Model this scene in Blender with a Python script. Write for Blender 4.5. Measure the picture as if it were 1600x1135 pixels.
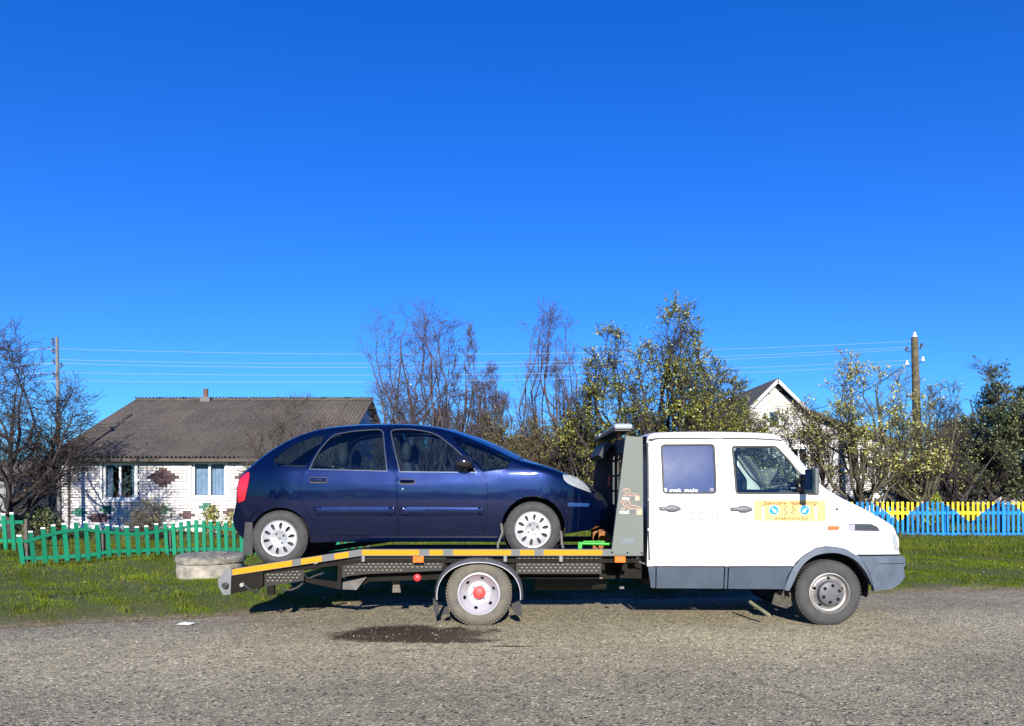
import bpy, math, random
import numpy as np
from mathutils import Vector, Matrix
from mathutils.geometry import delaunay_2d_cdt

for o in list(bpy.data.objects): bpy.data.objects.remove(o)
SC = bpy.context.scene
COL = SC.collection
R = math.radians
PI = math.pi

# ------------------------------------------------------------------ camera, sky, sun, exposure
F = 1155.5            # focal length in photo pixels (1600 wide)
EYE = 1.54            # eye height
HOR = 760.0           # photo row of the horizon
cam = bpy.data.objects.new('camera', bpy.data.cameras.new('camera'))
COL.objects.link(cam)
cam.location = (0, 0, EYE)
cam.rotation_euler = (R(90), 0, 0)
cam.data.sensor_width = 36
cam.data.lens = 36 * F / 1600
cam.data.shift_y = (HOR - 567.5) / 1600
cam.data.clip_end = 2000
SC.camera = cam

SUN_EL, SUN_DX = 21.0, -0.04
EXPO = 1.05
world = bpy.data.worlds.new('World'); SC.world = world
world.use_nodes = True
wn = world.node_tree; wn.nodes.clear()
sky = wn.nodes.new('ShaderNodeTexSky'); sky.sky_type = 'NISHITA'
sky.sun_disc = False
sky.sun_elevation = R(SUN_EL)
sky.sun_rotation = R(180) + math.atan(SUN_DX)
sky.altitude = 150; sky.air_density = 1.0; sky.dust_density = 0.25; sky.ozone_density = 3.0
hs = wn.nodes.new('ShaderNodeHueSaturation'); hs.inputs['Saturation'].default_value = 1.38
bg = wn.nodes.new('ShaderNodeBackground'); bg.inputs['Strength'].default_value = 0.13
wo = wn.nodes.new('ShaderNodeOutputWorld')
# camera response to the blue of the sky, the same over the whole dome
wn.links.new(sky.outputs[0], hs.inputs['Color'])
sp_ = wn.nodes.new('ShaderNodeSeparateColor'); cb_ = wn.nodes.new('ShaderNodeCombineColor'); wn.links.new(hs.outputs[0], sp_.inputs[0])
for ch_, (ga_, mu_) in enumerate(((.674, .205), (.898, .545), (.90, 1.06))):
    k_ = .13 * 1.464
    m1_ = wn.nodes.new('ShaderNodeMath'); m1_.operation = 'MULTIPLY'; m1_.inputs[1].default_value = k_
    m0_ = wn.nodes.new('ShaderNodeMath'); m0_.operation = 'MAXIMUM'; m0_.inputs[1].default_value = .004
    m2_ = wn.nodes.new('ShaderNodeMath'); m2_.operation = 'POWER'; m2_.inputs[1].default_value = ga_
    m3_ = wn.nodes.new('ShaderNodeMath'); m3_.operation = 'MULTIPLY'; m3_.inputs[1].default_value = mu_ / (.13 * 2 ** EXPO)
    wn.links.new(sp_.outputs[ch_], m1_.inputs[0]); wn.links.new(m1_.outputs[0], m0_.inputs[0]); wn.links.new(m0_.outputs[0], m2_.inputs[0]); wn.links.new(m2_.outputs[0], m3_.inputs[0]); wn.links.new(m3_.outputs[0], cb_.inputs[ch_])
wn.links.new(cb_.outputs[0], bg.inputs[0]); wn.links.new(bg.outputs[0], wo.inputs[0])

sun = bpy.data.objects.new('sun', bpy.data.lights.new('sun', 'SUN'))
COL.objects.link(sun)
sun.data.energy = 4.6; sun.data.angle = R(0.5); sun.data.color = (1.0, 0.94, 0.84)
sd = Vector((SUN_DX, 1.0, -math.tan(R(SUN_EL)) * math.hypot(1, SUN_DX)))
sun.rotation_euler = sd.to_track_quat('-Z', 'Y').to_euler()
sun.location = (-3, -20, 12)
SC.view_settings.view_transform = 'Standard'
SC.view_settings.look = 'None'
SC.view_settings.exposure = EXPO
SC.view_settings.gamma = 1
SC.view_settings.use_curve_mapping = False
SC.cycles.max_bounces = 8
SC.cycles.transparent_max_bounces = 24
SC.cycles.glossy_bounces = 4

# ------------------------------------------------------------------ helpers
def at(px, py, Y):
    return Vector(((px - 800) / F * Y, Y, EYE - (py - HOR) / F * Y))
def gy(py): return EYE * F / (py - HOR)
def put(o, parent=None):
    COL.objects.link(o)
    if parent is not None: o.parent = parent
    return o
def thing(name, label, cat, loc=(0, 0, 0), group=None):
    o = bpy.data.objects.new(name, None); COL.objects.link(o)
    o.empty_display_size = .2
    o.location = loc; o['label'] = label; o['category'] = cat
    if group: o['group'] = group
    return o
def tag(o, label=None, cat=None, group=None, kind=None):
    if label: o['label'] = label
    if cat: o['category'] = cat
    if group: o['group'] = group
    if kind: o['kind'] = kind
    return o
def bevel(o, w=.005, seg=2, ang=40):
    m = o.modifiers.new('bevel', 'BEVEL'); m.width = w; m.segments = seg
    m.limit_method = 'ANGLE'; m.angle_limit = R(ang); m.harden_normals = True
    return o

class MB:
    """collects geometry in world coordinates; build() stores it relative to the parent thing"""
    def __init__(s): s.v = []; s.f = []; s.m = []; s.sm = []
    def add(s, vs, fs, mi=0, smooth=False):
        n = len(s.v); s.v += [tuple(v) for v in vs]
        for f in fs:
            s.f.append([n + i for i in f]); s.m.append(mi); s.sm.append(smooth)
        return s
    def box(s, x0, x1, y0, y1, z0, z1, mi=0):
        vs = [(x, y, z) for z in (z0, z1) for y in (y0, y1) for x in (x0, x1)]
        return s.add(vs, [(0, 2, 3, 1), (4, 5, 7, 6), (0, 1, 5, 4), (2, 6, 7, 3), (0, 4, 6, 2), (1, 3, 7, 5)], mi)
    def hexa(s, q0, q1, mi=0):
        """two quads (4 points each) joined"""
        return s.add(list(q0) + list(q1), [(3, 2, 1, 0), (4, 5, 6, 7), (0, 1, 5, 4), (1, 2, 6, 5), (2, 3, 7, 6), (3, 0, 4, 7)], mi)
    def bar(s, a, b, w, h=None, up=(0, 0, 1), mi=0):
        a = Vector(a); b = Vector(b); h = h or w
        d = (b - a).normalized(); u = Vector(up)
        if abs(d.dot(u)) > .98: u = Vector((0, 1, 0))
        r = d.cross(u).normalized(); u = r.cross(d)
        q = lambda p: [p + r * w / 2 + u * h / 2, p - r * w / 2 + u * h / 2, p - r * w / 2 - u * h / 2, p + r * w / 2 - u * h / 2]
        return s.hexa(q(a), q(b), mi)
    def tube(s, pts, rad, n=8, mi=0, cap=True):
        pts = [Vector(p) for p in pts]
        if not hasattr(rad, '__len__'): rad = [rad] * len(pts)
        vs = []; fs = []
        ref = None
        for i, p in enumerate(pts):
            d = (pts[min(i + 1, len(pts) - 1)] - pts[max(i - 1, 0)]).normalized()
            if ref is None: ref = Vector((0, 0, 1)) if abs(d.z) < .9 else Vector((1, 0, 0))
            r = d.cross(ref).normalized(); u = r.cross(d).normalized(); ref = u
            for k in range(n):
                a = 2 * PI * k / n
                vs.append(p + (r * math.cos(a) + u * math.sin(a)) * rad[i])
        for i in range(len(pts) - 1):
            for k in range(n):
                k2 = (k + 1) % n
                fs.append((i * n + k, i * n + k2, (i + 1) * n + k2, (i + 1) * n + k))
        if cap: fs.append(list(range(n))[::-1]); fs.append([(len(pts) - 1) * n + k for k in range(n)])
        return s.add(vs, fs, mi, True)
    def lathe(s, prof, c, axis='Y', n=48, mi=0, a0=0, a1=2 * PI):
        """prof = [(r, h)], revolved round an axis through c"""
        full = abs(a1 - a0 - 2 * PI) < 1e-6
        m = n if full else n + 1
        vs = []; fs = []
        for (r, h) in prof:
            for k in range(m):
                a = a0 + (a1 - a0) * k / n
                if axis == 'Y': vs.append((c[0] + r * math.cos(a), c[1] + h, c[2] + r * math.sin(a)))
                elif axis == 'Z': vs.append((c[0] + r * math.cos(a), c[1] + r * math.sin(a), c[2] + h))
                else: vs.append((c[0] + h, c[1] + r * math.cos(a), c[2] + r * math.sin(a)))
        for i in range(len(prof) - 1):
            for k in range(n):
                k2 = (k + 1) % m
                fs.append((i * m + k, i * m + k2, (i + 1) * m + k2, (i + 1) * m + k))
        return s.add(vs, fs, mi, True)
    def ball(s, c, r, n=12, mi=0, sc=(1, 1, 1)):
        vs = []; fs = []
        for i in range(n // 2 + 1):
            t = PI * i / (n // 2)
            for k in range(n):
                a = 2 * PI * k / n
                vs.append((c[0] + r * sc[0] * math.sin(t) * math.cos(a), c[1] + r * sc[1] * math.sin(t) * math.sin(a), c[2] + r * sc[2] * math.cos(t)))
        for i in range(n // 2):
            for k in range(n):
                k2 = (k + 1) % n
                fs.append((i * n + k, i * n + k2, (i + 1) * n + k2, (i + 1) * n + k))
        return s.add(vs, fs, mi, True)
    def build(s, name, mats, parent=None, fixn=True, sharp=35):
        me = bpy.data.meshes.new(name)
        org = parent_world(parent)
        me.from_pydata([(v[0] - org[0], v[1] - org[1], v[2] - org[2]) for v in s.v], [], s.f)
        if not isinstance(mats, (list, tuple)): mats = [mats]
        for m in mats: me.materials.append(m)
        me.polygons.foreach_set('material_index', s.m)
        me.polygons.foreach_set('use_smooth', s.sm)
        me.update()
        if fixn:
            import bmesh
            bm = bmesh.new(); bm.from_mesh(me)
            bmesh.ops.remove_doubles(bm, verts=bm.verts, dist=1e-5)
            bmesh.ops.recalc_face_normals(bm, faces=bm.faces)
            bm.to_mesh(me); bm.free()
        if any(s.sm) and sharp:
            me.set_sharp_from_angle(angle=R(sharp))
        return put(bpy.data.objects.new(name, me), parent)

def parent_world(p):
    v = Vector((0, 0, 0))
    while p is not None:
        v += Vector(p.location); p = p.parent
    return v

def npmesh(name, V, Fq, mat, parent=None, smooth=False):
    """fast mesh from numpy arrays; Fq (n,3) or (n,4)"""
    org = parent_world(parent)
    V = np.asarray(V, dtype=np.float32) - np.array(org, dtype=np.float32)
    Fq = np.asarray(Fq, dtype=np.int32)
    me = bpy.data.meshes.new(name)
    k = Fq.shape[1]
    me.vertices.add(len(V)); me.vertices.foreach_set('co', V.ravel())
    me.loops.add(Fq.size); me.loops.foreach_set('vertex_index', Fq.ravel())
    me.polygons.add(len(Fq))
    me.polygons.foreach_set('loop_start', np.arange(0, Fq.size, k, dtype=np.int32))
    me.polygons.foreach_set('loop_total', np.full(len(Fq), k, dtype=np.int32))
    if smooth: me.polygons.foreach_set('use_smooth', np.ones(len(Fq), dtype=bool))
    for m in (mat if isinstance(mat, (list, tuple)) else [mat]): me.materials.append(m)
    me.update(calc_edges=True)
    return put(bpy.data.objects.new(name, me), parent)

def spl(pts, n=6, closed=False):
    """Catmull-Rom through the points"""
    P = [np.array(p, float) for p in pts]
    out = []
    N = len(P)
    rng = range(N if closed else N - 1)
    for i in rng:
        p1 = P[i]; p2 = P[(i + 1) % N]
        p0 = P[i - 1] if (i > 0 or closed) else p1
        p3 = P[(i + 2) % N] if (i + 2 < N or closed) else p2
        for k in range(n):
            t = k / n
            out.append(tuple(.5 * ((2 * p1) + (-p0 + p2) * t + (2 * p0 - 5 * p1 + 4 * p2 - p3) * t * t + (-p0 + 3 * p1 - 3 * p2 + p3) * t ** 3)))
    if not closed: out.append(tuple(P[-1]))
    return out
def chaik(pts, it=2, closed=True):
    for _ in range(it):
        q = []
        N = len(pts)
        for i in range(N if closed else N - 1):
            a = np.array(pts[i]); b = np.array(pts[(i + 1) % N])
            q += [tuple(a * .75 + b * .25), tuple(a * .25 + b * .75)]
        pts = q
    return pts
def rounded(poly, r, n=4):
    """round the corners of a polygon by r"""
    out = []; N = len(poly)
    for i in range(N):
        p = np.array(poly[i], float); a = np.array(poly[i - 1], float); b = np.array(poly[(i + 1) % N], float)
        da = a - p; db = b - p; la = np.linalg.norm(da); lb = np.linalg.norm(db)
        q = min(r, la * .45, lb * .45)
        s = p + da / la * q; e = p + db / lb * q
        for k in range(n + 1):
            t = k / n
            out.append(tuple((1 - t) ** 2 * s + 2 * t * (1 - t) * p + t * t * e))
    return out
def circ(cx, cz, r, n=24, a0=0, a1=2 * PI, rz=None):
    full = abs(abs(a1 - a0) - 2 * PI) < 1e-6
    m = n if full else n + 1
    return [(cx + r * math.cos(a0 + (a1 - a0) * k / n), cz + (rz or r) * math.sin(a0 + (a1 - a0) * k / n)) for k in range(m)]
def inpoly(P, poly):
    x = P[:, 0][:, None]; y = P[:, 1][:, None]
    A = np.array(poly, float); B = np.roll(A, -1, 0)
    c = ((A[:, 1] > y) != (B[:, 1] > y)) & (x < (B[:, 0] - A[:, 0]) * (y - A[:, 1]) / (B[:, 1] - A[:, 1] + 1e-18) + A[:, 0])
    return c.sum(1) % 2 == 1
def segdist(P, poly, closed=True):
    A = np.array(poly, float); B = np.roll(A, -1, 0)
    if not closed: A = A[:-1]; B = B[:-1]
    D = B - A; L = (D ** 2).sum(1) + 1e-18
    out = np.full(len(P), 1e9)
    for a, d, l in zip(A, D, L):
        t = np.clip(((P - a) @ d) / l, 0, 1)
        out = np.minimum(out, np.hypot(*(P - a - t[:, None] * d).T))
    return out
def resamp(poly, step, closed=True):
    out = []
    N = len(poly)
    for i in range(N if closed else N - 1):
        a = np.array(poly[i], float); b = np.array(poly[(i + 1) % N], float)
        L = np.linalg.norm(b - a)
        if L < 1e-4: continue
        k = max(1, int(math.ceil(L / step)))
        for j in range(k): out.append(tuple(a + (b - a) * j / k))
    if not closed: out.append(tuple(poly[-1]))
    return out
def area(poly):
    A = np.array(poly); B = np.roll(A, -1, 0)
    return .5 * (A[:, 0] * B[:, 1] - B[:, 0] * A[:, 1]).sum()
def shrink(poly, d):
    """move a polygon's outline inwards by d (outwards when negative)"""
    P = np.array([p for i, p in enumerate(poly) if math.dist(p, poly[i - 1]) > 1e-5], float)
    s = 1 if area(P) > 0 else -1
    e1 = P - np.roll(P, 1, 0); e2 = np.roll(P, -1, 0) - P
    e1 /= np.linalg.norm(e1, axis=1)[:, None]; e2 /= np.linalg.norm(e2, axis=1)[:, None]
    n1 = np.stack([-e1[:, 1], e1[:, 0]], 1); n2 = np.stack([-e2[:, 1], e2[:, 0]], 1)
    n = n1 + n2; l = np.linalg.norm(n, axis=1); l[l < .3] = .3
    n /= l[:, None]; c = np.clip((n * n1).sum(1), .5, 1)
    return [tuple(p) for p in P + s * n * (d / c)[:, None]]

def panel(name, outline, holes, depth, mat, parent, step=.04, thick=.02, extra=None, smooth=True, back=False, sgn=1, ostep=None):
    """sheet with a free outline and holes in side view (x, z), bent by depth(x, z) -> y, with turned-in edges"""
    ol = resamp(outline, ostep or step)
    hs_ = [resamp(h, ostep or step) for h in holes]
    pts = list(ol); edges = [(i, (i + 1) % len(ol)) for i in range(len(ol))]
    for h in hs_:
        n = len(pts); pts += h
        edges += [(n + i, n + (i + 1) % len(h)) for i in range(len(h))]
    A = np.array(ol)
    if step < 5:
        gx = np.arange(A[:, 0].min() + step / 2, A[:, 0].max(), step); gz = np.arange(A[:, 1].min() + step / 2, A[:, 1].max(), step)
        G = np.array([(x + (step / 2 if j % 2 else 0), z) for j, z in enumerate(gz) for x in gx]).reshape(-1, 2)
        def keep(G, dmin):
            if len(G) == 0: return G
            m = inpoly(G, ol)
            for h in hs_: m &= ~inpoly(G, h)
            G = G[m]
            if len(G) == 0: return G
            d = segdist(G, ol)
            for h in hs_: d = np.minimum(d, segdist(G, h))
            return G[d > dmin]
        G = keep(G, step * .45)
        if extra is not None and len(extra):
            E = keep(np.array(extra, float).reshape(-1, 2), .0025)
            if len(E):
                # drop grid points too near the extra rings
                if len(G):
                    dd = np.min(np.hypot(G[:, None, 0] - E[None, :, 0], G[:, None, 1] - E[None, :, 1]), 1)
                    G = G[dd > step * .4]
                pts += [tuple(e) for e in E]
        pts += [tuple(g) for g in G]
    V, E_, Fs, *_ = delaunay_2d_cdt([Vector(p) for p in pts], edges, [], 0, 1e-6)
    V = np.array([tuple(v) for v in V]); Fs = np.array([tuple(f) for f in Fs if len(f) == 3])
    C = V[Fs].mean(1)
    m = inpoly(C, ol)
    for h in hs_: m &= ~inpoly(C, h)
    Fs = Fs[m]
    y = depth(V[:, 0], V[:, 1]) if callable(depth) else np.full(len(V), float(depth))
    v3 = [(a, b, c) for (a, c), b in zip(V, y)]
    mb = MB()
    # orient towards -y
    fs = []
    for f in Fs:
        a, b, c = V[f]
        cr = (b[0] - a[0]) * (c[1] - a[1]) - (b[1] - a[1]) * (c[0] - a[0])
        fs.append(tuple(f) if cr > 0 else tuple(f[::-1]))
    mb.add(v3, fs, 0, smooth)
    if thick:
        cnt = {}
        for f in fs:
            for i in range(3):
                e = (f[i], f[(i + 1) % 3]); k = (min(e), max(e))
                cnt.setdefault(k, []).append(e)
        n0 = len(mb.v); idx = {}; be = [v[0] for v in cnt.values() if len(v) == 1]
        for e in be:
            for i in e:
                if i not in idx:
                    idx[i] = len(mb.v); p = v3[i]; mb.v.append((p[0], p[1] + thick, p[2]))
        for a, b in be:
            mb.f.append([b, a, idx[a], idx[b]]); mb.m.append(0); mb.sm.append(smooth)
        if back:
            nn = len(mb.v)
            mb.add([(p[0], p[1] + thick, p[2]) for p in v3], [f[::-1] for f in fs], 0, smooth)
    mb.v = [(float(a), float(b), float(c)) for a, b, c in mb.v]
    mb.f = [[int(i) for i in f] for f in mb.f]
    o = mb.build(name, mat, parent, fixn=False, sharp=40)
    return o

def mirror(o, yc, parent=None):
    """a second copy (with its children) mirrored about y = yc (world)"""
    c = o.copy(); COL.objects.link(c)
    if parent is not None: c.parent = parent
    pw = parent_world(c.parent)
    c.scale = (o.scale[0], -o.scale[1], o.scale[2])
    c.location = (o.location[0], 2 * (yc - pw[1]) - o.location[1], o.location[2])
    for ch in [x for x in bpy.data.objects if x.parent == o]:
        d = ch.copy(); COL.objects.link(d); d.parent = c
    return c

# ------------------------------------------------------------------ materials
def new_mat(name):
    m = bpy.data.materials.new(name); m.use_nodes = True
    nt = m.node_tree; nt.nodes.clear()
    out = nt.nodes.new('ShaderNodeOutputMaterial')
    p = nt.nodes.new('ShaderNodeBsdfPrincipled')
    nt.links.new(p.outputs[0], out.inputs[0])
    return m, nt, p, out
def node(nt, t, **kw):
    n = nt.nodes.new(t)
    for k, v in kw.items():
        if k in n.inputs.keys() if hasattr(n.inputs, 'keys') else False: n.inputs[k].default_value = v
        else: setattr(n, k, v)
    return n
def ramp(nt, src, stops):
    r = nt.nodes.new('ShaderNodeValToRGB')
    while len(r.color_ramp.elements) < len(stops): r.color_ramp.elements.new(.5)
    for e, (p, c) in zip(r.color_ramp.elements, stops):
        e.position = p; e.color = (*c, 1) if len(c) == 3 else c
    nt.links.new(src, r.inputs[0])
    return r
def noise(nt, scale, detail=4, rough=.6, coord='Object', dist=0):
    tc = nt.nodes.new('ShaderNodeTexCoord')
    n = nt.nodes.new('ShaderNodeTexNoise')
    n.inputs['Scale'].default_value = scale; n.inputs['Detail'].default_value = detail
    n.inputs['Roughness'].default_value = rough; n.inputs['Distortion'].default_value = dist
    nt.links.new(tc.outputs[coord], n.inputs['Vector'])
    return n
def bumpn(nt, p, src, strength=.3, dist=.01):
    b = nt.nodes.new('ShaderNodeBump'); b.inputs['Strength'].default_value = strength; b.inputs['Distance'].default_value = dist
    nt.links.new(src, b.inputs['Height']); nt.links.new(b.outputs[0], p.inputs['Normal'])
    return b
def mixc(nt, fac, a, b, mode='MIX'):
    m = nt.nodes.new('ShaderNodeMix'); m.data_type = 'RGBA'; m.blend_type = mode
    for i, s in ((0, fac), (6, a), (7, b)):
        if hasattr(s, 'is_output'): nt.links.new(s, m.inputs[i])
        elif i == 0: m.inputs[0].default_value = s
        else: m.inputs[i].default_value = (*s, 1)
    return m.outputs[2]
_mc = {}
def M(name, col, rough=.5, metal=0, var=.15, scale=6, bump=0, bscale=60, coat=0, col2=None, spec=.5, island=False):
    """plain surface with noise variation in colour, roughness and relief"""
    if name in _mc: return _mc[name]
    m, nt, p, out = new_mat(name)
    col2 = col2 or tuple(c * (1 - 2 * var) for c in col)
    n = noise(nt, scale, 6, .65)
    r = ramp(nt, n.outputs['Fac'], [(.35, col2), (.65, col)])
    c = r.outputs[0]
    if island:
        g = nt.nodes.new('ShaderNodeNewGeometry')
        r2 = ramp(nt, g.outputs['Random Per Island'], [(0, (.6, .6, .6)), (1, (1.3, 1.3, 1.3))])
        c = mixc(nt, 1, c, r2.outputs[0], 'MULTIPLY')
    nt.links.new(c, p.inputs['Base Color'])
    rr = nt.nodes.new('ShaderNodeMapRange')
    rr.inputs['To Min'].default_value = max(0, rough - .08); rr.inputs['To Max'].default_value = min(1, rough + .12)
    nt.links.new(n.outputs['Fac'], rr.inputs[0]); nt.links.new(rr.outputs[0], p.inputs['Roughness'])
    p.inputs['Metallic'].default_value = metal
    p.inputs['Coat Weight'].default_value = coat; p.inputs['Coat Roughness'].default_value = .03
    p.inputs['Specular IOR Level'].default_value = spec
    if bump:
        b = noise(nt, bscale, 5, .6); bumpn(nt, p, b.outputs['Fac'], bump, .01)
    _mc[name] = m
    return m
def M_glass(name, tint, refl=.9, rough=.0, dark=1):
    m, nt, p, out = new_mat(name)
    nt.nodes.remove(p)
    tr = nt.nodes.new('ShaderNodeBsdfTransparent'); tr.inputs[0].default_value = (*tint, 1)
    gl = nt.nodes.new('ShaderNodeBsdfGlossy'); gl.inputs['Roughness'].default_value = rough
    gl.inputs[0].default_value = (refl, refl, refl, 1)
    lw = nt.nodes.new('ShaderNodeLayerWeight'); lw.inputs[0].default_value = .5
    pw = nt.nodes.new('ShaderNodeMath'); pw.operation = 'POWER'; pw.inputs[1].default_value = 4
    nt.links.new(lw.outputs['Facing'], pw.inputs[0])
    fr = nt.nodes.new('ShaderNodeMath'); fr.operation = 'MULTIPLY_ADD'; fr.inputs[1].default_value = .85; fr.inputs[2].default_value = .06
    nt.links.new(pw.outputs[0], fr.inputs[0])
    mx = nt.nodes.new('ShaderNodeMixShader')
    nt.links.new(fr.outputs[0], mx.inputs[0]); nt.links.new(tr.outputs[0], mx.inputs[1]); nt.links.new(gl.outputs[0], mx.inputs[2])
    nt.links.new(mx.outputs[0], out.inputs[0])
    return m

def van_paint_mat():
    m, nt, p, out = new_mat('white_van_paint')
    n = noise(nt, 1.3, 8, .7); f_ = noise(nt, 22, 6, .8)
    tc = nt.nodes.new('ShaderNodeNewGeometry'); sx = nt.nodes.new('ShaderNodeSeparateXYZ'); nt.links.new(tc.outputs['Position'], sx.inputs[0])
    hr = nt.nodes.new('ShaderNodeMapRange'); hr.inputs['From Min'].default_value = .60; hr.inputs['From Max'].default_value = 1.15; hr.inputs['To Min'].default_value = 1; hr.inputs['To Max'].default_value = .22
    nt.links.new(sx.outputs[2], hr.inputs[0])
    sp = ramp(nt, f_.outputs['Fac'], [(.46, (0, 0, 0)), (.70, (.8, .8, .8))])
    mu = nt.nodes.new('ShaderNodeMath'); mu.operation = 'MULTIPLY'; nt.links.new(hr.outputs[0], mu.inputs[0]); nt.links.new(sp.outputs[0], mu.inputs[1])
    b = ramp(nt, n.outputs['Fac'], [(.35, (.63, .63, .62)), (.65, (.69, .69, .685))])
    nt.links.new(mixc(nt, mu.outputs[0], b.outputs[0], (.40, .36, .30)), p.inputs['Base Color'])
    rr = ramp(nt, n.outputs['Fac'], [(.3, (.28,) * 3), (.7, (.42,) * 3)]); nt.links.new(rr.outputs[0], p.inputs['Roughness'])
    p.inputs['Coat Weight'].default_value = .5; p.inputs['Coat Roughness'].default_value = .08
    return m
white_paint = van_paint_mat()
def car_paint_mat():
    m, nt, p, out = new_mat('dark_blue_metallic_paint')
    v = nt.nodes.new('ShaderNodeTexVoronoi'); v.inputs['Scale'].default_value = 900
    tc = nt.nodes.new('ShaderNodeTexCoord'); nt.links.new(tc.outputs['Object'], v.inputs['Vector'])
    r = ramp(nt, v.outputs['Distance'], [(0, (.0006, .0070, .050)), (1, (.0003, .002, .015))])
    n = noise(nt, 2.2, 6, .7)
    dust = ramp(nt, n.outputs['Fac'], [(.5, (0, 0, 0)), (.85, (.035, .035, .035))])
    c = mixc(nt, dust.outputs[0], r.outputs[0], (.10, .10, .11))
    nt.links.new(c, p.inputs['Base Color'])
    p.inputs['Metallic'].default_value = .6; p.inputs['Specular IOR Level'].default_value = .1
    n2 = noise(nt, 5, 5, .7)
    rr = ramp(nt, n2.outputs['Fac'], [(.3, (.30,) * 3), (.75, (.40,) * 3)])
    nt.links.new(rr.outputs[0], p.inputs['Roughness'])
    p.inputs['Coat Weight'].default_value = 1; p.inputs['Coat Roughness'].default_value = .05
    return m
blue_paint = car_paint_mat()
black_plastic = M('black_plastic', (.02, .02, .022), .45, 0, .2, 20, bump=.05, bscale=300)
seal = M('rubber_seal', (.012, .012, .013), .6, 0, .2, 20)
dark_steel = M('dark_painted_steel', (.010, .0085, .007), .7, 0, .3, 7, bump=.15, bscale=80, col2=(.005, .004, .003), spec=.15)
under_black = M('underbody_black', (.012, .012, .012), .8, 0, .3, 5, bump=.2, bscale=40)
galv = M('galvanised_steel', (.10, .105, .105), .55, .25, .08, 9, bump=.03, bscale=120)
grey_steel = M('grey_primer_steel', (.16, .165, .17), .5, .35, .12, 8, bump=.05, bscale=90)
panel_grey = M('greenish_grey_paint', (.105, .12, .106), .6, .0, .06, 4, bump=.03, bscale=60)
skirt_grey = M('grey_skirt_paint', (.050, .070, .096), .6, 0, .14, 5, bump=.04, bscale=200, spec=.25)
flare_grey = M('grey_plastic_flare', (.090, .112, .148), .6, 0, .14, 6, bump=.06, bscale=200, spec=.3)
tyre_m = M('tyre_rubber', (.060, .060, .060), .85, 0, .16, 9, bump=.12, bscale=150, spec=.25)
TD = 1
tyre_dirty = M('dusty_tyre_rubber', (.125, .11, .082), .9, 0, .12, 8, bump=.2, bscale=120, col2=(.075, .070, .060))
alloy = M('silver_alloy', (.38, .38, .40), .32, .5, .04, 10)
rim_white = M('silver_white_steel_rim', (.42, .43, .46), .42, .25, .06, 12)
rim_dull = M('dull_steel_rim', (.26, .25, .24), .4, .5, .16, 12)
red_cap = M('faded_red_plastic', (.62, .05, .05), .5, 0, .12, 20)
yellow_tape = M('yellow_reflective_tape', (.56, .225, .002), .6, 0, .05, 60, col2=(.50, .19, .002), spec=.2)
orange_lens = M('orange_lens', (.72, .15, .008), .2, 0, .1, 60, coat=.5)
dull_orange = M('faded_orange_lens', (.55, .13, .04), .3, 0, .1, 60)
red_lens = M('red_lens', (.55, .008, .02), .12, 0, .1, 40, coat=1)
clear_lens = M('clear_lens', (.40, .43, .46), .08, .3, .05, 60, coat=1)
chrome = M('chrome_trim', (.62, .62, .62), .14, 1, .05, 30)
car_glass = M_glass('tinted_car_glass', (.50, .62, .62))
cab_glass = M_glass('clear_cab_glass', (.78, .92, .90))
tint_film = M('dark_blue_window_film', (.042, .056, .125), .12, 0, .05, 1.2, coat=1)
seat_m = M('dark_seat_fabric', (.06, .065, .075), .9, 0, .2, 30)
trim_m = M('interior_trim', (.03, .034, .04), .8, 0, .2, 10)
green_paint = M('bright_green_paint', (.012, .30, .012), .4, 0, .1, 10)
rust = M('rusty_iron', (.28, .11, .035), .85, 0, .25, 20, bump=.3)
# ------------------------------------------------------------------ ground, road, verge
EDGE_PX = [(-400, 1022), (-200, 1000), (0, 982), (150, 974), (300, 965), (430, 957), (560, 946), (640, 941), (800, 938), (1000, 935), (1200, 930), (1400, 925), (1600, 922), (2000, 916)]
EX = []; EY = []
for px, py in EDGE_PX:
    Y = gy(py); EX.append((px - 800) / F * Y); EY.append(Y)
EX = np.array([EX[0] - 120] + EX + [EX[-1] + 120]); EY = np.array([EY[0] - 26] + EY + [EY[-1] + 16])
def sn(x, y, s, k):
    return np.sin(x * s + k) * np.cos(y * s * 1.3 + k * 2.1) + .5 * np.sin(x * s * 2.3 + y * s * 1.7 + k)
def edge_y(x): return np.interp(x, EX, EY) + .05 * np.sin(x * 2.1) + .035 * np.sin(x * 5.3 + 1) + .02 * np.sin(x * 13 + 2) + .012 * np.sin(x * 29)
def gz(x, y):
    x = np.asarray(x, float); y = np.asarray(y, float)
    d = y - edge_y(x)
    t = np.clip(d / 1.2, 0, 1); t = t * t * (3 - 2 * t)
    bump = .03 * sn(x, y, .9, 1) + .015 * sn(x, y, 2.7, 3)
    return np.where(d < 0, -.03, -.03 + .05 * np.clip(d / .12, 0, 1) + t * (.05 + bump))
def gzf(x, y): return float(gz(x, y))
def axis(dense0, dense1, st, far0, far1):
    mid = np.arange(dense0, dense1, st)
    up = [dense1]; s = st
    while up[-1] < far1: s *= 1.35; up.append(up[-1] + s)
    dn = [dense0]; s = st
    while dn[-1] > far0: s *= 1.35; dn.append(dn[-1] - s)
    return np.array(sorted(set(dn[1:] + list(mid) + up)))
gx_ = axis(-16, 18, .14, -500, 500); gy_ = axis(7, 24, .12, -120, 700)
XX, YY = np.meshgrid(gx_, gy_); ZZ = gz(XX, YY)
V = np.stack([XX, YY, ZZ], -1).reshape(-1, 3)
nx = len(gx_); ny = len(gy_)
I = (np.arange(ny - 1)[:, None] * nx + np.arange(nx - 1)[None]).ravel()
FQ = np.stack([I, I + 1, I + nx + 1, I + nx], 1)
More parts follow.
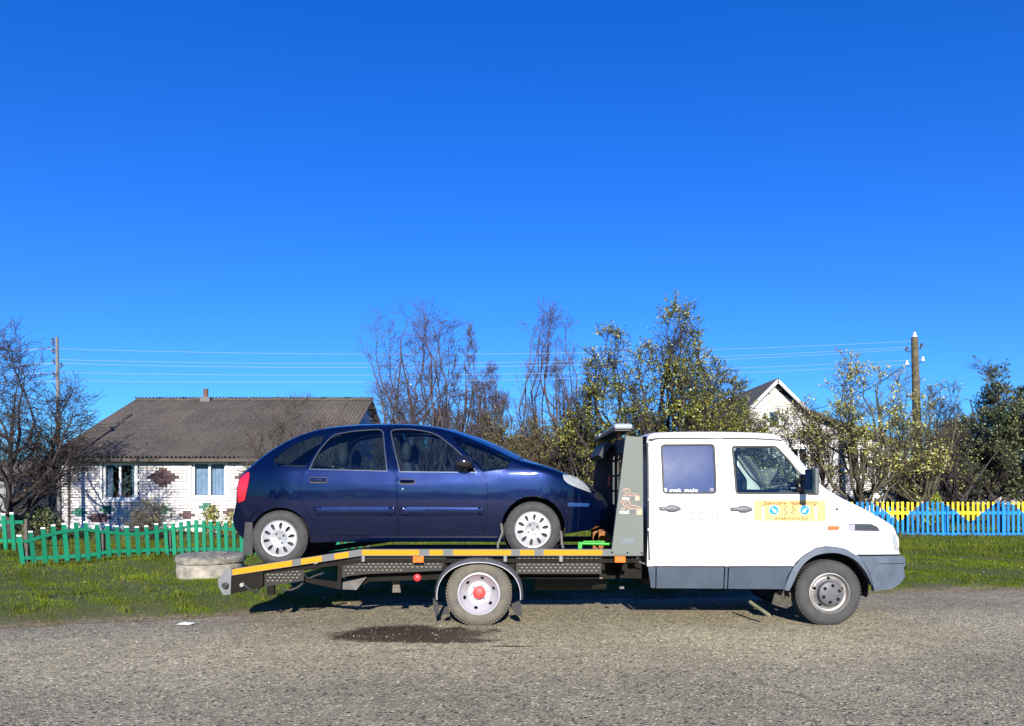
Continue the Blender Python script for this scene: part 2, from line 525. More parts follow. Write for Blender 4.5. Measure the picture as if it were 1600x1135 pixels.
def ground_mat():
    m, nt, p, out = new_mat('grassy_soil')
    n = noise(nt, .9, 8, .65); n2 = noise(nt, 14, 8, .75)
    a = ramp(nt, n.outputs['Fac'], [(.3, (.055, .062, .004)), (.52, (.066, .085, .005)), (.75, (.10, .080, .022))])
    b = ramp(nt, n2.outputs['Fac'], [(.3, (.5, .5, .5)), (.7, (1.3, 1.25, 1.1))])
    c = mixc(nt, 1, a.outputs[0], b.outputs[0], 'MULTIPLY')
    so = nt.nodes.new('ShaderNodeAttribute'); so.attribute_name = 'soil'
    sr = ramp(nt, n2.outputs['Fac'], [(.3, (.10, .075, .045)), (.7, (.24, .19, .125))])
    c = mixc(nt, so.outputs['Fac'], c, sr.outputs[0])
    nt.links.new(c, p.inputs['Base Color']); p.inputs['Roughness'].default_value = .95
    bumpn(nt, p, n2.outputs['Fac'], .8, .04)
    return m
g = npmesh('ground', V, FQ, ground_mat(), smooth=True)
dd = (YY - edge_y(XX)).ravel()
so = np.clip(np.exp(-np.maximum(dd, 0) / .28) * 1.25 + .35 * sn(XX, YY, 1.7, 5).ravel() * np.exp(-np.maximum(dd, 0) / 1.2), 0, 1)
at_ = g.data.attributes.new('soil', 'FLOAT', 'POINT'); at_.data.foreach_set('value', so.astype(np.float32))
tag(g, 'grassy village ground behind the road', kind='structure')

def road_mat():
    m, nt, p, out = new_mat('worn_asphalt')
    tc = nt.nodes.new('ShaderNodeTexCoord')
    def vor(scale, feat='F1'):
        v = nt.nodes.new('ShaderNodeTexVoronoi'); v.inputs['Scale'].default_value = scale; v.feature = feat
        v.inputs['Randomness'].default_value = 1
        nt.links.new(tc.outputs['Object'], v.inputs['Vector']); return v
    big = noise(nt, .55, 9, .68); mid = noise(nt, 6, 8, .7); fine = noise(nt, 90, 6, .8)
    base = ramp(nt, big.outputs['Fac'], [(.28, (.235, .205, .132)), (.5, (.315, .275, .178)), (.72, (.385, .335, .225))])
    midr = ramp(nt, mid.outputs['Fac'], [(.3, (.78, .78, .78)), (.7, (1.18, 1.18, 1.15))])
    c = mixc(nt, 1, base.outputs[0], midr.outputs[0], 'MULTIPLY')
    fr = ramp(nt, fine.outputs['Fac'], [(.28, (.42, .42, .44)), (.5, (1, 1, 1)), (.72, (1.65, 1.62, 1.55))])
    c = mixc(nt, 1, c, fr.outputs[0], 'MULTIPLY')
    st = vor(60)     # aggregate stones: one tone per stone
    sep = nt.nodes.new('ShaderNodeSeparateColor'); nt.links.new(st.outputs['Color'], sep.inputs[0])
    sr = ramp(nt, sep.outputs[0], [(0, (.18, .18, .19)), (.09, (.30, .30, .30)), (.13, (.85, .85, .85)), (.85, (1.12, 1.1, 1.05)), (.93, (2.0, 1.95, 1.8)), (1, (2.7, 2.65, 2.5))])
    c = mixc(nt, .85, c, sr.outputs[0], 'MULTIPLY')
    pit = vor(26)    # dark pits where stones have come out
    sep2 = nt.nodes.new('ShaderNodeSeparateColor'); nt.links.new(pit.outputs['Color'], sep2.inputs[0])
    pm = nt.nodes.new('ShaderNodeMath'); pm.operation = 'MULTIPLY'
    pa = ramp(nt, sep2.outputs[1], [(.86, (0, 0, 0)), (.88, (1, 1, 1))]); pb = ramp(nt, pit.outputs['Distance'], [(.32, (1, 1, 1)), (.42, (0, 0, 0))])
    nt.links.new(pa.outputs[0], pm.inputs[0]); nt.links.new(pb.outputs[0], pm.inputs[1])
    c = mixc(nt, pm.outputs[0], c, (.035, .032, .028))
    ww = nt.nodes.new('ShaderNodeSeparateXYZ'); nt.links.new(tc.outputs['Object'], ww.inputs[0])
    wy = nt.nodes.new('ShaderNodeMath'); wy.operation = 'MULTIPLY_ADD'; wy.inputs[1].default_value = -.14; nt.links.new(ww.outputs[0], wy.inputs[0]); nt.links.new(ww.outputs[1], wy.inputs[2])
    wn_n = noise(nt, .8, 5, .6); wa = nt.nodes.new('ShaderNodeMath'); wa.operation = 'MULTIPLY_ADD'; wa.inputs[1].default_value = 1.3; nt.links.new(wn_n.outputs['Fac'], wa.inputs[0]); nt.links.new(wy.outputs[0], wa.inputs[2])
    wsn = nt.nodes.new('ShaderNodeMath'); wsn.operation = 'SINE'; nt.links.new(wa.outputs[0], wsn.inputs[0])
    wr = ramp(nt, wsn.outputs[0], [(0, (.84, .84, .86)), (.6, (1, 1, 1)), (1, (1.10, 1.09, 1.06))])
    c = mixc(nt, 1, c, wr.outputs[0], 'MULTIPLY')
    ck = nt.nodes.new('ShaderNodeTexVoronoi'); ck.feature = 'DISTANCE_TO_EDGE'; ck.inputs['Scale'].default_value = .55
    cn = noise(nt, 3.5, 6, .7); cm = nt.nodes.new('ShaderNodeVectorMath'); cm.operation = 'MULTIPLY_ADD'; cm.inputs[1].default_value = (.5, .5, 0); nt.links.new(cn.outputs['Color'], cm.inputs[0]); nt.links.new(tc.outputs['Object'], cm.inputs[2]); nt.links.new(cm.outputs[0], ck.inputs['Vector'])
    cr_ = ramp(nt, ck.outputs['Distance'], [(.002, (1, 1, 1)), (.006, (0, 0, 0))]); cmk = ramp(nt, big.outputs['Fac'], [(.48, (0, 0, 0)), (.56, (.75, .75, .75))])
    cx_ = nt.nodes.new('ShaderNodeMath'); cx_.operation = 'MULTIPLY'; nt.links.new(cr_.outputs[0], cx_.inputs[0]); nt.links.new(cmk.outputs[0], cx_.inputs[1])
    c = mixc(nt, cx_.outputs[0], c, (.05, .045, .035))
    # oil and water stain under the rear wheel
    def blob(cx, cy, rx, ry, seed, edge=.28, dist=1.3):
        mp = nt.nodes.new('ShaderNodeMapping'); mp.vector_type = 'POINT'
        mp.inputs['Location'].default_value = (-cx / rx, -cy / ry, 0); mp.inputs['Scale'].default_value = (1 / rx, 1 / ry, 0)
        nt.links.new(tc.outputs['Object'], mp.inputs[0])
        nn = noise(nt, 3.0, 6, .7)
        ad = nt.nodes.new('ShaderNodeVectorMath'); ad.operation = 'MULTIPLY_ADD'
        nt.links.new(nn.outputs['Color'], ad.inputs[0]); ad.inputs[1].default_value = (dist, dist, 0)
        nt.links.new(mp.outputs[0], ad.inputs[2])
        sb = nt.nodes.new('ShaderNodeVectorMath'); sb.operation = 'SUBTRACT'; sb.inputs[1].default_value = (dist / 2, dist / 2, 0)
        nt.links.new(ad.outputs[0], sb.inputs[0])
        ln = nt.nodes.new('ShaderNodeVectorMath'); ln.operation = 'LENGTH'; nt.links.new(sb.outputs[0], ln.inputs[0])
        return ramp(nt, ln.outputs['Value'], [(1 - edge, (1, 1, 1)), (1.0, (0, 0, 0))]).outputs[0]
    s1 = blob(-1.05, 7.72, .95, .50, 0)
    s2 = blob(-.62, 7.40, .55, .18, 1)
    s3 = blob(.02, 7.12, .25, .035, 2)
    mx = nt.nodes.new('ShaderNodeMath'); mx.operation = 'MAXIMUM'; nt.links.new(s1, mx.inputs[0]); nt.links.new(s2, mx.inputs[1])
    # darker repaired patch and a lane worn pale by wheels
    mx2 = nt.nodes.new('ShaderNodeMath'); mx2.operation = 'MAXIMUM'; nt.links.new(mx.outputs[0], mx2.inputs[0]); nt.links.new(s3, mx2.inputs[1])
    wet = mx2.outputs[0]
    c2 = mixc(nt, 1, c, (.19, .155, .12), 'MULTIPLY')
    c = mixc(nt, wet, c, c2)
    nt.links.new(c, p.inputs['Base Color'])
    rr = nt.nodes.new('ShaderNodeMapRange'); rr.inputs['To Min'].default_value = .9; rr.inputs['To Max'].default_value = .55
    nt.links.new(wet, rr.inputs[0]); nt.links.new(rr.outputs[0], p.inputs['Roughness'])
    ad = nt.nodes.new('ShaderNodeMath'); ad.operation = 'ADD'
    nt.links.new(fine.outputs['Fac'], ad.inputs[0]); nt.links.new(st.outputs['Distance'], ad.inputs[1])
    sb = nt.nodes.new('ShaderNodeMath'); sb.operation = 'SUBTRACT'; nt.links.new(ad.outputs[0], sb.inputs[0]); nt.links.new(pm.outputs[0], sb.inputs[1])
    bumpn(nt, p, sb.outputs[0], .7, .012)
    return m
xs = np.concatenate([np.linspace(-126, -16, 20), np.arange(-15.9, 18, .1), np.linspace(18.1, 130, 20)])
rv = []; rf = []
rows = [-80, -20, -2, 3, 5, 6.5]
for x in xs:
    e = float(edge_y(x)); 
    for k, r_ in enumerate(rows): rv.append((x, min(r_, e - 1.0 - .1 * (6 - k)) , .0))
    rv.append((x, e - .06, .0)); rv.append((x, e, -.004)); rv.append((x, e + .02, -.04))
k = len(rows) + 3
for i in range(len(xs) - 1):
    for j in range(k - 1): rf.append((i * k + j, (i + 1) * k + j, (i + 1) * k + j + 1, i * k + j + 1))
road = npmesh('road', np.array(rv), np.array(rf), road_mat(), smooth=True)
tag(road, 'worn grey asphalt road with coarse stones and an oily stain', kind='structure')

# loose grit, clods and gravel along the road edge and on the asphalt
rng = np.random.default_rng(5)
def rocks(name, P, S, mat, label, seedless=None):
    base = np.array([(1, 0, 0), (-.9, .2, 0), (0, 1, .1), (.1, -1, 0), (0, .1, .6), (0, 0, -.5)])
    Fo = np.array([(0, 2, 4), (2, 1, 4), (1, 3, 4), (3, 0, 4), (2, 0, 5), (1, 2, 5), (3, 1, 5), (0, 3, 5)])
    n = len(P); a = rng.uniform(0, 2 * PI, n); c, s = np.cos(a), np.sin(a)
    b = base[None] * S[:, None, None] * rng.uniform(.6, 1.4, (n, 6, 3))
    X = b[..., 0] * c[:, None] - b[..., 1] * s[:, None]; Yv = b[..., 0] * s[:, None] + b[..., 1] * c[:, None]
    Vv = np.stack([X, Yv, b[..., 2]], -1) + P[:, None]
    FF = Fo[None] + (np.arange(n) * 6)[:, None, None]
    o = npmesh(name, Vv.reshape(-1, 3), FF.reshape(-1, 3), mat)
    return tag(o, label, kind='stuff')
n = 9000
x = rng.uniform(-8, 10, n); y = 4.2 + (edge_y(x) - 4.3) * rng.uniform(0, 1, n) ** .8
P = np.stack([x, y, np.full(n, .0)], 1)
rocks('road_grit', P, rng.uniform(.003, .008, n) * rng.choice([1, 1, 1, 1.8], n), M('grit_stone', (.34, .31, .26), .9, 0, .2, 3, col2=(.12, .11, .10), island=True), 'pale grit and small stones scattered over the asphalt')
n = 7000
x = rng.uniform(-13, 16, n); y = edge_y(x) + rng.normal(.0, .16, n)
P = np.stack([x, y, np.maximum(gz(x, y), 0) + .002], 1)
rocks('edge_gravel', P, rng.uniform(.003, .011, n), M('brown_gravel', (.24, .17, .10), .95, 0, .25, 4, col2=(.10, .07, .04), island=True), 'brown soil crumbs and gravel along the road edge')

# grass
def grass_mat(name, a, b, c):
    m, nt, p, out = new_mat(name)
    g_ = nt.nodes.new('ShaderNodeNewGeometry')
    r = ramp(nt, g_.outputs['Random Per Island'], [(0, a), (.55, b), (.9, b), (1, c)])
    n_ = noise(nt, .7, 4, .6)
    r2 = ramp(nt, n_.outputs['Fac'], [(.30, (.95, .68, 1.2)), (.42, (.62, .68, .6)), (.62, (1.15, 1.12, 1)), (.75, (1.5, 1.3, 1.3))])
    cc = mixc(nt, 1, r.outputs[0], r2.outputs[0], 'MULTIPLY')
    nt.links.new(cc, p.inputs['Base Color']); p.inputs['Roughness'].default_value = .55
    p.inputs['Specular IOR Level'].default_value = .12
    tl = nt.nodes.new('ShaderNodeBsdfTranslucent'); nt.links.new(cc, tl.inputs[0])
    mx = nt.nodes.new('ShaderNodeMixShader'); mx.inputs[0].default_value = .25
    nt.links.new(p.outputs[0], mx.inputs[1]); nt.links.new(tl.outputs[0], mx.inputs[2]); nt.links.new(mx.outputs[0], out.inputs[0])
    return m
def blades(name, x, y, h, w, mat, label, z=None, parent=None, kind='stuff', lean=.7):
    n = len(x)
    z = gz(x, y) - .005 if z is None else z
    a = rng.uniform(0, 2 * PI, n); l = rng.uniform(0, lean, n) * h
    b = rng.uniform(0, 2 * PI, n)
    P = np.stack([x, y, z], 1)
    side = np.stack([np.cos(b), np.sin(b), np.zeros(n)], 1) * (w / 2)[:, None]
    mid = P + np.stack([np.cos(a) * l * .4, np.sin(a) * l * .4, h * .6], 1)
    tip = P + np.stack([np.cos(a) * l, np.sin(a) * l, h * (1 - .25 * (l / h))], 1)
    Vv = np.stack([P - side, P + side, mid + side * .7, mid - side * .7, tip], 1).reshape(-1, 3)
    i = np.arange(n) * 5
    T = np.concatenate([np.stack([i, i + 1, i + 2], 1), np.stack([i, i + 2, i + 3], 1), np.stack([i + 3, i + 2, i + 4], 1)])
    o = npmesh(name, Vv, T, mat, parent)
    return tag(o, label, kind=kind)
gm = grass_mat('verge_grass_blades', (.058, .092, .002), (.125, .185, .005), (.27, .22, .06))
n = 560000
x = rng.uniform(-13, 17, n)
dmax = 14.0
u = rng.uniform(0, 1, n)
y = edge_y(x) + .02 + dmax * u ** 1.9
pxs = 800 + x / y * F
keep = (pxs > -60) & (pxs < 1660)
cl = sn(x, y, 3.1, 7) + sn(x, y, 8.3, 2) * .7
dn = y - edge_y(x)
keep &= (rng.uniform(-1.6, 2.2, n) < cl + .9) & (rng.uniform(0, 1, n) < np.clip(.06 + (dn + .12 * cl) / .65, 0, 1)) & (rng.uniform(0, 1, n) < np.clip(1.15 + .5 * sn(x, y, 1.1, 11), .25, 1))
x, y, cl, dn = x[keep], y[keep], cl[keep], dn[keep]
h = (.022 + .020 * np.clip(cl, -.6, 1.6) * .6 + rng.uniform(0, .022, len(x))) * np.clip(.6 + dn * .4, .6, 1.15)
blades('verge_grass', x, y, np.maximum(h, .012), .004 + .0006 * (y - 8), gm, 'short green grass on the verge between road and fences')
gm2 = grass_mat('rank_grass_blades', (.055, .075, .010), (.10, .125, .018), (.24, .19, .06))
n = 60000
x = rng.uniform(-17, 26, n); y = 15.5 + 30 * rng.uniform(0, 1, n) ** 1.4
blades('garden_grass', x, y, rng.uniform(.06, .18, n), .008 + .001 * (y - 12), gm2, 'rougher grass growing in the gardens behind the fences')

# fallen leaves
def leafquads(P, S, rng, flat=False):
    n = len(P)
    d1 = rng.normal(size=(n, 3)); 
    if flat: d1[:, 2] *= .25
    d1 /= np.linalg.norm(d1, axis=1)[:, None]
    d2 = rng.normal(size=(n, 3))
    if flat: d2[:, 2] *= .25
    d2 = np.cross(d1, np.cross(d2, d1) if False else d2); d2 /= np.linalg.norm(d2, axis=1)[:, None]
    if flat: 
        d2 = np.stack([-d1[:, 1], d1[:, 0], rng.normal(0, .2, n)], 1)
    d3 = np.cross(d1, d2); d3 /= np.linalg.norm(d3, axis=1)[:, None] + 1e-9
    a = d1 * S[:, None]; b = d2 * (S * .62)[:, None]; c = d3 * (S * .14)[:, None]
    Vv = np.stack([P - a * .5, P - b * .5 + c, P + a * .55, P + b * .5 + c], 1).reshape(-1, 3)
    i = np.arange(n) * 4
    T = np.concatenate([np.stack([i, i + 1, i + 2], 1), np.stack([i, i + 2, i + 3], 1)])
    return Vv, T
def leaf_mat(name, stops, rough=.5, transl=.35, spec=.4):
    m, nt, p, out = new_mat(name)
    g_ = nt.nodes.new('ShaderNodeNewGeometry')
    r = ramp(nt, g_.outputs['Random Per Island'], stops)
    nt.links.new(r.outputs[0], p.inputs['Base Color']); p.inputs['Roughness'].default_value = rough
    p.inputs['Specular IOR Level'].default_value = spec
    tl = nt.nodes.new('ShaderNodeBsdfTranslucent'); nt.links.new(r.outputs[0], tl.inputs[0])
    mx = nt.nodes.new('ShaderNodeMixShader'); mx.inputs[0].default_value = transl
    nt.links.new(p.outputs[0], mx.inputs[1]); nt.links.new(tl.outputs[0], mx.inputs[2]); nt.links.new(mx.outputs[0], out.inputs[0])
    return m
yl = leaf_mat('fallen_leaf', [(0, (.45, .40, .10)), (.4, (.60, .55, .22)), (.7, (.35, .22, .07)), (1, (.62, .60, .38))])
n = 1500
x = rng.uniform(-12, 16, n); y = edge_y(x) - .1 + rng.uniform(0, 1, n) ** 1.3 * 9
P = np.stack([x, y, np.maximum(gz(x, y), 0) + rng.uniform(.008, .035, n)], 1)
Vv, T = leafquads(P, rng.uniform(.02, .055, n), rng, True)
tag(npmesh('fallen_leaves', Vv, T, yl), 'pale yellow and brown leaves fallen on the verge', kind='stuff')
# a little litter on the road edge
mb = MB(); c = at(290, 977, gy(977))
mb.add([(c.x - .09, c.y - .03, .012), (c.x + .07, c.y - .05, .014), (c.x + .10, c.y + .03, .02), (c.x + .01, c.y + .07, .012), (c.x - .07, c.y + .05, .022), (c.x, c.y, .034)], [(0, 1, 5), (1, 2, 5), (2, 3, 5), (3, 4, 5), (4, 0, 5)])
o = mb.build('paper_scrap', M('white_paper', (.8, .8, .8), .7), None); bevel(o, .001, 1)
tag(o, 'white scrap of paper lying on the road edge left of the truck', 'litter')
# ------------------------------------------------------------------ brick house on the left
def brick_mat(name, col, var=.12):
    m, nt, p, out = new_mat(name)
    oi = nt.nodes.new('ShaderNodeObjectInfo'); g_ = nt.nodes.new('ShaderNodeNewGeometry')
    ad = nt.nodes.new('ShaderNodeMath'); ad.operation = 'ADD'; nt.links.new(oi.outputs['Random'], ad.inputs[0]); nt.links.new(g_.outputs['Random Per Island'], ad.inputs[1])
    fr = nt.nodes.new('ShaderNodeMath'); fr.operation = 'FRACT'; nt.links.new(ad.outputs[0], fr.inputs[0])
    lo = tuple(c_ * (1 - var) for c_ in col); hi = tuple(min(1, c_ * (1 + var * .4)) for c_ in col)
    r = ramp(nt, fr.outputs[0], [(0, lo), (1, hi)])
    tc = nt.nodes.new('ShaderNodeNewGeometry')
    n_ = nt.nodes.new('ShaderNodeTexNoise'); n_.inputs['Scale'].default_value = 9; n_.inputs['Detail'].default_value = 6
    nt.links.new(tc.outputs['Position'], n_.inputs['Vector'])
    r2 = ramp(nt, n_.outputs['Fac'], [(.3, (.82, .81, .79)), (.6, (1, 1, 1))])
    nt.links.new(mixc(nt, 1, r.outputs[0], r2.outputs[0], 'MULTIPLY'), p.inputs['Base Color'])
    p.inputs['Roughness'].default_value = .85
    bumpn(nt, p, n_.outputs['Fac'], .25, .01)
    return m
silicate = brick_mat('white_silicate_brick', (.64, .615, .60))
brown_b = brick_mat('brown_painted_brick', (.10, .055, .058))
green_b = brick_mat('green_painted_brick', (.03, .17, .12))
mortar = M('dark_mortar', (.07, .06, .055), .95, 0, .15, 10, bump=.2)
plaster = M('white_plaster', (.72, .72, .70), .85, 0, .06, 3, bump=.1)
white_frame = M('white_window_frame', (.78, .78, .78), .4, 0, .03, 10)
wood_dark = M('weathered_dark_wood', (.10, .085, .07), .9, 0, .25, 8, bump=.3, bscale=40)

HY = 24.3
def hx(px, Y=HY): return (px - 800) / F * Y
def hz(py, Y=HY): return EYE - (py - HOR) / F * Y
house = thing('brick_house', 'long white brick house with grey corrugated roof behind the green fence', 'house', (hx(93), HY, 0))
WX0, WX1 = hx(93), -5.85; WZ1 = 2.50; HBACK = 34.5
wins = [(hx(160), hx(212), hz(781), hz(724)), (hx(299.5), hx(353), hz(778), hz(722)), (hx(415), hx(468), hz(778), hz(722))]
RY, RZ = 29.7, hz(625, 29.7)      # ridge
EYv, EZ = 23.9, hz(715.5, 23.9)    # eave
slope = (RZ - EZ) / (RY - EYv)
def zroof(y): return RZ - abs(y - RY) * slope
# wall core with openings (butted blocks)
mb = MB()
xsplit = sorted([WX0, WX1] + [v for w in wins for v in w[:2]])
for a, b in zip(xsplit[:-1], xsplit[1:]):
    w = [w for w in wins if abs(w[0] - a) < 1e-6]
    if w:
        mb.box(a, b, HY + .012, HY + .4, 0, w[0][2]); mb.box(a, b, HY + .012, HY + .4, w[0][3], WZ1)
    else: mb.box(a, b, HY + .012, HY + .4, 0, WZ1)
mb.build('wall', mortar, house, fixn=False)
# gable ends and back wall
mb = MB()
for xw in (WX0, WX1 - .3):
    mb.add([(xw, HY + .4, 0), (xw, HBACK, 0), (xw, HBACK, zroof(HBACK) - .06), (xw, RY, RZ - .06), (xw, HY + .4, zroof(HY + .4) - .06),
            (xw + .3, HY + .4, 0), (xw + .3, HBACK, 0), (xw + .3, HBACK, zroof(HBACK) - .06), (xw + .3, RY, RZ - .06), (xw + .3, HY + .4, zroof(HY + .4) - .06)],
           [(0, 1, 2, 3, 4), (9, 8, 7, 6, 5), (0, 5, 6, 1), (1, 6, 7, 2), (2, 7, 8, 3), (3, 8, 9, 4), (4, 9, 5, 0)])
mb.build('gable_wall', silicate, house)
mb = MB().box(WX0 + .3, WX1 - .3, HBACK - .3, HBACK - .002, 0, 2.4); mb.build('back_wall', silicate, house)
# bricks: one running-bond grid, the ones seen largest as parts, the rest joined
BW, BH = .262, .0885
def diamond(cx, cz, rows, pitch):
    return [(cx, cz + (i - (len(rows) - 1) / 2) * pitch, w) for i, w in enumerate(rows)]
def decor(x, z):
    """painted brick figures on the wall: 1 brown, 2 green"""
    for cx, cz, rws, kk in DEC:
        j = int(round((z - cz) / BH + (len(rws) - 1) / 2))
        if 0 <= j < len(rws) and abs(x - cx) <= rws[j] * BW / 2 + .01: return kk
    return 0
big = [1, 2, 3, 3.6, 3, 2, 1]
small = [1, 2, 1]
DEC = [(hx(257), hz(746), big, 1), (hx(395), hz(746), big, 1), (hx(125), hz(799), small, 2), (hx(172), hz(797), small, 2), (hx(257), hz(795.5), small, 2),
       (hx(322), hz(793), small, 2), (hx(155), hz(810), small, 1), (hx(297), hz(807), small, 1), (hx(363), hz(803), small, 1)]
cell = []
row = 0; z = .28
while z + BH < WZ1 - .02:
    x = WX0 + (0 if row % 2 else -BW / 2)
    while x < WX1:
        a = max(x, WX0) + .008; b = min(x + BW, WX1) - .008
        segs = [(a, b)]
        for w in wins:
            if w[2] - .05 < z + BH / 2 < w[3] + .02:
                ns = []
                for (s0, s1) in segs:
                    if s1 <= w[0] - .075 or s0 >= w[1] + .075: ns.append((s0, s1))
                    else:
                        if s0 < w[0] - .11: ns.append((s0, w[0] - .08))
                        if s1 > w[1] + .11: ns.append((w[1] + .08, s1))
                segs = ns
        for s0, s1 in segs:
            if s1 - s0 > .04: cell.append((s0, s1, z + .0085, z + BH - .0085, decor((x + BW / 2), z + BH / 2)))
        x += BW
    z += BH; row += 1
vis = [c for c in cell if 93 < 800 + (c[0] + c[1]) / 2 / HY * F < 372 and c[3] > .35]
vis.sort(key=lambda c: -(c[4] > 0) - (c[1] - c[0] > .2) * (c[2] > .75))
single = vis[:298]; sset = set(single)
rest = [c for c in cell if c not in sset]
bmeshes = {}
random.seed(3)
for s0, s1, z0, z1, kk in single:
    key = (round(s1 - s0, 3), kk)
    mt = (silicate, brown_b, green_b)[kk]
    if key not in bmeshes:
        w_ = s1 - s0; h_ = z1 - z0
        t = MB().box(-w_ / 2, w_ / 2, 0, .03, -h_ / 2, h_ / 2)
        o = t.build('brick', mt, None, fixn=False); me = o.data
        bpy.data.objects.remove(o); bmeshes[key] = me
    o = bpy.data.objects.new('brick', bmeshes[key]); put(o, house)
    o.location = Vector(((s0 + s1) / 2, HY - .014 + random.uniform(-.003, .003), (z0 + z1) / 2)) - house.location
mb = MB()
for s0, s1, z0, z1, kk in rest:
    d = random.uniform(-.003, .003); mb.box(s0, s1, HY - .014 + d, HY + .016, z0, z1, kk)
o = mb.build('brick_courses', [silicate, brown_b, green_b], house, fixn=False); o['kind'] = 'stuff'
MB().box(WX0 - .02, WX1, HY - .05, HY + .01, 0, .275).build('plinth', plaster, house)
MB().box(WX0 + .9, WX1, HY - .03, HY + .005, WZ1 - .095, WZ1 + .04).build('frieze_board', white_frame, house)
curt = M('net_curtain', (.42, .52, .66), .9, 0, .15, 5)
wglass = M_glass('house_window_glass', (.86, .90, .92), .95)
room = M('dark_room', (.04, .04, .045), .95)
for i, (a, b, z0, z1) in enumerate(wins):
    yf = HY + .06
    # painted surround proud of the bricks
    mb = MB()
    mb.box(a - .075, a, HY - .03, HY + .06, z0 - .06, z1 + .03); mb.box(b, b + .075, HY - .03, HY + .06, z0 - .06, z1 + .03)
    mb.box(a, b, HY - .028, HY + .06, z1, z1 + .028); mb.box(a, b, HY - .028, HY + .06, z0 - .058, z0)
    sr = mb.build('window', plaster, house)
    fr = MB()
    t = .07; mid = (a + b) / 2
    for q in ((a, a + t), (mid - t / 2, mid + t / 2), (b - t, b)): fr.box(q[0], q[1], yf, yf + .06, z0, z1)
    for q in ((a + t, mid - t / 2), (mid + t / 2, b - t)):
        fr.box(q[0], q[1], yf + .003, yf + .057, z0, z0 + t); fr.box(q[0], q[1], yf + .003, yf + .057, z1 - t, z1)
    fo = fr.build('window_frame', white_frame, sr)
    for q in ((a + t, mid - t / 2), (mid + t / 2, b - t)):
        MB().box(q[0], q[1], yf + .025, yf + .031, z0 + t, z1 - t).build('pane', wglass, sr)
    MB().box(a - .09, b + .09, HY - .085, HY - .03, z0 - .085, z0 - .055).build('window_sill', white_frame, sr)
    # curtain sheet with folds
    mb = MB(); N = 60
    for s0, s1 in ((a, a + (b - a) * (.22 if i == 0 else .5)), (b - (b - a) * (.22 if i == 0 else .5), b)):
        vs = []
        for k in range(N + 1):
            xx = s0 + (s1 - s0) * k / N; yy = yf + .16 + .022 * math.sin(k * 1.25 + i) + .01 * math.sin(k * .5)
            vs += [(xx, yy, z0), (xx, yy, z1)]
        mb.add(vs, [(2 * k, 2 * k + 2, 2 * k + 3, 2 * k + 1) for k in range(N)], 0, True)
    mb.build('curtain', curt, sr, fixn=False)
    MB().box(a - .3, b + .3, yf + .8, yf + .82, z0 - .4, z1 + .3).build('room_back', room, sr)
# roof of corrugated sheets laid in overlapping rows
slate = None
def slate_mat():
    m, nt, p, out = new_mat('weathered_asbestos_slate')
    g_ = nt.nodes.new('ShaderNodeNewGeometry')
    def nz(s, d=6, r=.65):
        n_ = nt.nodes.new('ShaderNodeTexNoise'); n_.inputs['Scale'].default_value = s; n_.inputs['Detail'].default_value = d; n_.inputs['Roughness'].default_value = r
        nt.links.new(g_.outputs['Position'], n_.inputs['Vector']); return n_
    a = ramp(nt, nz(.5).outputs['Fac'], [(.3, (.072, .063, .055)), (.55, (.105, .092, .082)), (.75, (.135, .108, .082))])
    b = ramp(nt, nz(7, 8, .75).outputs['Fac'], [(.3, (.55, .55, .53)), (.7, (1.4, 1.36, 1.3))])
    oi = nt.nodes.new('ShaderNodeObjectInfo'); r3 = ramp(nt, oi.outputs['Random'], [(0, (.86, .86, .86)), (1, (1.12, 1.1, 1.08))])
    c = mixc(nt, 1, a.outputs[0], b.outputs[0], 'MULTIPLY'); c = mixc(nt, 1, c, r3.outputs[0], 'MULTIPLY')
    ls = nz(16, 3, .5); sp = ramp(nt, ls.outputs['Fac'], [(.70, (0, 0, 0)), (.74, (1, 1, 1))])
    c = mixc(nt, sp.outputs[0], c, (.22, .20, .16))
    nt.links.new(c, p.inputs['Base Color']); p.inputs['Roughness'].default_value = .92
    return m
slate = slate_mat()
SW = .98; wave = SW / 7
def sheet_mesh(L):
    nu = 7 * 8; V_ = []; F_ = []
    for j in range(3):
        for i_ in range(nu + 1):
            u = SW * 1.04 * i_ / nu
            V_.append((u, L * j / 2, 0.042 * math.cos(2 * PI * u / wave)))
    top = len(V_)
    for j in range(2):
        for i_ in range(nu): F_.append((j * (nu + 1) + i_, j * (nu + 1) + i_ + 1, (j + 1) * (nu + 1) + i_ + 1, (j + 1) * (nu + 1) + i_))
    # lower lip thickness
    for i_ in range(nu + 1): V_.append((V_[i_][0], 0, V_[i_][2] - .006))
    for i_ in range(nu + 1): V_.append(V_[i_])
    t2 = top + nu + 1
    for i_ in range(nu): F_.append((top + i_, top + i_ + 1, t2 + i_ + 1, t2 + i_))
    me = bpy.data.meshes.new('roof_sheet'); me.from_pydata(V_, [], F_); me.materials.append(slate)
    me.polygons.foreach_set('use_smooth', [True] * (2 * nu) + [False] * nu); me.update(); return me
rows_ = 4
Lsl = math.hypot(RY - EYv, RZ - EZ); rl = Lsl / rows_
sm = sheet_mesh(rl + .14)
pitch = math.atan2(RZ - EZ, RY - EYv)
RX0, RX1 = hx(73, 23.9), hx(580, 29.7)
ncol = int(round((RX1 - RX0) / SW)); SWf = (RX1 - RX0) / ncol
random.seed(8)
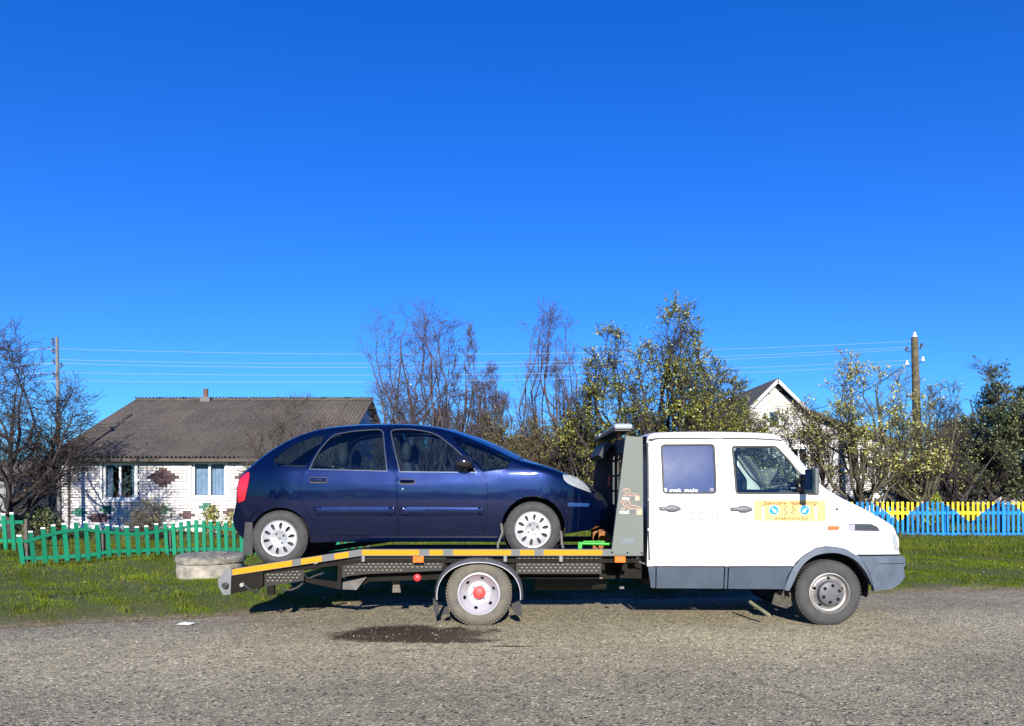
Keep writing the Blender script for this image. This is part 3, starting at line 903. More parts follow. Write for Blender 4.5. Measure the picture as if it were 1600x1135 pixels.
for side in (1, -1):
    for r_ in range(rows_):
        for c_ in range(ncol):
            o = bpy.data.objects.new('roof_sheet', sm); put(o, house)
            d = rl * r_
            yy = RY - (Lsl - d) * math.cos(pitch); zz = RZ - (Lsl - d) * math.sin(pitch)
            lift = .012 * (rows_ - 0 - r_) * 0 + .030 + random.uniform(0, .006)
            x0 = RX0 + c_ * SWf
            if side == 1:
                o.location = Vector((x0, yy, zz + lift)) - house.location
                o.rotation_euler = (pitch - .002 + random.uniform(-.001, .001), 0, random.uniform(-.002, .002))
            else:
                o.location = Vector((x0 + SW, 2 * RY - yy, zz + lift)) - house.location
                o.rotation_euler = (pitch - .012, 0, PI)
# ridge capping, chimney pipe, verge boards
mb = MB()
N = 60; vs = []
for k in range(N + 1):
    xx = RX0 + (RX1 - RX0) * k / N; sag = .03 * math.sin(k * .9) * .4
    vs += [(xx, RY - .18, RZ - .02 + sag), (xx, RY - .06, RZ + .07 + sag), (xx, RY + .06, RZ + .07 + sag), (xx, RY + .18, RZ - .02 + sag)]
mb.add(vs, [(4 * k + j, 4 * k + 4 + j, 4 * k + 5 + j, 4 * k + 1 + j) for k in range(N) for j in range(3)], 0, False)
mb.build('ridge_cap', slate, house, fixn=False)
mb = MB().tube([(hx(324, 29.7), 29.55, RZ - .3), (hx(324, 29.7), 29.55, RZ + .42)], .095, 14)
mb.build('chimney_pipe', M('brown_clay_pipe', (.14, .07, .06), .8, 0, .2, 5), house)
MB().box(hx(319, 29.7), hx(334, 29.7), 29.3, 29.8, RZ - .12, RZ + .07).build('chimney_base', galv, house)
mb = MB()
for xx in (RX0 + .02, RX1 - .05):
    for s_ in (1, -1):
        mb.bar((xx, RY + s_ * (RY - EYv), EZ - .07), (xx, RY, RZ - .07), .03, .14)
mb.build('barge_board', wood_dark, house)
MB().box(RX0 + .04, RX1 - .04, EYv + .03, EYv + .06, EZ - .12, EZ - .02).build('fascia_board', wood_dark, house)
MB().box(RX0 + .06, RX1 - .06, EYv + .06, HY - .03, EZ - .10, EZ - .08).build('soffit', wood_dark, house)
# meter box and drainpipe at the left corner
MB().tube([(WX0 + .34, HY - .05, 2.4), (WX0 + .34, HY - .05, .1)], .035, 8).build('drainpipe', wood_dark, house)

# ------------------------------------------------------------------ gabled house on the right
GY = 32.0
def kx(px): return (px - 800) / F * GY
def kz(py): return EYE - (py - HOR) / F * GY
h2 = thing('gabled_house', 'white brick house with steep gable and lean-to roof behind the leafy trees', 'house', (kx(1210), GY, 0))
ap = (kx(1211), kz(597)); LX = kx(1108); RXk = kx(1404)
gl = (LX, kz(700)); k1 = (kx(1260), kz(645)); k2 = (kx(1300), kz(660)); k3 = (RXk, kz(694))
win2 = [(kx(1202), kx(1215.5), kz(668), kz(643.5)), (kx(1328), kx(1358), kz(742), kz(699)), (kx(1235), kx(1262), kz(742), kz(699))]
out2 = [(LX, 0), (RXk, 0), k3, k2, k1, ap, gl]
holes2 = [[(a, z0), (b, z0), (b, z1), (a, z1)] for a, b, z0, z1 in win2]
panel('wall', out2, holes2, GY + .012, mortar, h2, step=50, thick=.3, smooth=False, ostep=50)
mb = MB(); row = 0; z = .55
P2 = out2
while z < ap[1]:
    x = LX - (BW / 2 if row % 2 else 0); zc = z + BH / 2
    cut = np.array([(x + BW / 2 + i_ * BW, zc) for i_ in range(int((RXk - LX) / BW) + 1)])
    ok = inpoly(cut, shrink(P2, .1))
    for (cx_, _), k_ in zip(cut, ok):
        if not k_: continue
        if any(a - .12 < cx_ < b + .12 and z0 - .06 < zc < z1 + .06 for a, b, z0, z1 in win2): continue
        d = random.uniform(-.003, .003)
        mb.box(cx_ - BW / 2 + .006, cx_ + BW / 2 - .006, GY - .012 + d, GY + .014, z + .009, z + BH - .009)
    z += BH; row += 1
o = mb.build('brick_courses', silicate, h2, fixn=False); o['kind'] = 'stuff'
MB().box(LX, RXk + .02, GY - .06, GY + .008, 0, .54).build('plinth', plaster, h2)
for i_, (a, b, z0, z1) in enumerate(win2):
    mb = MB(); t = .06
    for q in ((a, a + t), (b - t, b)) + (() if i_ == 0 else (((a + b) / 2 - t / 2, (a + b) / 2 + t / 2),)): mb.box(q[0], q[1], GY + .03, GY + .09, z0, z1)
    mb.box(a + t, b - t, GY + .033, GY + .087, z0, z0 + t); mb.box(a + t, b - t, GY + .033, GY + .087, z1 - t, z1)
    MB().box(a - .14, a, GY - .03, GY + .09, z0 - .10, z1 + .10).box(b, b + .14, GY - .03, GY + .09, z0 - .10, z1 + .10).box(a, b, GY - .028, GY + .09, z1, z1 + .098).box(a, b, GY - .028, GY + .09, z0 - .098, z0).build('window_surround', plaster, h2)
    w_ = mb.build('window', white_frame if i_ else M('grey_blue_frame', (.12, .14, .17), .6), h2)
    MB().box(a + t, b - t, GY + .055, GY + .061, z0 + t, z1 - t).build('pane', wglass, w_)
    MB().box(a - .3, b + .3, GY + .7, GY + .72, z0 - .3, z1 + .3).build('room_back', room, w_)
sidem = MB()
dpt = 9.0
def slab(a, b, name, th=.10, over=.35):
    q = lambda y: [(a[0], y, a[1] + .02), (b[0], y, b[1] + .02), (b[0], y, b[1] + .02 + th), (a[0], y, a[1] + .02 + th)]
    MB().hexa(q(GY - over), q(GY + dpt)).build(name, slate, h2)
slab((gl[0] - .35, gl[1] - .35), ap, 'roof'); slab(ap, k1, 'roof'); slab(k1, k2, 'roof'); slab(k2, (k3[0] + .35, k3[1] - .1), 'roof')
mb = MB()
for a, b in (((gl[0] - .35, gl[1] - .35), ap), (ap, k1)):
    mb.bar((a[0], GY - .37, a[1] + .0), (b[0], GY - .37, b[1] + .0), .035, .14)
mb.build('barge_board', M('pale_barge_board', (.42, .42, .42), .8), h2)
mb = MB()
for a, b in ((k1, k2), (k2, (k3[0] + .35, k3[1] - .1))):
    mb.bar((a[0], GY - .38, a[1] + .0), (b[0], GY - .38, b[1] + .0), .035, .18)
mb.build('eaves_board', wood_dark, h2)
MB().box(RXk - .3, RXk, GY + .32, GY + dpt, 0, k3[1]).box(LX, LX + .3, GY + .32, GY + dpt, 0, gl[1]).build('side_wall', silicate, h2)

# ------------------------------------------------------------------ sheds
def shed(name, label, x0, x1, y0, y1, z1, z2, wallm, parts=6):
    s_ = thing(name, label, 'shed', ((x0 + x1) / 2, y0, 0))
    MB().box(x0, x1, y0 + .04, y1, 0, z1).build('wall', wallm, s_)
    n_ = max(3, int((x1 - x0) / .28))
    for i_ in range(n_):
        a = x0 + (x1 - x0) * i_ / n_
        MB().box(a + .008, a + (x1 - x0) / n_ - .008, y0, y0 + .035 + random.uniform(0, .01), .05, z1).build('board', wallm, s_)
    ym = (y0 + y1) / 2
    MB().add([(x0 - .2, y0 - .3, z1 - .05), (x1 + .2, y0 - .3, z1 - .05), (x1 + .2, ym, z2), (x0 - .2, ym, z2), (x0 - .2, y1 + .3, z1 - .05), (x1 + .2, y1 + .3, z1 - .05),
              (x0 - .2, y0 - .3, z1 + .02), (x1 + .2, y0 - .3, z1 + .02), (x1 + .2, ym, z2 + .07), (x0 - .2, ym, z2 + .07), (x0 - .2, y1 + .3, z1 + .02), (x1 + .2, y1 + .3, z1 + .02)],
             [(0, 1, 2, 3), (3, 2, 5, 4), (6, 7, 8, 9), (9, 8, 11, 10), (0, 1, 7, 6), (4, 5, 11, 10), (0, 3, 9, 6), (3, 4, 10, 9), (1, 2, 8, 7), (2, 5, 11, 8)]).build('roof', slate, s_)
    return s_
greywood = M('grey_weathered_boards', (.30, .29, .27), .9, 0, .2, 4, bump=.3, bscale=30)
bluegrey = M('blue_grey_boards', (.19, .23, .26), .9, 0, .2, 4, bump=.3, bscale=30)
shed('wooden_shed', 'low grey shed with flat slate roof behind the leftmost bare tree', at(22, 0, 33).x, at(96, 0, 33).x, 33, 37, 1.35, 1.95, greywood)
shed('wooden_shed', 'pale shed cut by the left edge of the picture', at(-60, 0, 27).x, at(20, 0, 27).x, 27, 31, 1.9, 2.5, M('pale_shed_wall', (.22, .235, .24), .9, 0, .15, 3))
shed('wooden_shed', 'blue grey board shed far back at the right beyond the field', at(1478, 0, 62).x, at(1530, 0, 62).x, 62, 67, 2.3, 3.4, bluegrey)
# ------------------------------------------------------------------ fences
def fence_mat(name, col, worn):
    m, nt, p, out = new_mat(name)
    oi = nt.nodes.new('ShaderNodeObjectInfo')
    n_ = noise(nt, 12, 8, .75); n_.inputs['Distortion'].default_value = .4
    r0 = ramp(nt, oi.outputs['Random'], [(0, tuple(c * .8 for c in col)), (1, tuple(min(1, c * 1.15) for c in col))])
    w_ = ramp(nt, n_.outputs['Fac'], [(.60, (0, 0, 0)), (.72, (1, 1, 1))])
    nt.links.new(mixc(nt, w_.outputs[0], r0.outputs[0], worn), p.inputs['Base Color'])
    p.inputs['Roughness'].default_value = .65; p.inputs['Specular IOR Level'].default_value = .2
    bumpn(nt, p, n_.outputs['Fac'], .35, .01)
    return m
fgreen = fence_mat('green_fence_paint', (.002, .150, .078), (.03, .11, .06))
fwhite = fence_mat('white_fence_tip', (.72, .72, .70), (.5, .5, .46))
fblue = fence_mat('blue_fence_paint', (.010, .18, .52), (.05, .16, .28))
fyellow = fence_mat('yellow_fence_paint', (.72, .50, .02), (.45, .33, .08))
def picket(fence, name, base, top, w, th, mats, zsplit=None, dirx=(1, 0), cap=.03, kind=None):
    """one board from base to top (points), mats = (main, upper); zsplit = (z at left edge, z at right edge)"""
    b = Vector(base); t = Vector(top); dx = Vector((dirx[0], dirx[1], 0)).normalized(); dy = Vector((-dx.y, dx.x, 0))
    def q(f0, f1):
        pl = b.lerp(t, f0) - dx * w / 2; pr = b.lerp(t, f1) + dx * w / 2
        return [pl, pr, pr + dy * th, pl + dy * th]
    H = t.z - b.z
    if zsplit is None: s0 = s1 = 1 - cap / H
    else: s0, s1 = [min(1 - 1e-3, max(1e-3, (z_ - b.z) / H)) for z_ in zsplit]
    mb = MB(); mb.hexa(q(0, 0), q(s0, s1), 0); mb.hexa(q(s0, s1), q(1, 1), 1)
    return mb.build(name, mats, fence, fixn=False)
random.seed(21)
# wavy green picket fence
P0 = at(37, 0, 13.55); P1 = at(262, 0, 15.2); P2_ = at(575, 0, 15.25)
ft = thing('picket_fence', 'wavy green picket fence with white tips in front of the long house', 'fence', (P1.x, P1.y, 0))
topc = [(28, 838), (40, 832), (52, 829), (65, 825), (78, 822), (90, 819), (103, 817), (114, 815), (127, 814), (140, 815.5), (152, 817), (164, 819), (176, 820), (188, 821.5), (200, 822.5), (212, 823), (222, 822), (234, 820), (247, 818), (258, 816), (270, 815), (280, 814), (292, 811.5), (304, 810), (315, 810.5), (327, 812), (338, 812.5), (350, 814), (362, 815), (374, 817), (400, 819), (430, 815), (470, 811), (520, 817), (575, 813)]
TX = [a for a, b in topc]; TY = [b for a, b in topc]
def along(A, B, step):
    L = (Vector((B.x, B.y, 0)) - Vector((A.x, A.y, 0))).length; n_ = int(round(L / step))
    return [(A.x + (B.x - A.x) * i_ / n_, A.y + (B.y - A.y) * i_ / n_) for i_ in range(n_)]
for (A, B, st) in ((P0, P1, .1835), (P1, P2_, .155)):
    d = Vector((B.x - A.x, B.y - A.y, 0)).normalized()
    pts = along(A, B, st)
    for (x, y) in pts:
        px = 800 + x / y * F
        zt = hz(np.interp(px - 4, TX, TY), y) + random.uniform(-.008, .008)
        zb = gzf(x, y) + .03 + random.uniform(-.01, .02)
        lean = np.interp(px, [30, 260, 400], [.07, .035, .01]) + random.uniform(-.012, .012)
        w_ = .072 + random.uniform(-.004, .006)
        picket(ft, 'picket', (x, y - .022, zb), (x - lean, y - .022, zt), w_, .02, [fgreen, fwhite], dirx=(d.x, d.y), cap=.028)
    # two rails
    for k_, h_ in enumerate((.18, -.20)):
        pr = pts + [(B.x, B.y)]
        mb = MB()
        for (a, b) in zip(pr[:-1], pr[1:]):
            z_ = []
            for (x, y) in (a, b):
                px = 800 + x / y * F
                z_.append((hz(np.interp(px, TX, TY), y) + h_ * 0 - .16) if k_ == 0 else gzf(x, y) + .16)
            mb.bar((a[0], a[1] + .025, z_[0]), (b[0], b[1] + .025, z_[1]), .035, .06)
        mb.build('rail', fgreen, ft, fixn=False)
for p_ in (P0, P1.lerp(P0, .5), P1, P1.lerp(P2_, .5), P2_):
    zz = .62
    MB().box(p_.x - .04, p_.x + .04, p_.y + .05, p_.y + .13, 0, zz).build('fence_post', wood_dark, ft)
# higher section at the left edge
ft2 = thing('picket_fence', 'taller green picket fence piece at the left edge of the picture', 'fence', (at(0, 0, 16.6).x, 16.6, 0))
A = at(-120, 0, 16.6); B = at(36, 0, 16.6)
for (x, y) in along(A, B, .19):
    px = 800 + x / y * F; zt = hz(801 + (22 - px) * .12, y)
    picket(ft2, 'picket', (x, y - .022, gzf(x, y) + .02), (x - .06, y - .022, zt), .088, .02, [fgreen, fwhite], cap=.04)
for z_ in (.28, .70): MB().box(A.x, B.x, 16.603, 16.64, z_, z_ + .07).build('rail', fgreen, ft2)
MB().box(B.x - .02, B.x + .06, 16.65, 16.73, 0, .8).build('fence_post', wood_dark, ft2)
# blue fence with yellow triangles
YB = 21.6
fb = thing('picket_fence', 'sky blue picket fence with yellow triangles painted along its top', 'fence', (at(1480, 0, YB).x, YB, 0))
A = at(1292, 0, YB); B = at(1700, 0, YB)
def yb_px(px):
    """lower limit of the yellow paint as a photo row"""
    for a, m_, b, bot in ((1362, 1405, 1442, 815.5), (1472, 1515, 1557, 816), (1576, 1618, 1660, 816), (1252, 1297, 1336, 815)):
        if a < px < b: return 784 + (bot - 784) * ((px - a) / (m_ - a) if px < m_ else (b - px) / (b - m_))
    return None
for (x, y) in along(A, B, .1465):
    px = 800 + x / y * F; zt = hz(784.5, y) + random.uniform(-.008, .008); w_ = .068; dpx = w_ / 2 / y * F
    v0, v1, vm = yb_px(px - dpx), yb_px(px + dpx), yb_px(px)
    zs = (hz(v0 or 784.5, y), hz(v1 or 784.5, y)) if vm else None
    if zs is None: mats = [fblue, fblue]
    else: mats = [fblue, fyellow]
    picket(fb, 'picket', (x + .01, y - .022, gzf(x, y) + .02), (x + random.uniform(-.01, .01), y - .022, zt), w_, .02, mats, zsplit=zs, cap=.02)
yr = MB()
segs = [1292 + i_ * 4 for i_ in range(103)]
mb = MB()
for a, b in zip(segs[:-1], segs[1:]):
    v = yb_px((a + b) / 2); mb.box(at(a, 0, YB).x, at(b, 0, YB).x, YB + .001, YB + .035, hz(804, YB), hz(799.5, YB), 1 if (v and v > 802) else 0)
mb.build('rail', [fblue, fyellow], fb, fixn=False)
MB().box(A.x, B.x, YB + .001, YB + .035, hz(838, YB), hz(833, YB)).build('rail', fblue, fb)
for px in (1300, 1390, 1480, 1570, 1660):
    x = at(px, 0, YB).x; MB().box(x - .05, x + .05, YB + .04, YB + .14, 0, .95).build('fence_post', fblue, fb)
# old dark fence in front of the gabled house
fd = thing('picket_fence', 'old dark wooden picket fence in front of the gabled house', 'fence', (at(1350, 0, 24).x, 24, 0))
A = at(1180, 0, 24.2); B = at(1396, 0, 24.2)
for (x, y) in along(A, B, .118):
    picket(fd, 'picket', (x, y, .03), (x + random.uniform(-.01, .01), y, hz(777.5, 24.2) + random.uniform(-.03, .02)), .062, .02, [wood_dark, wood_dark], cap=.03)
for z_ in (.4, .95): MB().box(A.x, B.x, 24.225, 24.26, z_, z_ + .06).build('rail', wood_dark, fd)
# far grey fence across the field
ff = thing('board_fence', 'pale grey board fence far back across the field at the right', 'fence', (at(1560, 0, 58).x, 58, 0))
A = at(1440, 0, 58); B = at(1680, 0, 58)
for (x, y) in along(A, B, .30):
    MB().box(x, x + .28, y, y + .03, .1, 1.75 + random.uniform(-.05, .05)).build('board', greywood, ff, fixn=False)
for z_ in (.5, 1.4): MB().box(A.x, B.x, 58.035, 58.08, z_, z_ + .1).build('rail', greywood, ff)

# ------------------------------------------------------------------ concrete well rings
wc = at(329, 0, 12.25)
conc = M('weathered_concrete', (.36, .325, .26), .95, 0, .22, 7, bump=.5, bscale=35, col2=(.15, .14, .12))
conc2 = M('mossy_concrete_lid', (.26, .245, .20), .95, 0, .25, 11, bump=.6, bscale=30, col2=(.09, .085, .07))
well = thing('concrete_well', 'low round concrete well ring with a cracked lid slab on the grass verge', 'well', (wc.x, wc.y, 0))
o = MB().lathe([(.0, .0), (.515, .0), (.525, .12), (.52, .255), (.50, .27), (0, .27)], (wc.x, wc.y, .02), 'Z', 64).build('ring', conc, well)
random.seed(4)
rp = []
mb = MB(); N = 72
prof = [(.0, .40), (.22, .40), (.225, .388), (.25, .388), (.255, .403), (.515, .392), (.545, .37), (.552, .33), (.542, .282), (.48, .282), (0, .282)]
vs = []; 
for (r_, h_) in prof:
    for k in range(N):
        a = 2 * PI * k / N; j = 1 + (.012 * math.sin(3 * a + 1) + random.uniform(-.010, .010)) * (r_ > .5)
        tilt = .012 * math.sin(a)
        vs.append((wc.x + r_ * j * math.cos(a), wc.y + r_ * j * math.sin(a), h_ + .02 + tilt + random.uniform(-.003, .003)))
mb.add(vs, [(i_ * N + k, i_ * N + (k + 1) % N, (i_ + 1) * N + (k + 1) % N, (i_ + 1) * N + k) for i_ in range(len(prof) - 1) for k in range(N)], 0, True)
mb.build('lid', conc2, well)

# ------------------------------------------------------------------ utility poles and wires
conc_pole = M('concrete_pole', (.17, .16, .16), .9, 0, .15, 5, bump=.2)
wood_pole = M('tarred_wood_pole', (.125, .10, .055), .9, 0, .25, 5, bump=.3, bscale=40, col2=(.06, .05, .03))
porc = M('white_porcelain', (.75, .75, .75), .15, 0, .03, 10, coat=.6)
dporc = M('dark_insulator', (.05, .05, .06), .2, 0, .1, 10, coat=.6)
def insulator(p, par, m_, s=1, side=0):
    """hook with bell insulator; side = horizontal offset from the pole"""
    mb = MB().tube([(p[0] - side, p[1], p[2] - .03), (p[0] - side * .2, p[1], p[2] - .05), (p[0], p[1], p[2] - .01), (p[0], p[1], p[2] + .05)], .012, 6)
    h_ = mb.build('hook', dark_steel, par)
    MB().lathe([(0, .14 * s), (.03 * s, .135 * s), (.04 * s, .10 * s), (.03 * s, .085 * s), (.055 * s, .05 * s), (.06 * s, 0), (.0, .0)], p, 'Z', 14).build('insulator', m_, par)
LY = 22.9
lp = thing('utility_pole', 'thin grey concrete utility pole in front of the left corner of the long house', 'pole', at(93, 0, LY) * 1)
lp.location.z = 0
pb = at(93.5, HOR, LY); pt = at(89, 527, LY)
MB().tube([(pb.x, LY, -.1), ((pb.x + pt.x) / 2, LY, pt.z / 2), (pt.x, LY, pt.z)], [.075, .058, .044], 10).build('pole', conc_pole, lp)
RYp = 26.5
rp_ = thing('utility_pole', 'thick brown wooden utility pole rising out of the trees at the right', 'pole', (at(1436, 0, RYp).x, RYp, 0))
qb = at(1437, HOR, RYp); qt = at(1429, 528, RYp)
MB().tube([(qb.x, RYp, -.1), ((qb.x + qt.x) / 2, RYp, qt.z / 2), (qt.x, RYp, qt.z)], [.175, .145, .115], 14).build('pole', wood_pole, rp_)
lrows = [545, 562, 568, 582, 595]
rrows = [533, 541, 546, 562, 570]
wm = M('aluminium_wire', (.40, .44, .50), .45, .4, .03, 5)
lx = [84, 84, 96, 84, 96]
rx_ = [1429, 1440, 1417, 1441, 1417]
for i_, (r0, x0) in enumerate(zip(lrows, lx)):
    p_ = at(x0, r0, LY); insulator((p_.x, p_.y - .01, p_.z - .1), lp, dporc, .8, p_.x - pt.x)
for r0 in (533, 539, 550):
    p_ = at(83, r0, LY); insulator((p_.x, p_.y - .01, p_.z), lp, dporc, .7, p_.x - pt.x)
p_ = at(1429, 527, RYp); insulator((p_.x, p_.y, p_.z), rp_, porc, 1.3, .02)
for x0, r0, m_ in ((1417, 546, dporc), (1440, 541, dporc), (1417, 568, porc), (1442, 562, porc)):
    p_ = at(x0, r0, RYp); insulator((p_.x, p_.y, p_.z - .05), rp_, m_, 1.1, p_.x - qt.x)
mid = [553.0, 566.6, 572.3, 584.5, 593.6]     # photo row of the wires at column 800
names = ['topmost of the five wires spanning between the two poles', 'second wire from the top spanning between the two poles', 'middle one of the five wires spanning between the two poles', 'second wire from the bottom spanning between the two poles', 'lowest of the five wires spanning between the two poles']
for i_ in range(5):
    a = at(lx[i_], lrows[i_], LY); b = at(rx_[i_], rrows[i_], RYp); mrow = mid[i_]
    tm = (0 - a.x) / (b.x - a.x); ym = a.y + (b.y - a.y) * tm; zm = hz(mrow, ym)
    s_ = ((a.z + (b.z - a.z) * tm) - zm) / (4 * tm * (1 - tm))
    pts = []
    for k in range(41):
        t = k / 40; pts.append((a.x + (b.x - a.x) * t, a.y + (b.y - a.y) * t, a.z + (b.z - a.z) * t - s_ * 4 * t * (1 - t)))
    o = MB().tube(pts, .0048, 5).build('power_line', wm); tag(o, names[i_], 'wire', 'overhead wires between the poles')
for i_, n_ in zip(range(4), ('topmost', 'second highest', 'third highest', 'lowest')):
    a = at(lx[i_ + (i_ > 2)], lrows[i_ + (i_ > 0)] if i_ else 545, LY); b = Vector((a.x - 30, a.y - 2.0, a.z + .2))
    pts = [(a.x + (b.x - a.x) * t, a.y + (b.y - a.y) * t, a.z + (b.z - a.z) * t - .5 * 4 * t * (1 - t)) for t in [k / 16 for k in range(17)]]
    o = MB().tube(pts, .0055, 5).build('power_line', wm); tag(o, n_ + ' wire running left from the thin concrete pole through the bare tree', 'wire', 'wires left of the concrete pole')
a = at(1415, 570, RYp); b = at(1383, 583, RYp - 1.5); c_ = at(1270, 640, 30.5)
pts = [(a.x + (c_.x - a.x) * t, a.y + (c_.y - a.y) * t, a.z + (c_.z - a.z) * t - .25 * 4 * t * (1 - t)) for t in [k / 12 for k in range(13)]]
o = MB().tube(pts, .014, 5).build('power_line', seal); tag(o, 'dark service cable sloping from the wooden pole to the gabled house', 'wire')

# ------------------------------------------------------------------ trees
def rot_about(v, ax, ang):
    c = np.cos(ang)[:, None]; s = np.sin(ang)[:, None]
    return v * c + np.cross(ax, v) * s + ax * (ax * v).sum(1)[:, None] * (1 - c)
def norm(v): return v / (np.linalg.norm(v, axis=-1, keepdims=True) + 1e-9)
def growlev(P, D, L, R0, k, wig, trop, rg, taper=.45):
    N = len(P); pts = [P]; d = D.copy(); dirs = [d]
    for i_ in range(k):
        d = norm(d + rg.normal(0, wig, (N, 3)) + np.array([0, 0, trop]))
        pts.append(pts[-1] + d * (L / k)[:, None]); dirs.append(d)
    rad = R0[:, None] * np.linspace(1, taper, k + 1)[None]
    return np.stack(pts, 1), np.stack(dirs, 1), rad
def tubes_np(pts, rad, n_):
    N, K, _ = pts.shape
    d = np.gradient(pts, axis=1); d = norm(d)
    ref = np.where(np.abs(d[..., 2:3]) < .9, np.array([0, 0, 1.]), np.array([1., 0, 0]))
    ref = np.repeat(ref[:, :1], K, 1)
    u = norm(np.cross(d, ref)); v = np.cross(d, u)
    a = np.arange(n_) * 2 * PI / n_
    ring = u[:, :, None] * np.cos(a)[None, None, :, None] + v[:, :, None] * np.sin(a)[None, None, :, None]
    Vv = pts[:, :, None] + ring * rad[:, :, None, None]
    idx = np.arange(N * K * n_).reshape(N, K, n_)
    A = idx[:, :-1]; B = idx[:, 1:]
    Q = np.stack([A, np.roll(A, -1, 2), np.roll(B, -1, 2), B], -1).reshape(-1, 4)
    return Vv.reshape(-1, 3), Q
def tree(name, label, cat, px, Y, top, spread, seed, bark, leaf=None, nleaf=0, lsize=.06, group=None, stems=1, trunk_h=.3, base_r=.12, n1=9, n2=8, n3=7, n4=5,
         wig=.16, trop=.09, z0=None, ang=(.7, 1.25), minr=.006, leaf_lo=0, lean=0, twig_len=1.0, low=.25, leafbias=None, fan=0, cx=None, shape='egg'):
    """bare skeleton of branches grown level by level; top = photo row of the crown's top, spread = photo half width"""
    rg = np.random.default_rng(seed)
    X = (px - 800) / F * Y; zb = gzf(X, Y) if z0 is None else z0
    H = hz(top, Y) - zb; W = spread / F * Y
    t_ = thing(name, label, cat, (X, Y, zb), group)
    a = rg.uniform(0, 2 * PI, stems); off = (.0 if stems == 1 else 1)
    P = np.stack([X + np.cos(a) * .12 * off * W * .5, Y + np.sin(a) * .12 * off * W * .5, np.full(stems, zb - .05)], 1)
    D = norm(np.stack([np.cos(a) * (.0 if stems == 1 else rg.uniform(.15, .55, stems)) + lean, np.sin(a) * (.0 if stems == 1 else rg.uniform(.15, .4, stems)), np.ones(stems)], 1))
    L = np.full(stems, H * .84) * (1 if stems == 1 else rg.uniform(.65, 1, stems))
    lev = []
    pts, dirs, rad = growlev(P, D, L, np.full(stems, base_r), 9, wig * .28, .03, rg, .12)
    lev.append((pts, rad, 9))
    def spawn(pts, dirs, rad, n_, lo, Lf, angr, rf, k, wig_, trop_, taper):
        N, K, _ = pts.shape
        tt = rg.uniform(lo, .98, (N, n_)); tt[:, 0] = .97
        f = tt * (K - 1); i_ = np.minimum(f.astype(int), K - 2); fr = (f - i_)[..., None]
        ar = np.arange(N)[:, None]
        Pb = pts[ar, i_] * (1 - fr) + pts[ar, i_ + 1] * fr
        Db = dirs[ar, i_]; rb = rad[ar, i_] * (1 - fr[..., 0]) + rad[ar, i_ + 1] * fr[..., 0]
        Pb = Pb.reshape(-1, 3); Db = Db.reshape(-1, 3); tt = tt.reshape(-1); rb = rb.reshape(-1)
        ax = norm(np.cross(Db, rg.normal(size=Db.shape)))
        an = rg.uniform(angr[0], angr[1], len(Db)) * np.where(tt > .95, .35, 1)
        Dn = norm(rot_about(Db, ax, an))
        Ln = Lf(tt, Pb) * rg.uniform(.6, 1.15, len(Db))
        Rn = np.maximum(np.minimum(rb * .8, Ln * rf), minr)
        return growlev(Pb, Dn, Ln, Rn, k, wig_, trop_, rg, taper)
    # limbs reach for points spread through the crown's volume
    prof = PROF[shape]
    NL = int(n1 * stems * 1.5) + 4
    hT = prof[0][0] + (1 - prof[0][0]) * rg.uniform(0, 1, NL) ** .8
    wT = np.interp(hT, [q[0] for q in prof], [q[1] for q in prof])
    aT = rg.uniform(0, 2 * PI, NL); rT = np.sqrt(rg.uniform(.06, 1, NL)) * wT
    T = np.stack([rT * np.cos(aT) * W, rT * np.sin(aT) * W * .85, hT * H], 1)
    st_ = rg.integers(0, stems, NL)
    tb = np.clip(hT * rg.uniform(.22, .62, NL) / .84 * (1 if stems == 1 else .8), prof[0][0] * .5, .92)
    f = tb * 9; i_ = np.minimum(f.astype(int), 8); fr = (f - i_)[:, None]
    B0 = pts[st_, i_] * (1 - fr) + pts[st_, i_ + 1] * fr
    T = T + np.array([X, Y, zb])
    D0 = T - B0; Ld = np.linalg.norm(D0, axis=1, keepdims=True)
    out = D0 * np.array([1, 1, 0]); out /= np.linalg.norm(out, axis=1, keepdims=True) + 1e-6
    C1 = B0 + Ld * .38 * norm(out * .9 + np.array([0, 0, .55]) + rg.normal(0, .22, (NL, 3)))
    C2 = T - Ld * .30 * norm(D0 / Ld * .5 + np.array([0, 0, .9]) + rg.normal(0, .22, (NL, 3)))
    u = np.linspace(0, 1, 9)[None, :, None]
    p1 = (1 - u) ** 3 * B0[:, None] + 3 * u * (1 - u) ** 2 * C1[:, None] + 3 * u * u * (1 - u) * C2[:, None] + u ** 3 * T[:, None]
    p1 = p1 + rg.normal(0, .012, p1.shape) * Ld[:, None] * np.clip(u * 4, 0, 1)
    d1 = norm(np.gradient(p1, axis=1))
    rb_ = np.maximum(np.minimum(rad[st_, i_] * .75, Ld[:, 0] * .018 + .004), minr * 1.6)
    r1 = rb_[:, None] * np.linspace(1, .22, 9)[None]; r1 = np.maximum(r1, minr)
    lev.append((p1, r1, 6))
    L1 = W * .82
    p2, d2, r2 = spawn(p1, d1, r1, n2, .3, lambda t, P_: np.full(len(t), L1 * .56) * (1.1 - .4 * t), (.35, .9), .013, 5, wig * 1.1, trop, .4)
    lev.append((p2, r2, 4))
    p3, d3, r3 = spawn(p2, d2, r2, n3, .2, lambda t, P_: np.full(len(t), L1 * .33 * twig_len) * (1.1 - .3 * t), (.35, 1.0), .016, 4, wig * 1.3, trop, .5)
    lev.append((p3, r3, 3))
    last_i = 3
    if n4:
        p4, d4, r4 = spawn(p3, d3, r3, n4, .25, lambda t, P_: np.full(len(t), L1 * .17 * twig_len), (.35, 1.0), .014, 2, wig * 1.3, trop, .6)
        lev.append((p4, r4, 3)); last_i = 4
    # fit the crown to its measured height and width
    tip = lev[last_i][0].reshape(-1, 3)
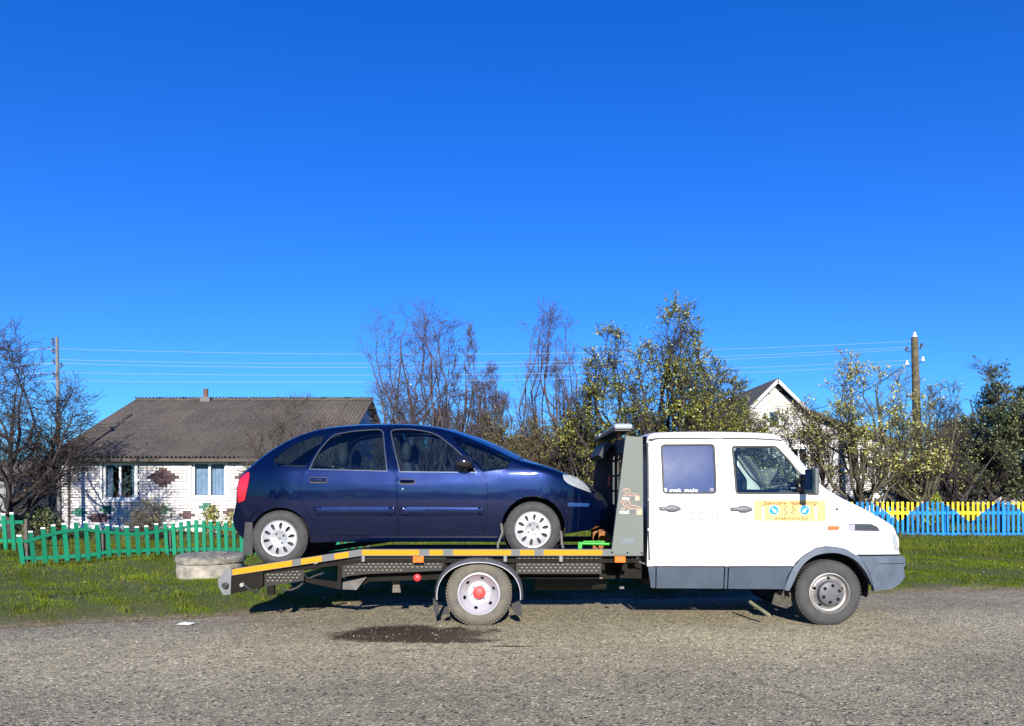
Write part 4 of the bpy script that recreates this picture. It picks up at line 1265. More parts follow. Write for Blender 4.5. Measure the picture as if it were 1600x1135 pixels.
    zt = np.percentile(tip[:, 2], 99.8); xl, xr = np.percentile(tip[:, 0], [1.5, 98.5])
    ctr = ((cx if cx is not None else px) - 800) / F * Y
    sz_ = H / (zt - zb); sx_ = 2 * W / (xr - xl); xm = (xl + xr) / 2 - X; zm = np.median(tip[:, 2]) - zb
    for i_ in range(len(lev)):
        p_ = lev[i_][0]
        hh = np.clip((p_[..., 2] - zb) / zm, 0, 1.3)
        p_[..., 0] = X + (p_[..., 0] - X - xm * hh) * sx_ + (ctr - X) * hh
        p_[..., 1] = Y + (p_[..., 1] - Y) * min(sx_, 1.25)
        p_[..., 2] = zb + (p_[..., 2] - zb) * sz_
    def join(ls):
        Vs = []; Qs = []; n0 = 0
        for p_, r_, s_ in ls:
            v, q = tubes_np(p_, r_, s_); Vs.append(v); Qs.append(q + n0); n0 += len(v)
        return np.concatenate(Vs), np.concatenate(Qs)
    v, q = join(lev[:2]); npmesh('trunk', v, q, bark, t_, smooth=True)
    v, q = join(lev[2:]); npmesh('branches', v, q, bark, t_, smooth=False)
    if leaf is not None and nleaf:
        pp = lev[last_i][0]; N, K, _ = pp.shape
        i_ = rg.integers(0, N, nleaf); f = rg.uniform(.2, 1, nleaf) * (K - 1); j = np.minimum(f.astype(int), K - 2); fr = (f - j)[:, None]
        C = pp[i_, j] * (1 - fr) + pp[i_, j + 1] * fr + rg.normal(0, lsize * .35, (nleaf, 3))
        if leafbias is not None:
            # sparser leaves in patches
            nz_ = np.sin(C[:, 0] * 2.3 + seed) * np.sin(C[:, 2] * 2.9 + seed * 2) * np.sin(C[:, 1] * 1.9 + 1)
            C = C[rg.uniform(-.55, .8, nleaf) < nz_ * 1.1 + leafbias]
        v, q = leafquads(C, lsize * rg.uniform(.6, 1.25, len(C)), rg)
        npmesh('crown', v, q, leaf, t_)
    return t_
PROF = {'egg': [(.14, .50), (.32, .92), (.52, 1), (.72, .80), (.88, .48), (1, .08)],
        'fan': [(.30, .35), (.55, .78), (.78, 1), (.92, .70), (1, .25)],
        'low': [(.16, .55), (.38, 1), (.66, 1), (.85, .70), (1, .15)],
        'high': [(.40, .45), (.54, .95), (.72, 1), (.88, .68), (1, .15)],
        'peak': [(.12, .72), (.34, .95), (.55, 1), (.72, .74), (.86, .42), (1, .16)]}
bark_g = M('grey_brown_bark', (.10, .08, .068), .95, 0, .25, 6, bump=.3, bscale=30)
bark_p = M('purplish_twig_bark', (.085, .062, .066), .9, 0, .22, 4)
bark_d = M('dark_bark', (.045, .036, .034), .95, 0, .25, 6, bump=.3, bscale=30)
bark_l = M('lichen_covered_bark', (.095, .085, .048), .95, 0, .3, 9, bump=.3, bscale=30, col2=(.035, .03, .022))
lf_green = leaf_mat('green_autumn_leaf', [(0, (.045, .060, .008)), (.3, (.10, .135, .012)), (.6, (.20, .22, .02)), (.82, (.38, .36, .04)), (1, (.58, .52, .22))], .4, .3, .5)
lf_yel = leaf_mat('yellow_autumn_leaf', [(0, (.10, .12, .012)), (.3, (.30, .30, .035)), (.7, (.52, .50, .12)), (1, (.62, .56, .38))], .4, .3, .5)
lf_dark = leaf_mat('dull_blue_green_leaf', [(0, (.035, .055, .025)), (.5, (.08, .11, .045)), (.85, (.14, .17, .06)), (1, (.36, .33, .12))], .45, .25, .5)
lf_rust = leaf_mat('withered_brown_leaf', [(0, (.06, .03, .02)), (.7, (.13, .06, .04)), (1, (.25, .15, .08))], .6, .2)
lf_olive = leaf_mat('olive_brown_leaf', [(0, (.05, .042, .012)), (.5, (.11, .095, .022)), (.85, (.20, .175, .04)), (1, (.36, .33, .12))], .5, .3)

tree('bare_tree', 'dark bare tree with withered leaves at the left edge, beside the thin concrete pole', 'tree', 17, 19, 503, 118, 11, bark_d, lf_rust, 4200, .045, shape='fan', n1=13, n2=9, n3=6, n4=4, base_r=.10, low=.28, trop=.05)
tree('bare_tree', 'crooked thin bare sapling curving up beside the left end of the long house', 'tree', 70, 21, 700, 34, 12, bark_d, n1=6, n2=5, n3=4, n4=0, base_r=.045, stems=1, wig=.3)
tree('bare_tree', 'tall bare tree with spreading limbs just right of the long house', 'tree', 669, 24, 474, 74, 24, bark_p, None, n1=20, n2=9, n3=6, n4=3, base_r=.085, low=.16, trop=.05, ang=(.42, .8), minr=.005, shape='fan', wig=.12, cx=652)
tree('bare_tree', 'slender bare tree with pale trunk right beside the tall bare tree', 'tree', 713, 25, 506, 34, 25, bark_p, None, n1=14, n2=8, n3=6, n4=3, base_r=.06, low=.25, trop=.06, ang=(.4, .75), shape='fan', cx=722, minr=.007)
tree('bare_tree', 'tall twiggy bare tree behind the bonnet of the blue car', 'tree', 868, 26, 474, 60, 36, bark_p, lf_rust, 500, .05, n1=22, n2=8, n3=6, n4=3, base_r=.08, low=.14, trop=.06, ang=(.4, .85), minr=.005, shape='egg', wig=.12)
tree('bare_tree', 'low reddish bare tree between the slender tree and the twiggy tree', 'tree', 772, 29, 570, 44, 37, bark_p, None, n1=9, n2=8, n3=7, n4=4, base_r=.08, low=.15, stems=3, trop=.13, ang=(.5, 1.0), minr=.006)
tree('bare_tree', 'bare fruit tree whose twigs show against the slate roof above the blue car', 'tree', 478, 20, 622, 95, 42, bark_g, None, n1=10, n2=7, n3=6, n4=4, base_r=.09, low=.3, stems=2, trop=.05, minr=.005)
tree('leafy_tree', 'half leafy green tree left of the tow truck light bar', 'tree', 945, 23, 510, 64, 51, bark_d, lf_green, 24000, .066, n1=17, n2=8, n3=7, n4=4, base_r=.11, low=.2, trop=.10, leafbias=.1)
tree('leafy_tree', 'tallest leafy green tree, standing behind the rear door of the white cab', 'tree', 1052, 22, 476, 98, 63, bark_d, lf_green, 52000, .064, shape='peak', n1=24, n2=7, n3=6, n4=3, base_r=.14, low=.2, trop=.08, leafbias=-.05)
tree('leafy_tree', 'rounded leafy tree touching the left roof slope of the gabled house', 'tree', 1132, 23, 562, 68, 54, bark_d, lf_green, 26000, .064, shape='low', n1=17, n2=8, n3=7, n4=4, base_r=.10, low=.15, trop=.06, leafbias=.15)
tree('apple_tree', 'apple tree with sparse yellow leaves right behind the cab mirror', 'tree', 1344, 22.6, 552, 78, 75, bark_l, lf_yel, 8500, .074, shape='high', n1=11, n2=7, n3=5, n4=3, base_r=.10, low=.25, trop=.10, leafbias=.1)
tree('apple_tree', 'forked apple tree with yellow leaves just left of the wooden utility pole', 'tree', 1402, 23.2, 578, 60, 76, bark_l, lf_yel, 6000, .074, shape='high', n1=8, n2=7, n3=5, n4=3, base_r=.075, low=.25, stems=2, trop=.10, leafbias=.1)
tree('apple_tree', 'low leaning apple tree in front of the gabled house, its yellow leaves above the bonnet', 'tree', 1278, 23.5, 628, 66, 77, bark_d, lf_yel, 5500, .070, cx=1255, shape='high', n1=8, n2=7, n3=5, n4=3, base_r=.07, low=.2, stems=2, trop=.08, leafbias=.1)
tree('apple_tree', 'thin yellow-leaved tree just right of the wooden utility pole', 'tree', 1466, 25, 598, 46, 78, bark_d, lf_yel, 3200, .07, shape='high', n1=9, n2=7, n3=6, n4=4, base_r=.07, low=.2, stems=2, trop=.12, leafbias=.0)
tree('leafy_tree', 'dull blue green tree with upright crown at the right edge', 'tree', 1550, 27, 568, 64, 88, bark_d, lf_dark, 42000, .078, n1=18, n2=9, n3=7, n4=4, base_r=.14, low=.25, trop=.12, leafbias=.3)
tree('leafy_tree', 'dark leafy tree cut off by the right edge of the picture', 'tree', 1625, 26, 588, 62, 89, bark_d, lf_dark, 30000, .078, n1=17, n2=8, n3=7, n4=4, base_r=.12, low=.25, trop=.1, leafbias=.3)
tree('leafy_tree', 'low dark tree between the wooden pole and the blue green tree', 'tree', 1500, 33, 648, 58, 90, bark_d, lf_dark, 15000, .09, n1=11, n2=8, n3=7, n4=3, base_r=.10, low=.12, stems=3, trop=.02, leafbias=.3)
random.seed(5)
# thicket of bushes between the houses
for i_, (px, top, sp, Y, lf, nl, lab) in enumerate([
        (612, 672, 46, 28, lf_olive, 5000, 'low brown bush at the right gable of the long house'),
        (690, 636, 58, 28, lf_olive, 8000, 'olive brown bush behind the roof of the blue car'),
        (765, 640, 55, 27, lf_olive, 9000, 'dense olive brown bush above the car windscreen'),
        (830, 655, 50, 25, lf_olive, 9000, 'olive bush behind the base of the car windscreen'),
        (890, 640, 55, 27, lf_olive, 9000, 'brown green bush above the car bonnet'),
        (950, 668, 45, 24, lf_green, 7000, 'yellow green bush behind the headboard of the truck'),
        (1015, 640, 60, 27, lf_olive, 8000, 'dark bush behind the rear edge of the white cab'),
        (1100, 640, 60, 27, lf_olive, 8000, 'dark bush behind the roof of the white cab'),
        (1168, 650, 50, 25.5, lf_olive, 5000, 'twiggy bush in front of the small attic window')]):
    tree('garden_bush', lab, 'bush', px, Y, top, sp, 200 + i_, bark_g, lf, nl, .07, 'bushes in the thicket between the houses', stems=7, n1=9, n2=6, n3=6, n4=0, base_r=.03, low=.08, trop=.08, minr=.008, ang=(.4, 1.1))
tree('rose_bush', 'thin rose bush with reddish stems in front of the house wall', 'bush', 232, 20.5, 778, 38, 301, bark_g, lf_olive, 900, .05, stems=7, n1=6, n2=5, n3=4, n4=0, base_r=.012, low=.2, minr=.004)
tree('garden_bush', 'small yellow green bush under the right house window', 'bush', 335, 20.8, 788, 16, 302, bark_g, lf_yel, 1500, .06, stems=6, n1=6, n2=5, n3=0 + 3, n4=0, base_r=.012, low=.1, minr=.004)
tree('garden_bush', 'small yellow green bush hidden half by the blue car tail', 'bush', 364, 20.4, 797, 14, 303, bark_g, lf_yel, 900, .06, stems=5, n1=6, n2=5, n3=3, n4=0, base_r=.012, low=.1, minr=.004)
tree('garden_bush', 'dark low bush behind the green fence at the foot of the concrete pole', 'bush', 62, 19.5, 792, 30, 304, bark_d, lf_dark, 3500, .06, stems=6, n1=6, n2=5, n3=4, n4=0, base_r=.012, low=.1, minr=.004)
tree('thuja', 'narrow dark green thuja behind the yellow triangle of the blue fence', 'shrub', 1419, 25.5, 748, 12, 305, bark_d, leaf_mat('thuja_green', [(0, (.02, .05, .008)), (1, (.10, .17, .02))]), 6000, .06, stems=4, n1=12, n2=6, n3=5, n4=0, base_r=.02, low=.03, minr=.004)
tree('garden_bush', 'bright yellow green low plant behind the blue fence', 'plant', 1457, 24, 770, 15, 306, bark_d, leaf_mat('yellow_green_leaf', [(0, (.16, .22, .02)), (1, (.42, .45, .08))]), 1600, .09, stems=6, n1=5, n2=4, n3=3, n4=0, base_r=.01, low=.1, minr=.004)
# far woods: strips of leaf clumps along the horizon
def wood(name, label, px0, px1, Y, top, n_, lf, size):
    rg = np.random.default_rng(int(Y * 7 + px0))
    px = rg.uniform(px0, px1, n_); y = Y + rg.uniform(0, 14, n_)
    x = (px - 800) / F * y
    base = (HOR - top) / F * Y
    hgt = base * (.72 + .20 * np.sin(x * .35) + .10 * np.sin(x * 1.1 + 2) + .06 * np.sin(x * 3.1)) + EYE
    z = hgt * rg.uniform(0, 1, n_) ** .6
    v, q = leafquads(np.stack([x, y, z], 1), size * rg.uniform(.6, 1.3, n_), rg)
    tag(npmesh(name, v, q, lf), label, kind='stuff')
wood('far_wood', 'dark line of far trees along the horizon at the right', 1400, 1760, 85, 712, 26000, lf_dark, .75)
wood('far_wood', 'brown line of far trees along the horizon at the left', -160, 140, 80, 738, 15000, lf_olive, .6)
wood('far_wood', 'dense growth far behind the thicket between the houses', 560, 1240, 48, 668, 26000, lf_olive, .35)

wood_b = leaf_mat('unseen_tree_line_leaf', [(0, (.02, .03, .01)), (1, (.08, .09, .03))])  # unseen tree line added behind the camera, only for the car paint to reflect
rg = np.random.default_rng(99)
n = 9000; x = rg.uniform(-60, 60, n); y = -48 - rg.uniform(0, 6, n)
hgt = 4.6 + 1.6 * np.sin(x * .33) + 1.0 * np.sin(x * .9 + 1) + .5 * np.sin(x * 2.6)
v, q = leafquads(np.stack([x, y, hgt * rg.uniform(0, 1, n) ** .7], 1), .9 * rg.uniform(.6, 1.3, n), rg)
tag(npmesh('far_wood', v, q, wood_b), 'unseen line of trees added behind the camera for the car paint to mirror', kind='stuff')

# taller weeds at the foot of the fences and scattered over the verge
gw = grass_mat('weed_blades', (.07, .085, .015), (.12, .15, .02), (.34, .27, .11))
xs_ = []; ys_ = []
for (a_, b_, k_) in ((P0, P1, 2600), (P1, P2_, 2600), (at(1292, 0, YB), at(1700, 0, YB), 5200)):
    t = rng.uniform(0, 1, k_); t = np.where(rng.uniform(0, 1, k_) < .5, t, np.round(t * 26) / 26 + rng.normal(0, .004, k_))
    xs_.append(a_.x + (b_.x - a_.x) * t + rng.normal(0, .03, k_)); ys_.append(a_.y + (b_.y - a_.y) * t + rng.normal(.02, .10, k_))
c0 = 220; cx_ = rng.uniform(-12, 15, c0); cy_ = edge_y(cx_) + .25 + rng.uniform(0, 1, c0) ** 1.4 * 8
k_ = rng.integers(0, c0, 6000); xs_.append(cx_[k_] + rng.normal(0, .05, 6000)); ys_.append(cy_[k_] + rng.normal(0, .05, 6000))
x = np.concatenate(xs_); y = np.concatenate(ys_)
blades('verge_weeds', x, y, rng.uniform(.05, .13, len(x)), np.full(len(x), .009), gw, 'taller weeds and dry grass at the foot of the fences')
# ------------------------------------------------------------------ wheels
def wheel(root, name, c, r, rr, w, kind, side=-1, steer=0):
    """tyre and rim; c = centre of the outer face, axis along y, outer side towards side (-1 = towards the road)"""
    cx, cy, cz = c; s = -side      # inward direction
    wh = bpy.data.objects.new(name, None); put(wh, root); wh.location = Vector(c) - parent_world(root)
    if steer: wh.rotation_euler = (0, 0, steer)
    def L(prof, m_, nm, n=64, par=wh, sm_=35):
        return MB().lathe([(a, b * s) for a, b in prof], (cx, cy, cz), 'Y', n).build(nm, m_, par, sharp=sm_)
    tm = tyre_dirty if kind == 'rear' else tyre_m
    tp = [(rr - .004, .020), (rr + .006, .012), (rr + .03, .004), (rr + (r - rr) * .45, .0), (r - .045, .006), (r - .03, .014), (r - .012, .028), (r - .004, .045), (r, .06), (r, w - .06), (r - .004, w - .045), (r - .03, w - .012), (rr + .02, w), (rr - .004, w - .02)]
    t_ = L(tp, tm, 'tyre', 96)
    # tread blocks along the shoulders
    mb = MB(); nb = 64 if kind != 'car' else 72
    for k in range(nb):
        a = 2 * PI * k / nb; da = 2 * PI / nb * .34
        for (y0, y1) in ((.036, w * .36), (w * .42, w * .60), (w * .66, w - .03)):
            vs = []
            for rad_ in (r - .006, r + .005):
                for yy in (y0, y1):
                    for aa in (a - da, a + da): vs.append((cx + rad_ * math.cos(aa), cy + yy * s, cz + rad_ * math.sin(aa)))
            mb.add(vs, [(0, 2, 3, 1), (4, 5, 7, 6), (0, 1, 5, 4), (2, 6, 7, 3), (0, 4, 6, 2), (1, 3, 7, 5)])
    o = mb.build('tread', tm, wh, fixn=True); o['kind'] = 'stuff'
    def disc(rad_, holes, y, dish, m_, nm, th=.012, step=.02):
        ol = circ(cx, cz, rad_, 56)
        return panel(nm, ol, holes, lambda x, z: cy + s * (y + dish(np.hypot(x - cx, z - cz) / rad_)), m_, wh, step=step, thick=th * s, ostep=.012)
    if kind == 'car':
        L([(rr + .001, .018), (rr - .006, .006), (rr - .016, .008), (rr - .022, .03), (rr - .024, w - .02), (rr - .03, w - .02), (rr - .03, .035)], alloy, 'rim', 64)
        hs_ = []
        for k in range(10):
            a = 2 * PI * (k + .3) / 10
            hc = .68 * rr; e = []
            for t in range(20):
                b = 2 * PI * t / 20; u = .185 * rr * math.cos(b); v = .088 * rr * math.sin(b) * (1 + .28 * math.cos(b))
                e.append((cx + (hc + u) * math.cos(a) - v * math.sin(a), cz + (hc + u) * math.sin(a) + v * math.cos(a)))
            hs_.append(e)
        disc(rr * .955, hs_, .012, lambda q: -.010 * (1 - q ** 2) + .016 * np.clip((.42 - q) / .42, 0, 1) ** .5 * (q < .42), alloy, 'hub_cap', .014, .016)
        L([(0, .05), (rr * .95, .05)], M('brake_black', (.02, .02, .02), .7), 'brake_disc', 32)
        for k in range(4):
            a = 2 * PI * (k + .35) / 4
            MB().lathe([(0, -.008), (.009, -.007), (.011, .004), (.011, .014)], (cx + .058 * math.cos(a), cy + s * .006, cz + .058 * math.sin(a)), 'Y', 6).build('wheel_nut', dark_steel, wh)
        MB().lathe([(0, -.003), (.018, -.002), (.020, .006)], (cx, cy + s * .006, cz), 'Y', 24).build('centre_badge', grey_steel, wh)
    elif kind == 'rear':
        L([(rr + .004, .018), (rr, .004), (rr - .012, .0), (rr - .02, .012), (rr - .026, .03)], rim_white, 'rim', 64)
        hs_ = [[(cx + .168 * math.cos(a) + .015 * math.cos(b) * math.cos(a) - .022 * math.sin(b) * math.sin(a), cz + .168 * math.sin(a) + .015 * math.cos(b) * math.sin(a) + .022 * math.sin(b) * math.cos(a)) for b in [2 * PI * t / 12 for t in range(12)]] for a in [2 * PI * (k + .3) / 6 for k in range(6)]]
        disc(rr - .024, hs_, .03, lambda q: .125 * np.clip((1 - q) / .40, 0, 1) ** .9, rim_white, 'wheel_disc', .012, .012)
        MB().lathe([(0, .075), (.028, .077), (.052, .082), (.070, .092), (.074, .105), (.074, .16)], (cx, cy, cz), 'Y', 8).build('hub_cap', red_cap, wh, sharp=20)
        for k in range(6):
            a = 2 * PI * (k + .2) / 6
            MB().lathe([(0, .12), (.008, .12), (.014, .13), (.014, .158)], (cx + .096 * math.cos(a), cy, cz + .092 * math.sin(a)), 'Y', 6).build('wheel_nut', rim_white, wh)
    else:
        L([(rr + .004, .018), (rr, .002), (rr - .012, .0), (rr - .02, .014), (rr - .026, .04), (rr - .05, .045)], rim_dull, 'rim', 64)
        hs_ = [[(cx + .165 * math.cos(a) + .017 * math.cos(b), cz + .165 * math.sin(a) + .017 * math.sin(b)) for b in [2 * PI * t / 12 for t in range(12)]] for a in [2 * PI * (k + .25) / 5 for k in range(5)]]
        disc(rr - .046, hs_, .042, lambda q: -.055 * np.clip((.95 - q) / .35, 0, 1), rim_dull, 'wheel_disc', .012, .014)
        cap = L([(0, -.050), (.04, -.050), (.10, -.046), (.128, -.036), (.136, -.018), (.138, .03)], M('grey_hub_plastic', (.075, .08, .09), .5, 0, .08, 20), 'hub_cap', 48)
        for k in range(6):
            a = 2 * PI * (k + .35) / 6
            MB().lathe([(0, -.052), (.012, -.0525), (.017, -.0535), (.019, -.050), (.019, -.040)], (cx + .092 * math.cos(a), cy, cz + .092 * math.sin(a)), 'Y', 14).build('wheel_nut', dark_steel, wh)
    return wh

# ------------------------------------------------------------------ the blue car
CY0, CMID = 8.28, 9.14          # near side plane, centre line
def car_inset(x, z):
    x = np.asarray(x, float); z = np.asarray(z, float)
    belt = 1.70
    up = np.clip((z - belt) / .55, 0, 1.2)
    a = .27 * up ** 1.15
    lo = np.clip((1.40 - z) / .5, 0, 1.2); a = a + .055 * lo ** 2
    a = a + .018 * np.clip((z - 1.42) / .28, 0, 1) ** 2
    # shoulder crease
    a = a + .012 / (1 + np.exp(-(z - 1.605) / .008)) * np.clip(1.3 - np.abs(x + 1.35), 0, 1)
    f = np.clip((x - .25) / .75, 0, 1.2); a = a + .30 * f ** 2.4
    b = np.clip((-2.45 - x) / .7, 0, 1.3); a = a + .20 * b ** 2
    return a
TOP_PX = [(379, 741), (390, 731), (406, 717), (428, 701.5), (452, 688), (480, 676.5), (510, 669.5), (546, 665.6), (580, 664), (620, 663.5), (652, 665), (684, 669), (705, 674), (726, 681.5), (758, 694.5), (779, 704), (801, 715), (815, 720), (832, 724), (854, 729.5), (875, 737), (898, 749), (917, 762), (927, 772), (934, 782)]
TOPs = spl(TOP_PX, 5)
def top_r(px): return float(np.interp(px, [370, 400, 480, 700, 800, 850, 934], [.06, .06, .05, .045, .05, .09, .10]))
def c2w(px, py, r_=0):
    Y = CY0 + .1
    for _ in range(6):
        x = (px - 800) / F * Y; z = EYE - (py - HOR) / F * Y
        Y = CY0 + float(car_inset(x, z)) + r_
    return (x, z)
TOPW = np.array([c2w(px, py, top_r(px)) for px, py in TOPs]); TOPR = np.array([top_r(px) for px, py in TOPs])
def top_dist(x, z):
    P = np.stack([x, z], 1); out = np.full(len(P), 1e9); rr_ = np.full(len(P), .05)
    A = TOPW[:-1]; B = TOPW[1:]
    for a, b, r_ in zip(A, B, TOPR):
        d = b - a; t = np.clip(((P - a) @ d) / (d @ d), 0, 1); q = np.hypot(*(P - a - t[:, None] * d).T)
        m_ = q < out; out[m_] = q[m_]; rr_[m_] = r_
    return out, rr_
def car_depth(x, z, off=0):
    x = np.asarray(x, float); z = np.asarray(z, float)
    d, r_ = top_dist(x, z)
    q = np.clip(r_ - d, 0, r_)
    return CY0 + car_inset(x, z) + (r_ - np.sqrt(np.maximum(r_ ** 2 - q ** 2, 0))) + off
cw = lambda pts: [c2w(*p) for p in pts]
rings = []
tn = np.gradient(TOPW, axis=0); tn /= np.linalg.norm(tn, axis=1)[:, None]; nn = np.stack([tn[:, 1], -tn[:, 0]], 1)
for d in (.003, .009, .018, .03, .045, .065, .09): rings += [tuple(p) for p in (TOPW + nn * d)]
def arcpx(cx, cy, r_, a0, a1, n_=22): return [(cx + r_ * math.cos(R(a0 + (a1 - a0) * k / n_)), cy - r_ * math.sin(R(a0 + (a1 - a0) * k / n_))) for k in range(n_ + 1)]
archF = arcpx(833, 825.5, 50, -20, 203)      # right to left over the top
archR = arcpx(437.5, 841, 47.5, -8, 188)
front_low = spl([(934, 782), (938, 792), (938, 803), (934, 817), (924, 827), (905, 831), (884, 834.5)], 4)
sill = [(787, 846), (747, 846.5), (620, 845.5), (485, 848)]
rear_low = spl([(390.5, 850), (384, 846), (374, 836), (366.5, 824), (364, 810), (366.5, 798), (369, 786)], 4)
tail_edge = spl([(369, 786), (369.5, 770), (371, 758), (374.5, 748), (379, 741)], 3)
outline = cw(TOPs[:0]) + [tuple(p) for p in TOPW] + cw(front_low[1:]) + cw(archF[0:]) + cw(sill) + cw(archR) + cw(rear_low) + cw(tail_edge[1:-1])
rdoor = spl([(480, 732), (489, 714), (500, 697.5), (512, 683.5), (524, 676.5), (550, 670.6), (598, 668.2)], 4) + [(606, 668.2)] + spl([(606, 668.2), (610, 690), (614.5, 715), (617, 737), (618.5, 760), (620, 794), (621.3, 836)], 3)[1:] + [(524, 837)] + spl([(524, 837), (508, 834), (496, 824), (484, 806), (474, 785), (470, 764), (470.5, 746), (480, 732)], 4)[1:-1]
fdoor = [(609, 668.2), (640, 667.8)] + spl([(640, 667.8), (664, 669.6), (684, 675), (706, 688.5), (728, 709), (748, 731), (756, 742), (761, 760), (761.5, 789), (759, 818), (753, 836)], 4)[1:] + [(624, 836)] + spl([(624, 836), (622.7, 794), (621.3, 760), (619.8, 737), (617.2, 715), (612.8, 690), (609, 668.2)], 3)[1:-1]
rglass = spl([(484.5, 733), (492, 716.5), (505, 697), (520.5, 681.5), (532, 677.8)], 4) + spl([(532, 677.8), (555, 674), (590, 671.6)], 3)[1:] + spl([(590, 671.6), (596, 673), (598.8, 678)], 3)[1:] + [(600.5, 700), (604.5, 736)]
fglass = [(625, 737), (617.5, 706), (611.5, 679)] + spl([(611.5, 679), (612, 674), (617, 671.8)], 3)[1:] + spl([(617, 671.8), (640, 671.3), (662, 674), (682, 680), (701, 693.5), (716, 706.5), (733, 724), (744, 738)], 4)[1:]
qglass = rounded([(427.5, 718.5), (444, 704), (468, 691), (492, 683), (508, 680.3), (500, 697), (488, 714), (477.5, 730.5), (429.5, 727.5)], 4, 3)
tri = rounded([(706, 681.5), (730, 690.5), (765, 703.5), (798, 718), (792, 733), (753, 738), (738, 722), (722, 704)], 4, 3)
tail_l = spl([(381.5, 741.5), (389, 738), (389.5, 748), (385.5, 768), (382.5, 782)], 3) + [(372.5, 786)] + spl([(371.2, 775), (371.6, 762), (375, 749.5), (381.5, 741.5)], 3)[:-1]
head_l = spl([(880, 741.5), (896, 744), (913, 754.5), (925, 769.5), (911, 765.5), (890, 757), (881, 749), (880, 741.5)], 4)[:-1]
fuel = [(449 + 10.5 * math.cos(t), 764 - 10.5 * math.sin(t)) for t in [2 * PI * k / 24 for k in range(24)]]
rb_line = [(369, 786), (384, 785.5), (400, 790), (406, 793)]
# bumpers separated from the body by a shut line
a_k = 0
rbump = cw(rb_line[::-1][:-1][::-1]) 
car = thing('car', 'dark blue five-door car loaded on the flatbed of the tow truck, nose towards the cab', 'car', (-1.1, CMID, .74))
gap = .0035
holes_b = [shrink(cw(q), -gap) for q in (rdoor, fdoor)] + [shrink(cw(q), 0) for q in (qglass, tri)] + [shrink(cw(q), -.002) for q in (tail_l, head_l)] + [shrink(cw(fuel), -.003)]
def P(name, poly, holes, mat, par=car, off=0, step=.045, thick=.02, extra=True, ostep=None, ins=0):
    poly = cw(poly) if isinstance(poly[0], tuple) and poly[0][0] > 50 else poly
    if ins: poly = shrink(poly, ins)
    return panel(name, poly, [cw(h) for h in holes], lambda x, z: car_depth(x, z, off), mat, par, step=step, thick=thick, extra=rings if extra else None, ostep=ostep)
body = panel('body', outline, holes_b, car_depth, blue_paint, car, step=.045, thick=.03, extra=rings, ostep=.03)
near = [body]
# bumper shut lines drawn as narrow raised-edge bumper skins
fb_poly = [(934.5, 783), (926, 777), (905, 782), (886, 783), (876, 789.5)] + [p for p in archF if p[0] > 869 and p[1] > 790][::-1] + front_low[::-1]
fbp = [(933, 783.5), (926, 778), (905, 783), (887, 784), (877.5, 790.5), (882, 800), (886.5, 815), (887, 833)] + [(x_ - .8, y_ - .8) for x_, y_ in front_low[::-1][1:-1]]
o = P('front_bumper', fbp, [], blue_paint, off=-.012, step=.04, thick=.02); near.append(o)
o = P('bumper_reflection_strip', rounded([(886, 785.5), (921, 786.5), (920, 792), (887, 791.5)], 2), [], M('pale_blue_reflection', (.018, .06, .20), .35, .2, .1, 10, coat=.6), off=-.022, thick=.012, extra=False); near.append(o)  # pale blue strip paints light reflected on the bumper
rbp = [(371, 787.5), (384, 786.5), (399, 791), (405, 794.5), (398, 801), (390, 811), (386.5, 824), (386, 844)] + [(x_ + 1.0, y_ - .4) for x_, y_ in rear_low[4:-3]]
o = P('rear_bumper', rbp, [], blue_paint, off=-.012, thick=.02); near.append(o)
doorR = P('rear_door', rdoor, [rglass], blue_paint, step=.045, ostep=.03, ins=0); near.append(doorR)
doorF = P('front_door', fdoor, [fglass], blue_paint, step=.045, ostep=.03); near.append(doorF)
P('window', rglass, [], car_glass, doorR, off=.008, thick=0, step=.08, ins=-.004)
P('window', fglass, [], car_glass, doorF, off=.008, thick=0, step=.08, ins=-.004)
o = P('quarter_window', qglass, [], car_glass, off=.006, thick=0, step=.08, ins=-.003); near.append(o)
o = P('quarter_window', tri, [], car_glass, off=.006, thick=0, step=.06, ins=-.003); near.append(o)
def ringpanel(name, poly, wdt, mat, par, off, thick=.01, inner=0):
    q = cw(poly); a = shrink(q, inner - wdt); b = shrink(q, inner)
    return panel(name, a, [b], lambda x, z: car_depth(x, z, off), mat, par, step=.2, thick=thick, ostep=.03)
for q, d_ in ((rglass, doorR), (fglass, doorF)):
    ringpanel('window_seal', q, .004, seal, d_, -.003, .012, .006)
    ringpanel('window_trim', q, .0045, M('satin_window_trim', (.09, .12, .20), .4, .4, .05, 20), d_, -.005, .01, -.002)
o = P('tail_light', tail_l, [], red_lens, off=-.006, step=.03, extra=False, ostep=.015); near.append(o)
o = P('headlight', head_l, [], clear_lens, off=-.004, step=.03, extra=True, ostep=.015); near.append(o)
o = P('fuel_cap', fuel, [], blue_paint, off=.0, step=.03, extra=False, ostep=.01); near.append(o)
o = ringpanel('fuel_cap_rim', fuel, .003, seal, car, .006, .004, .001); near.append(o)
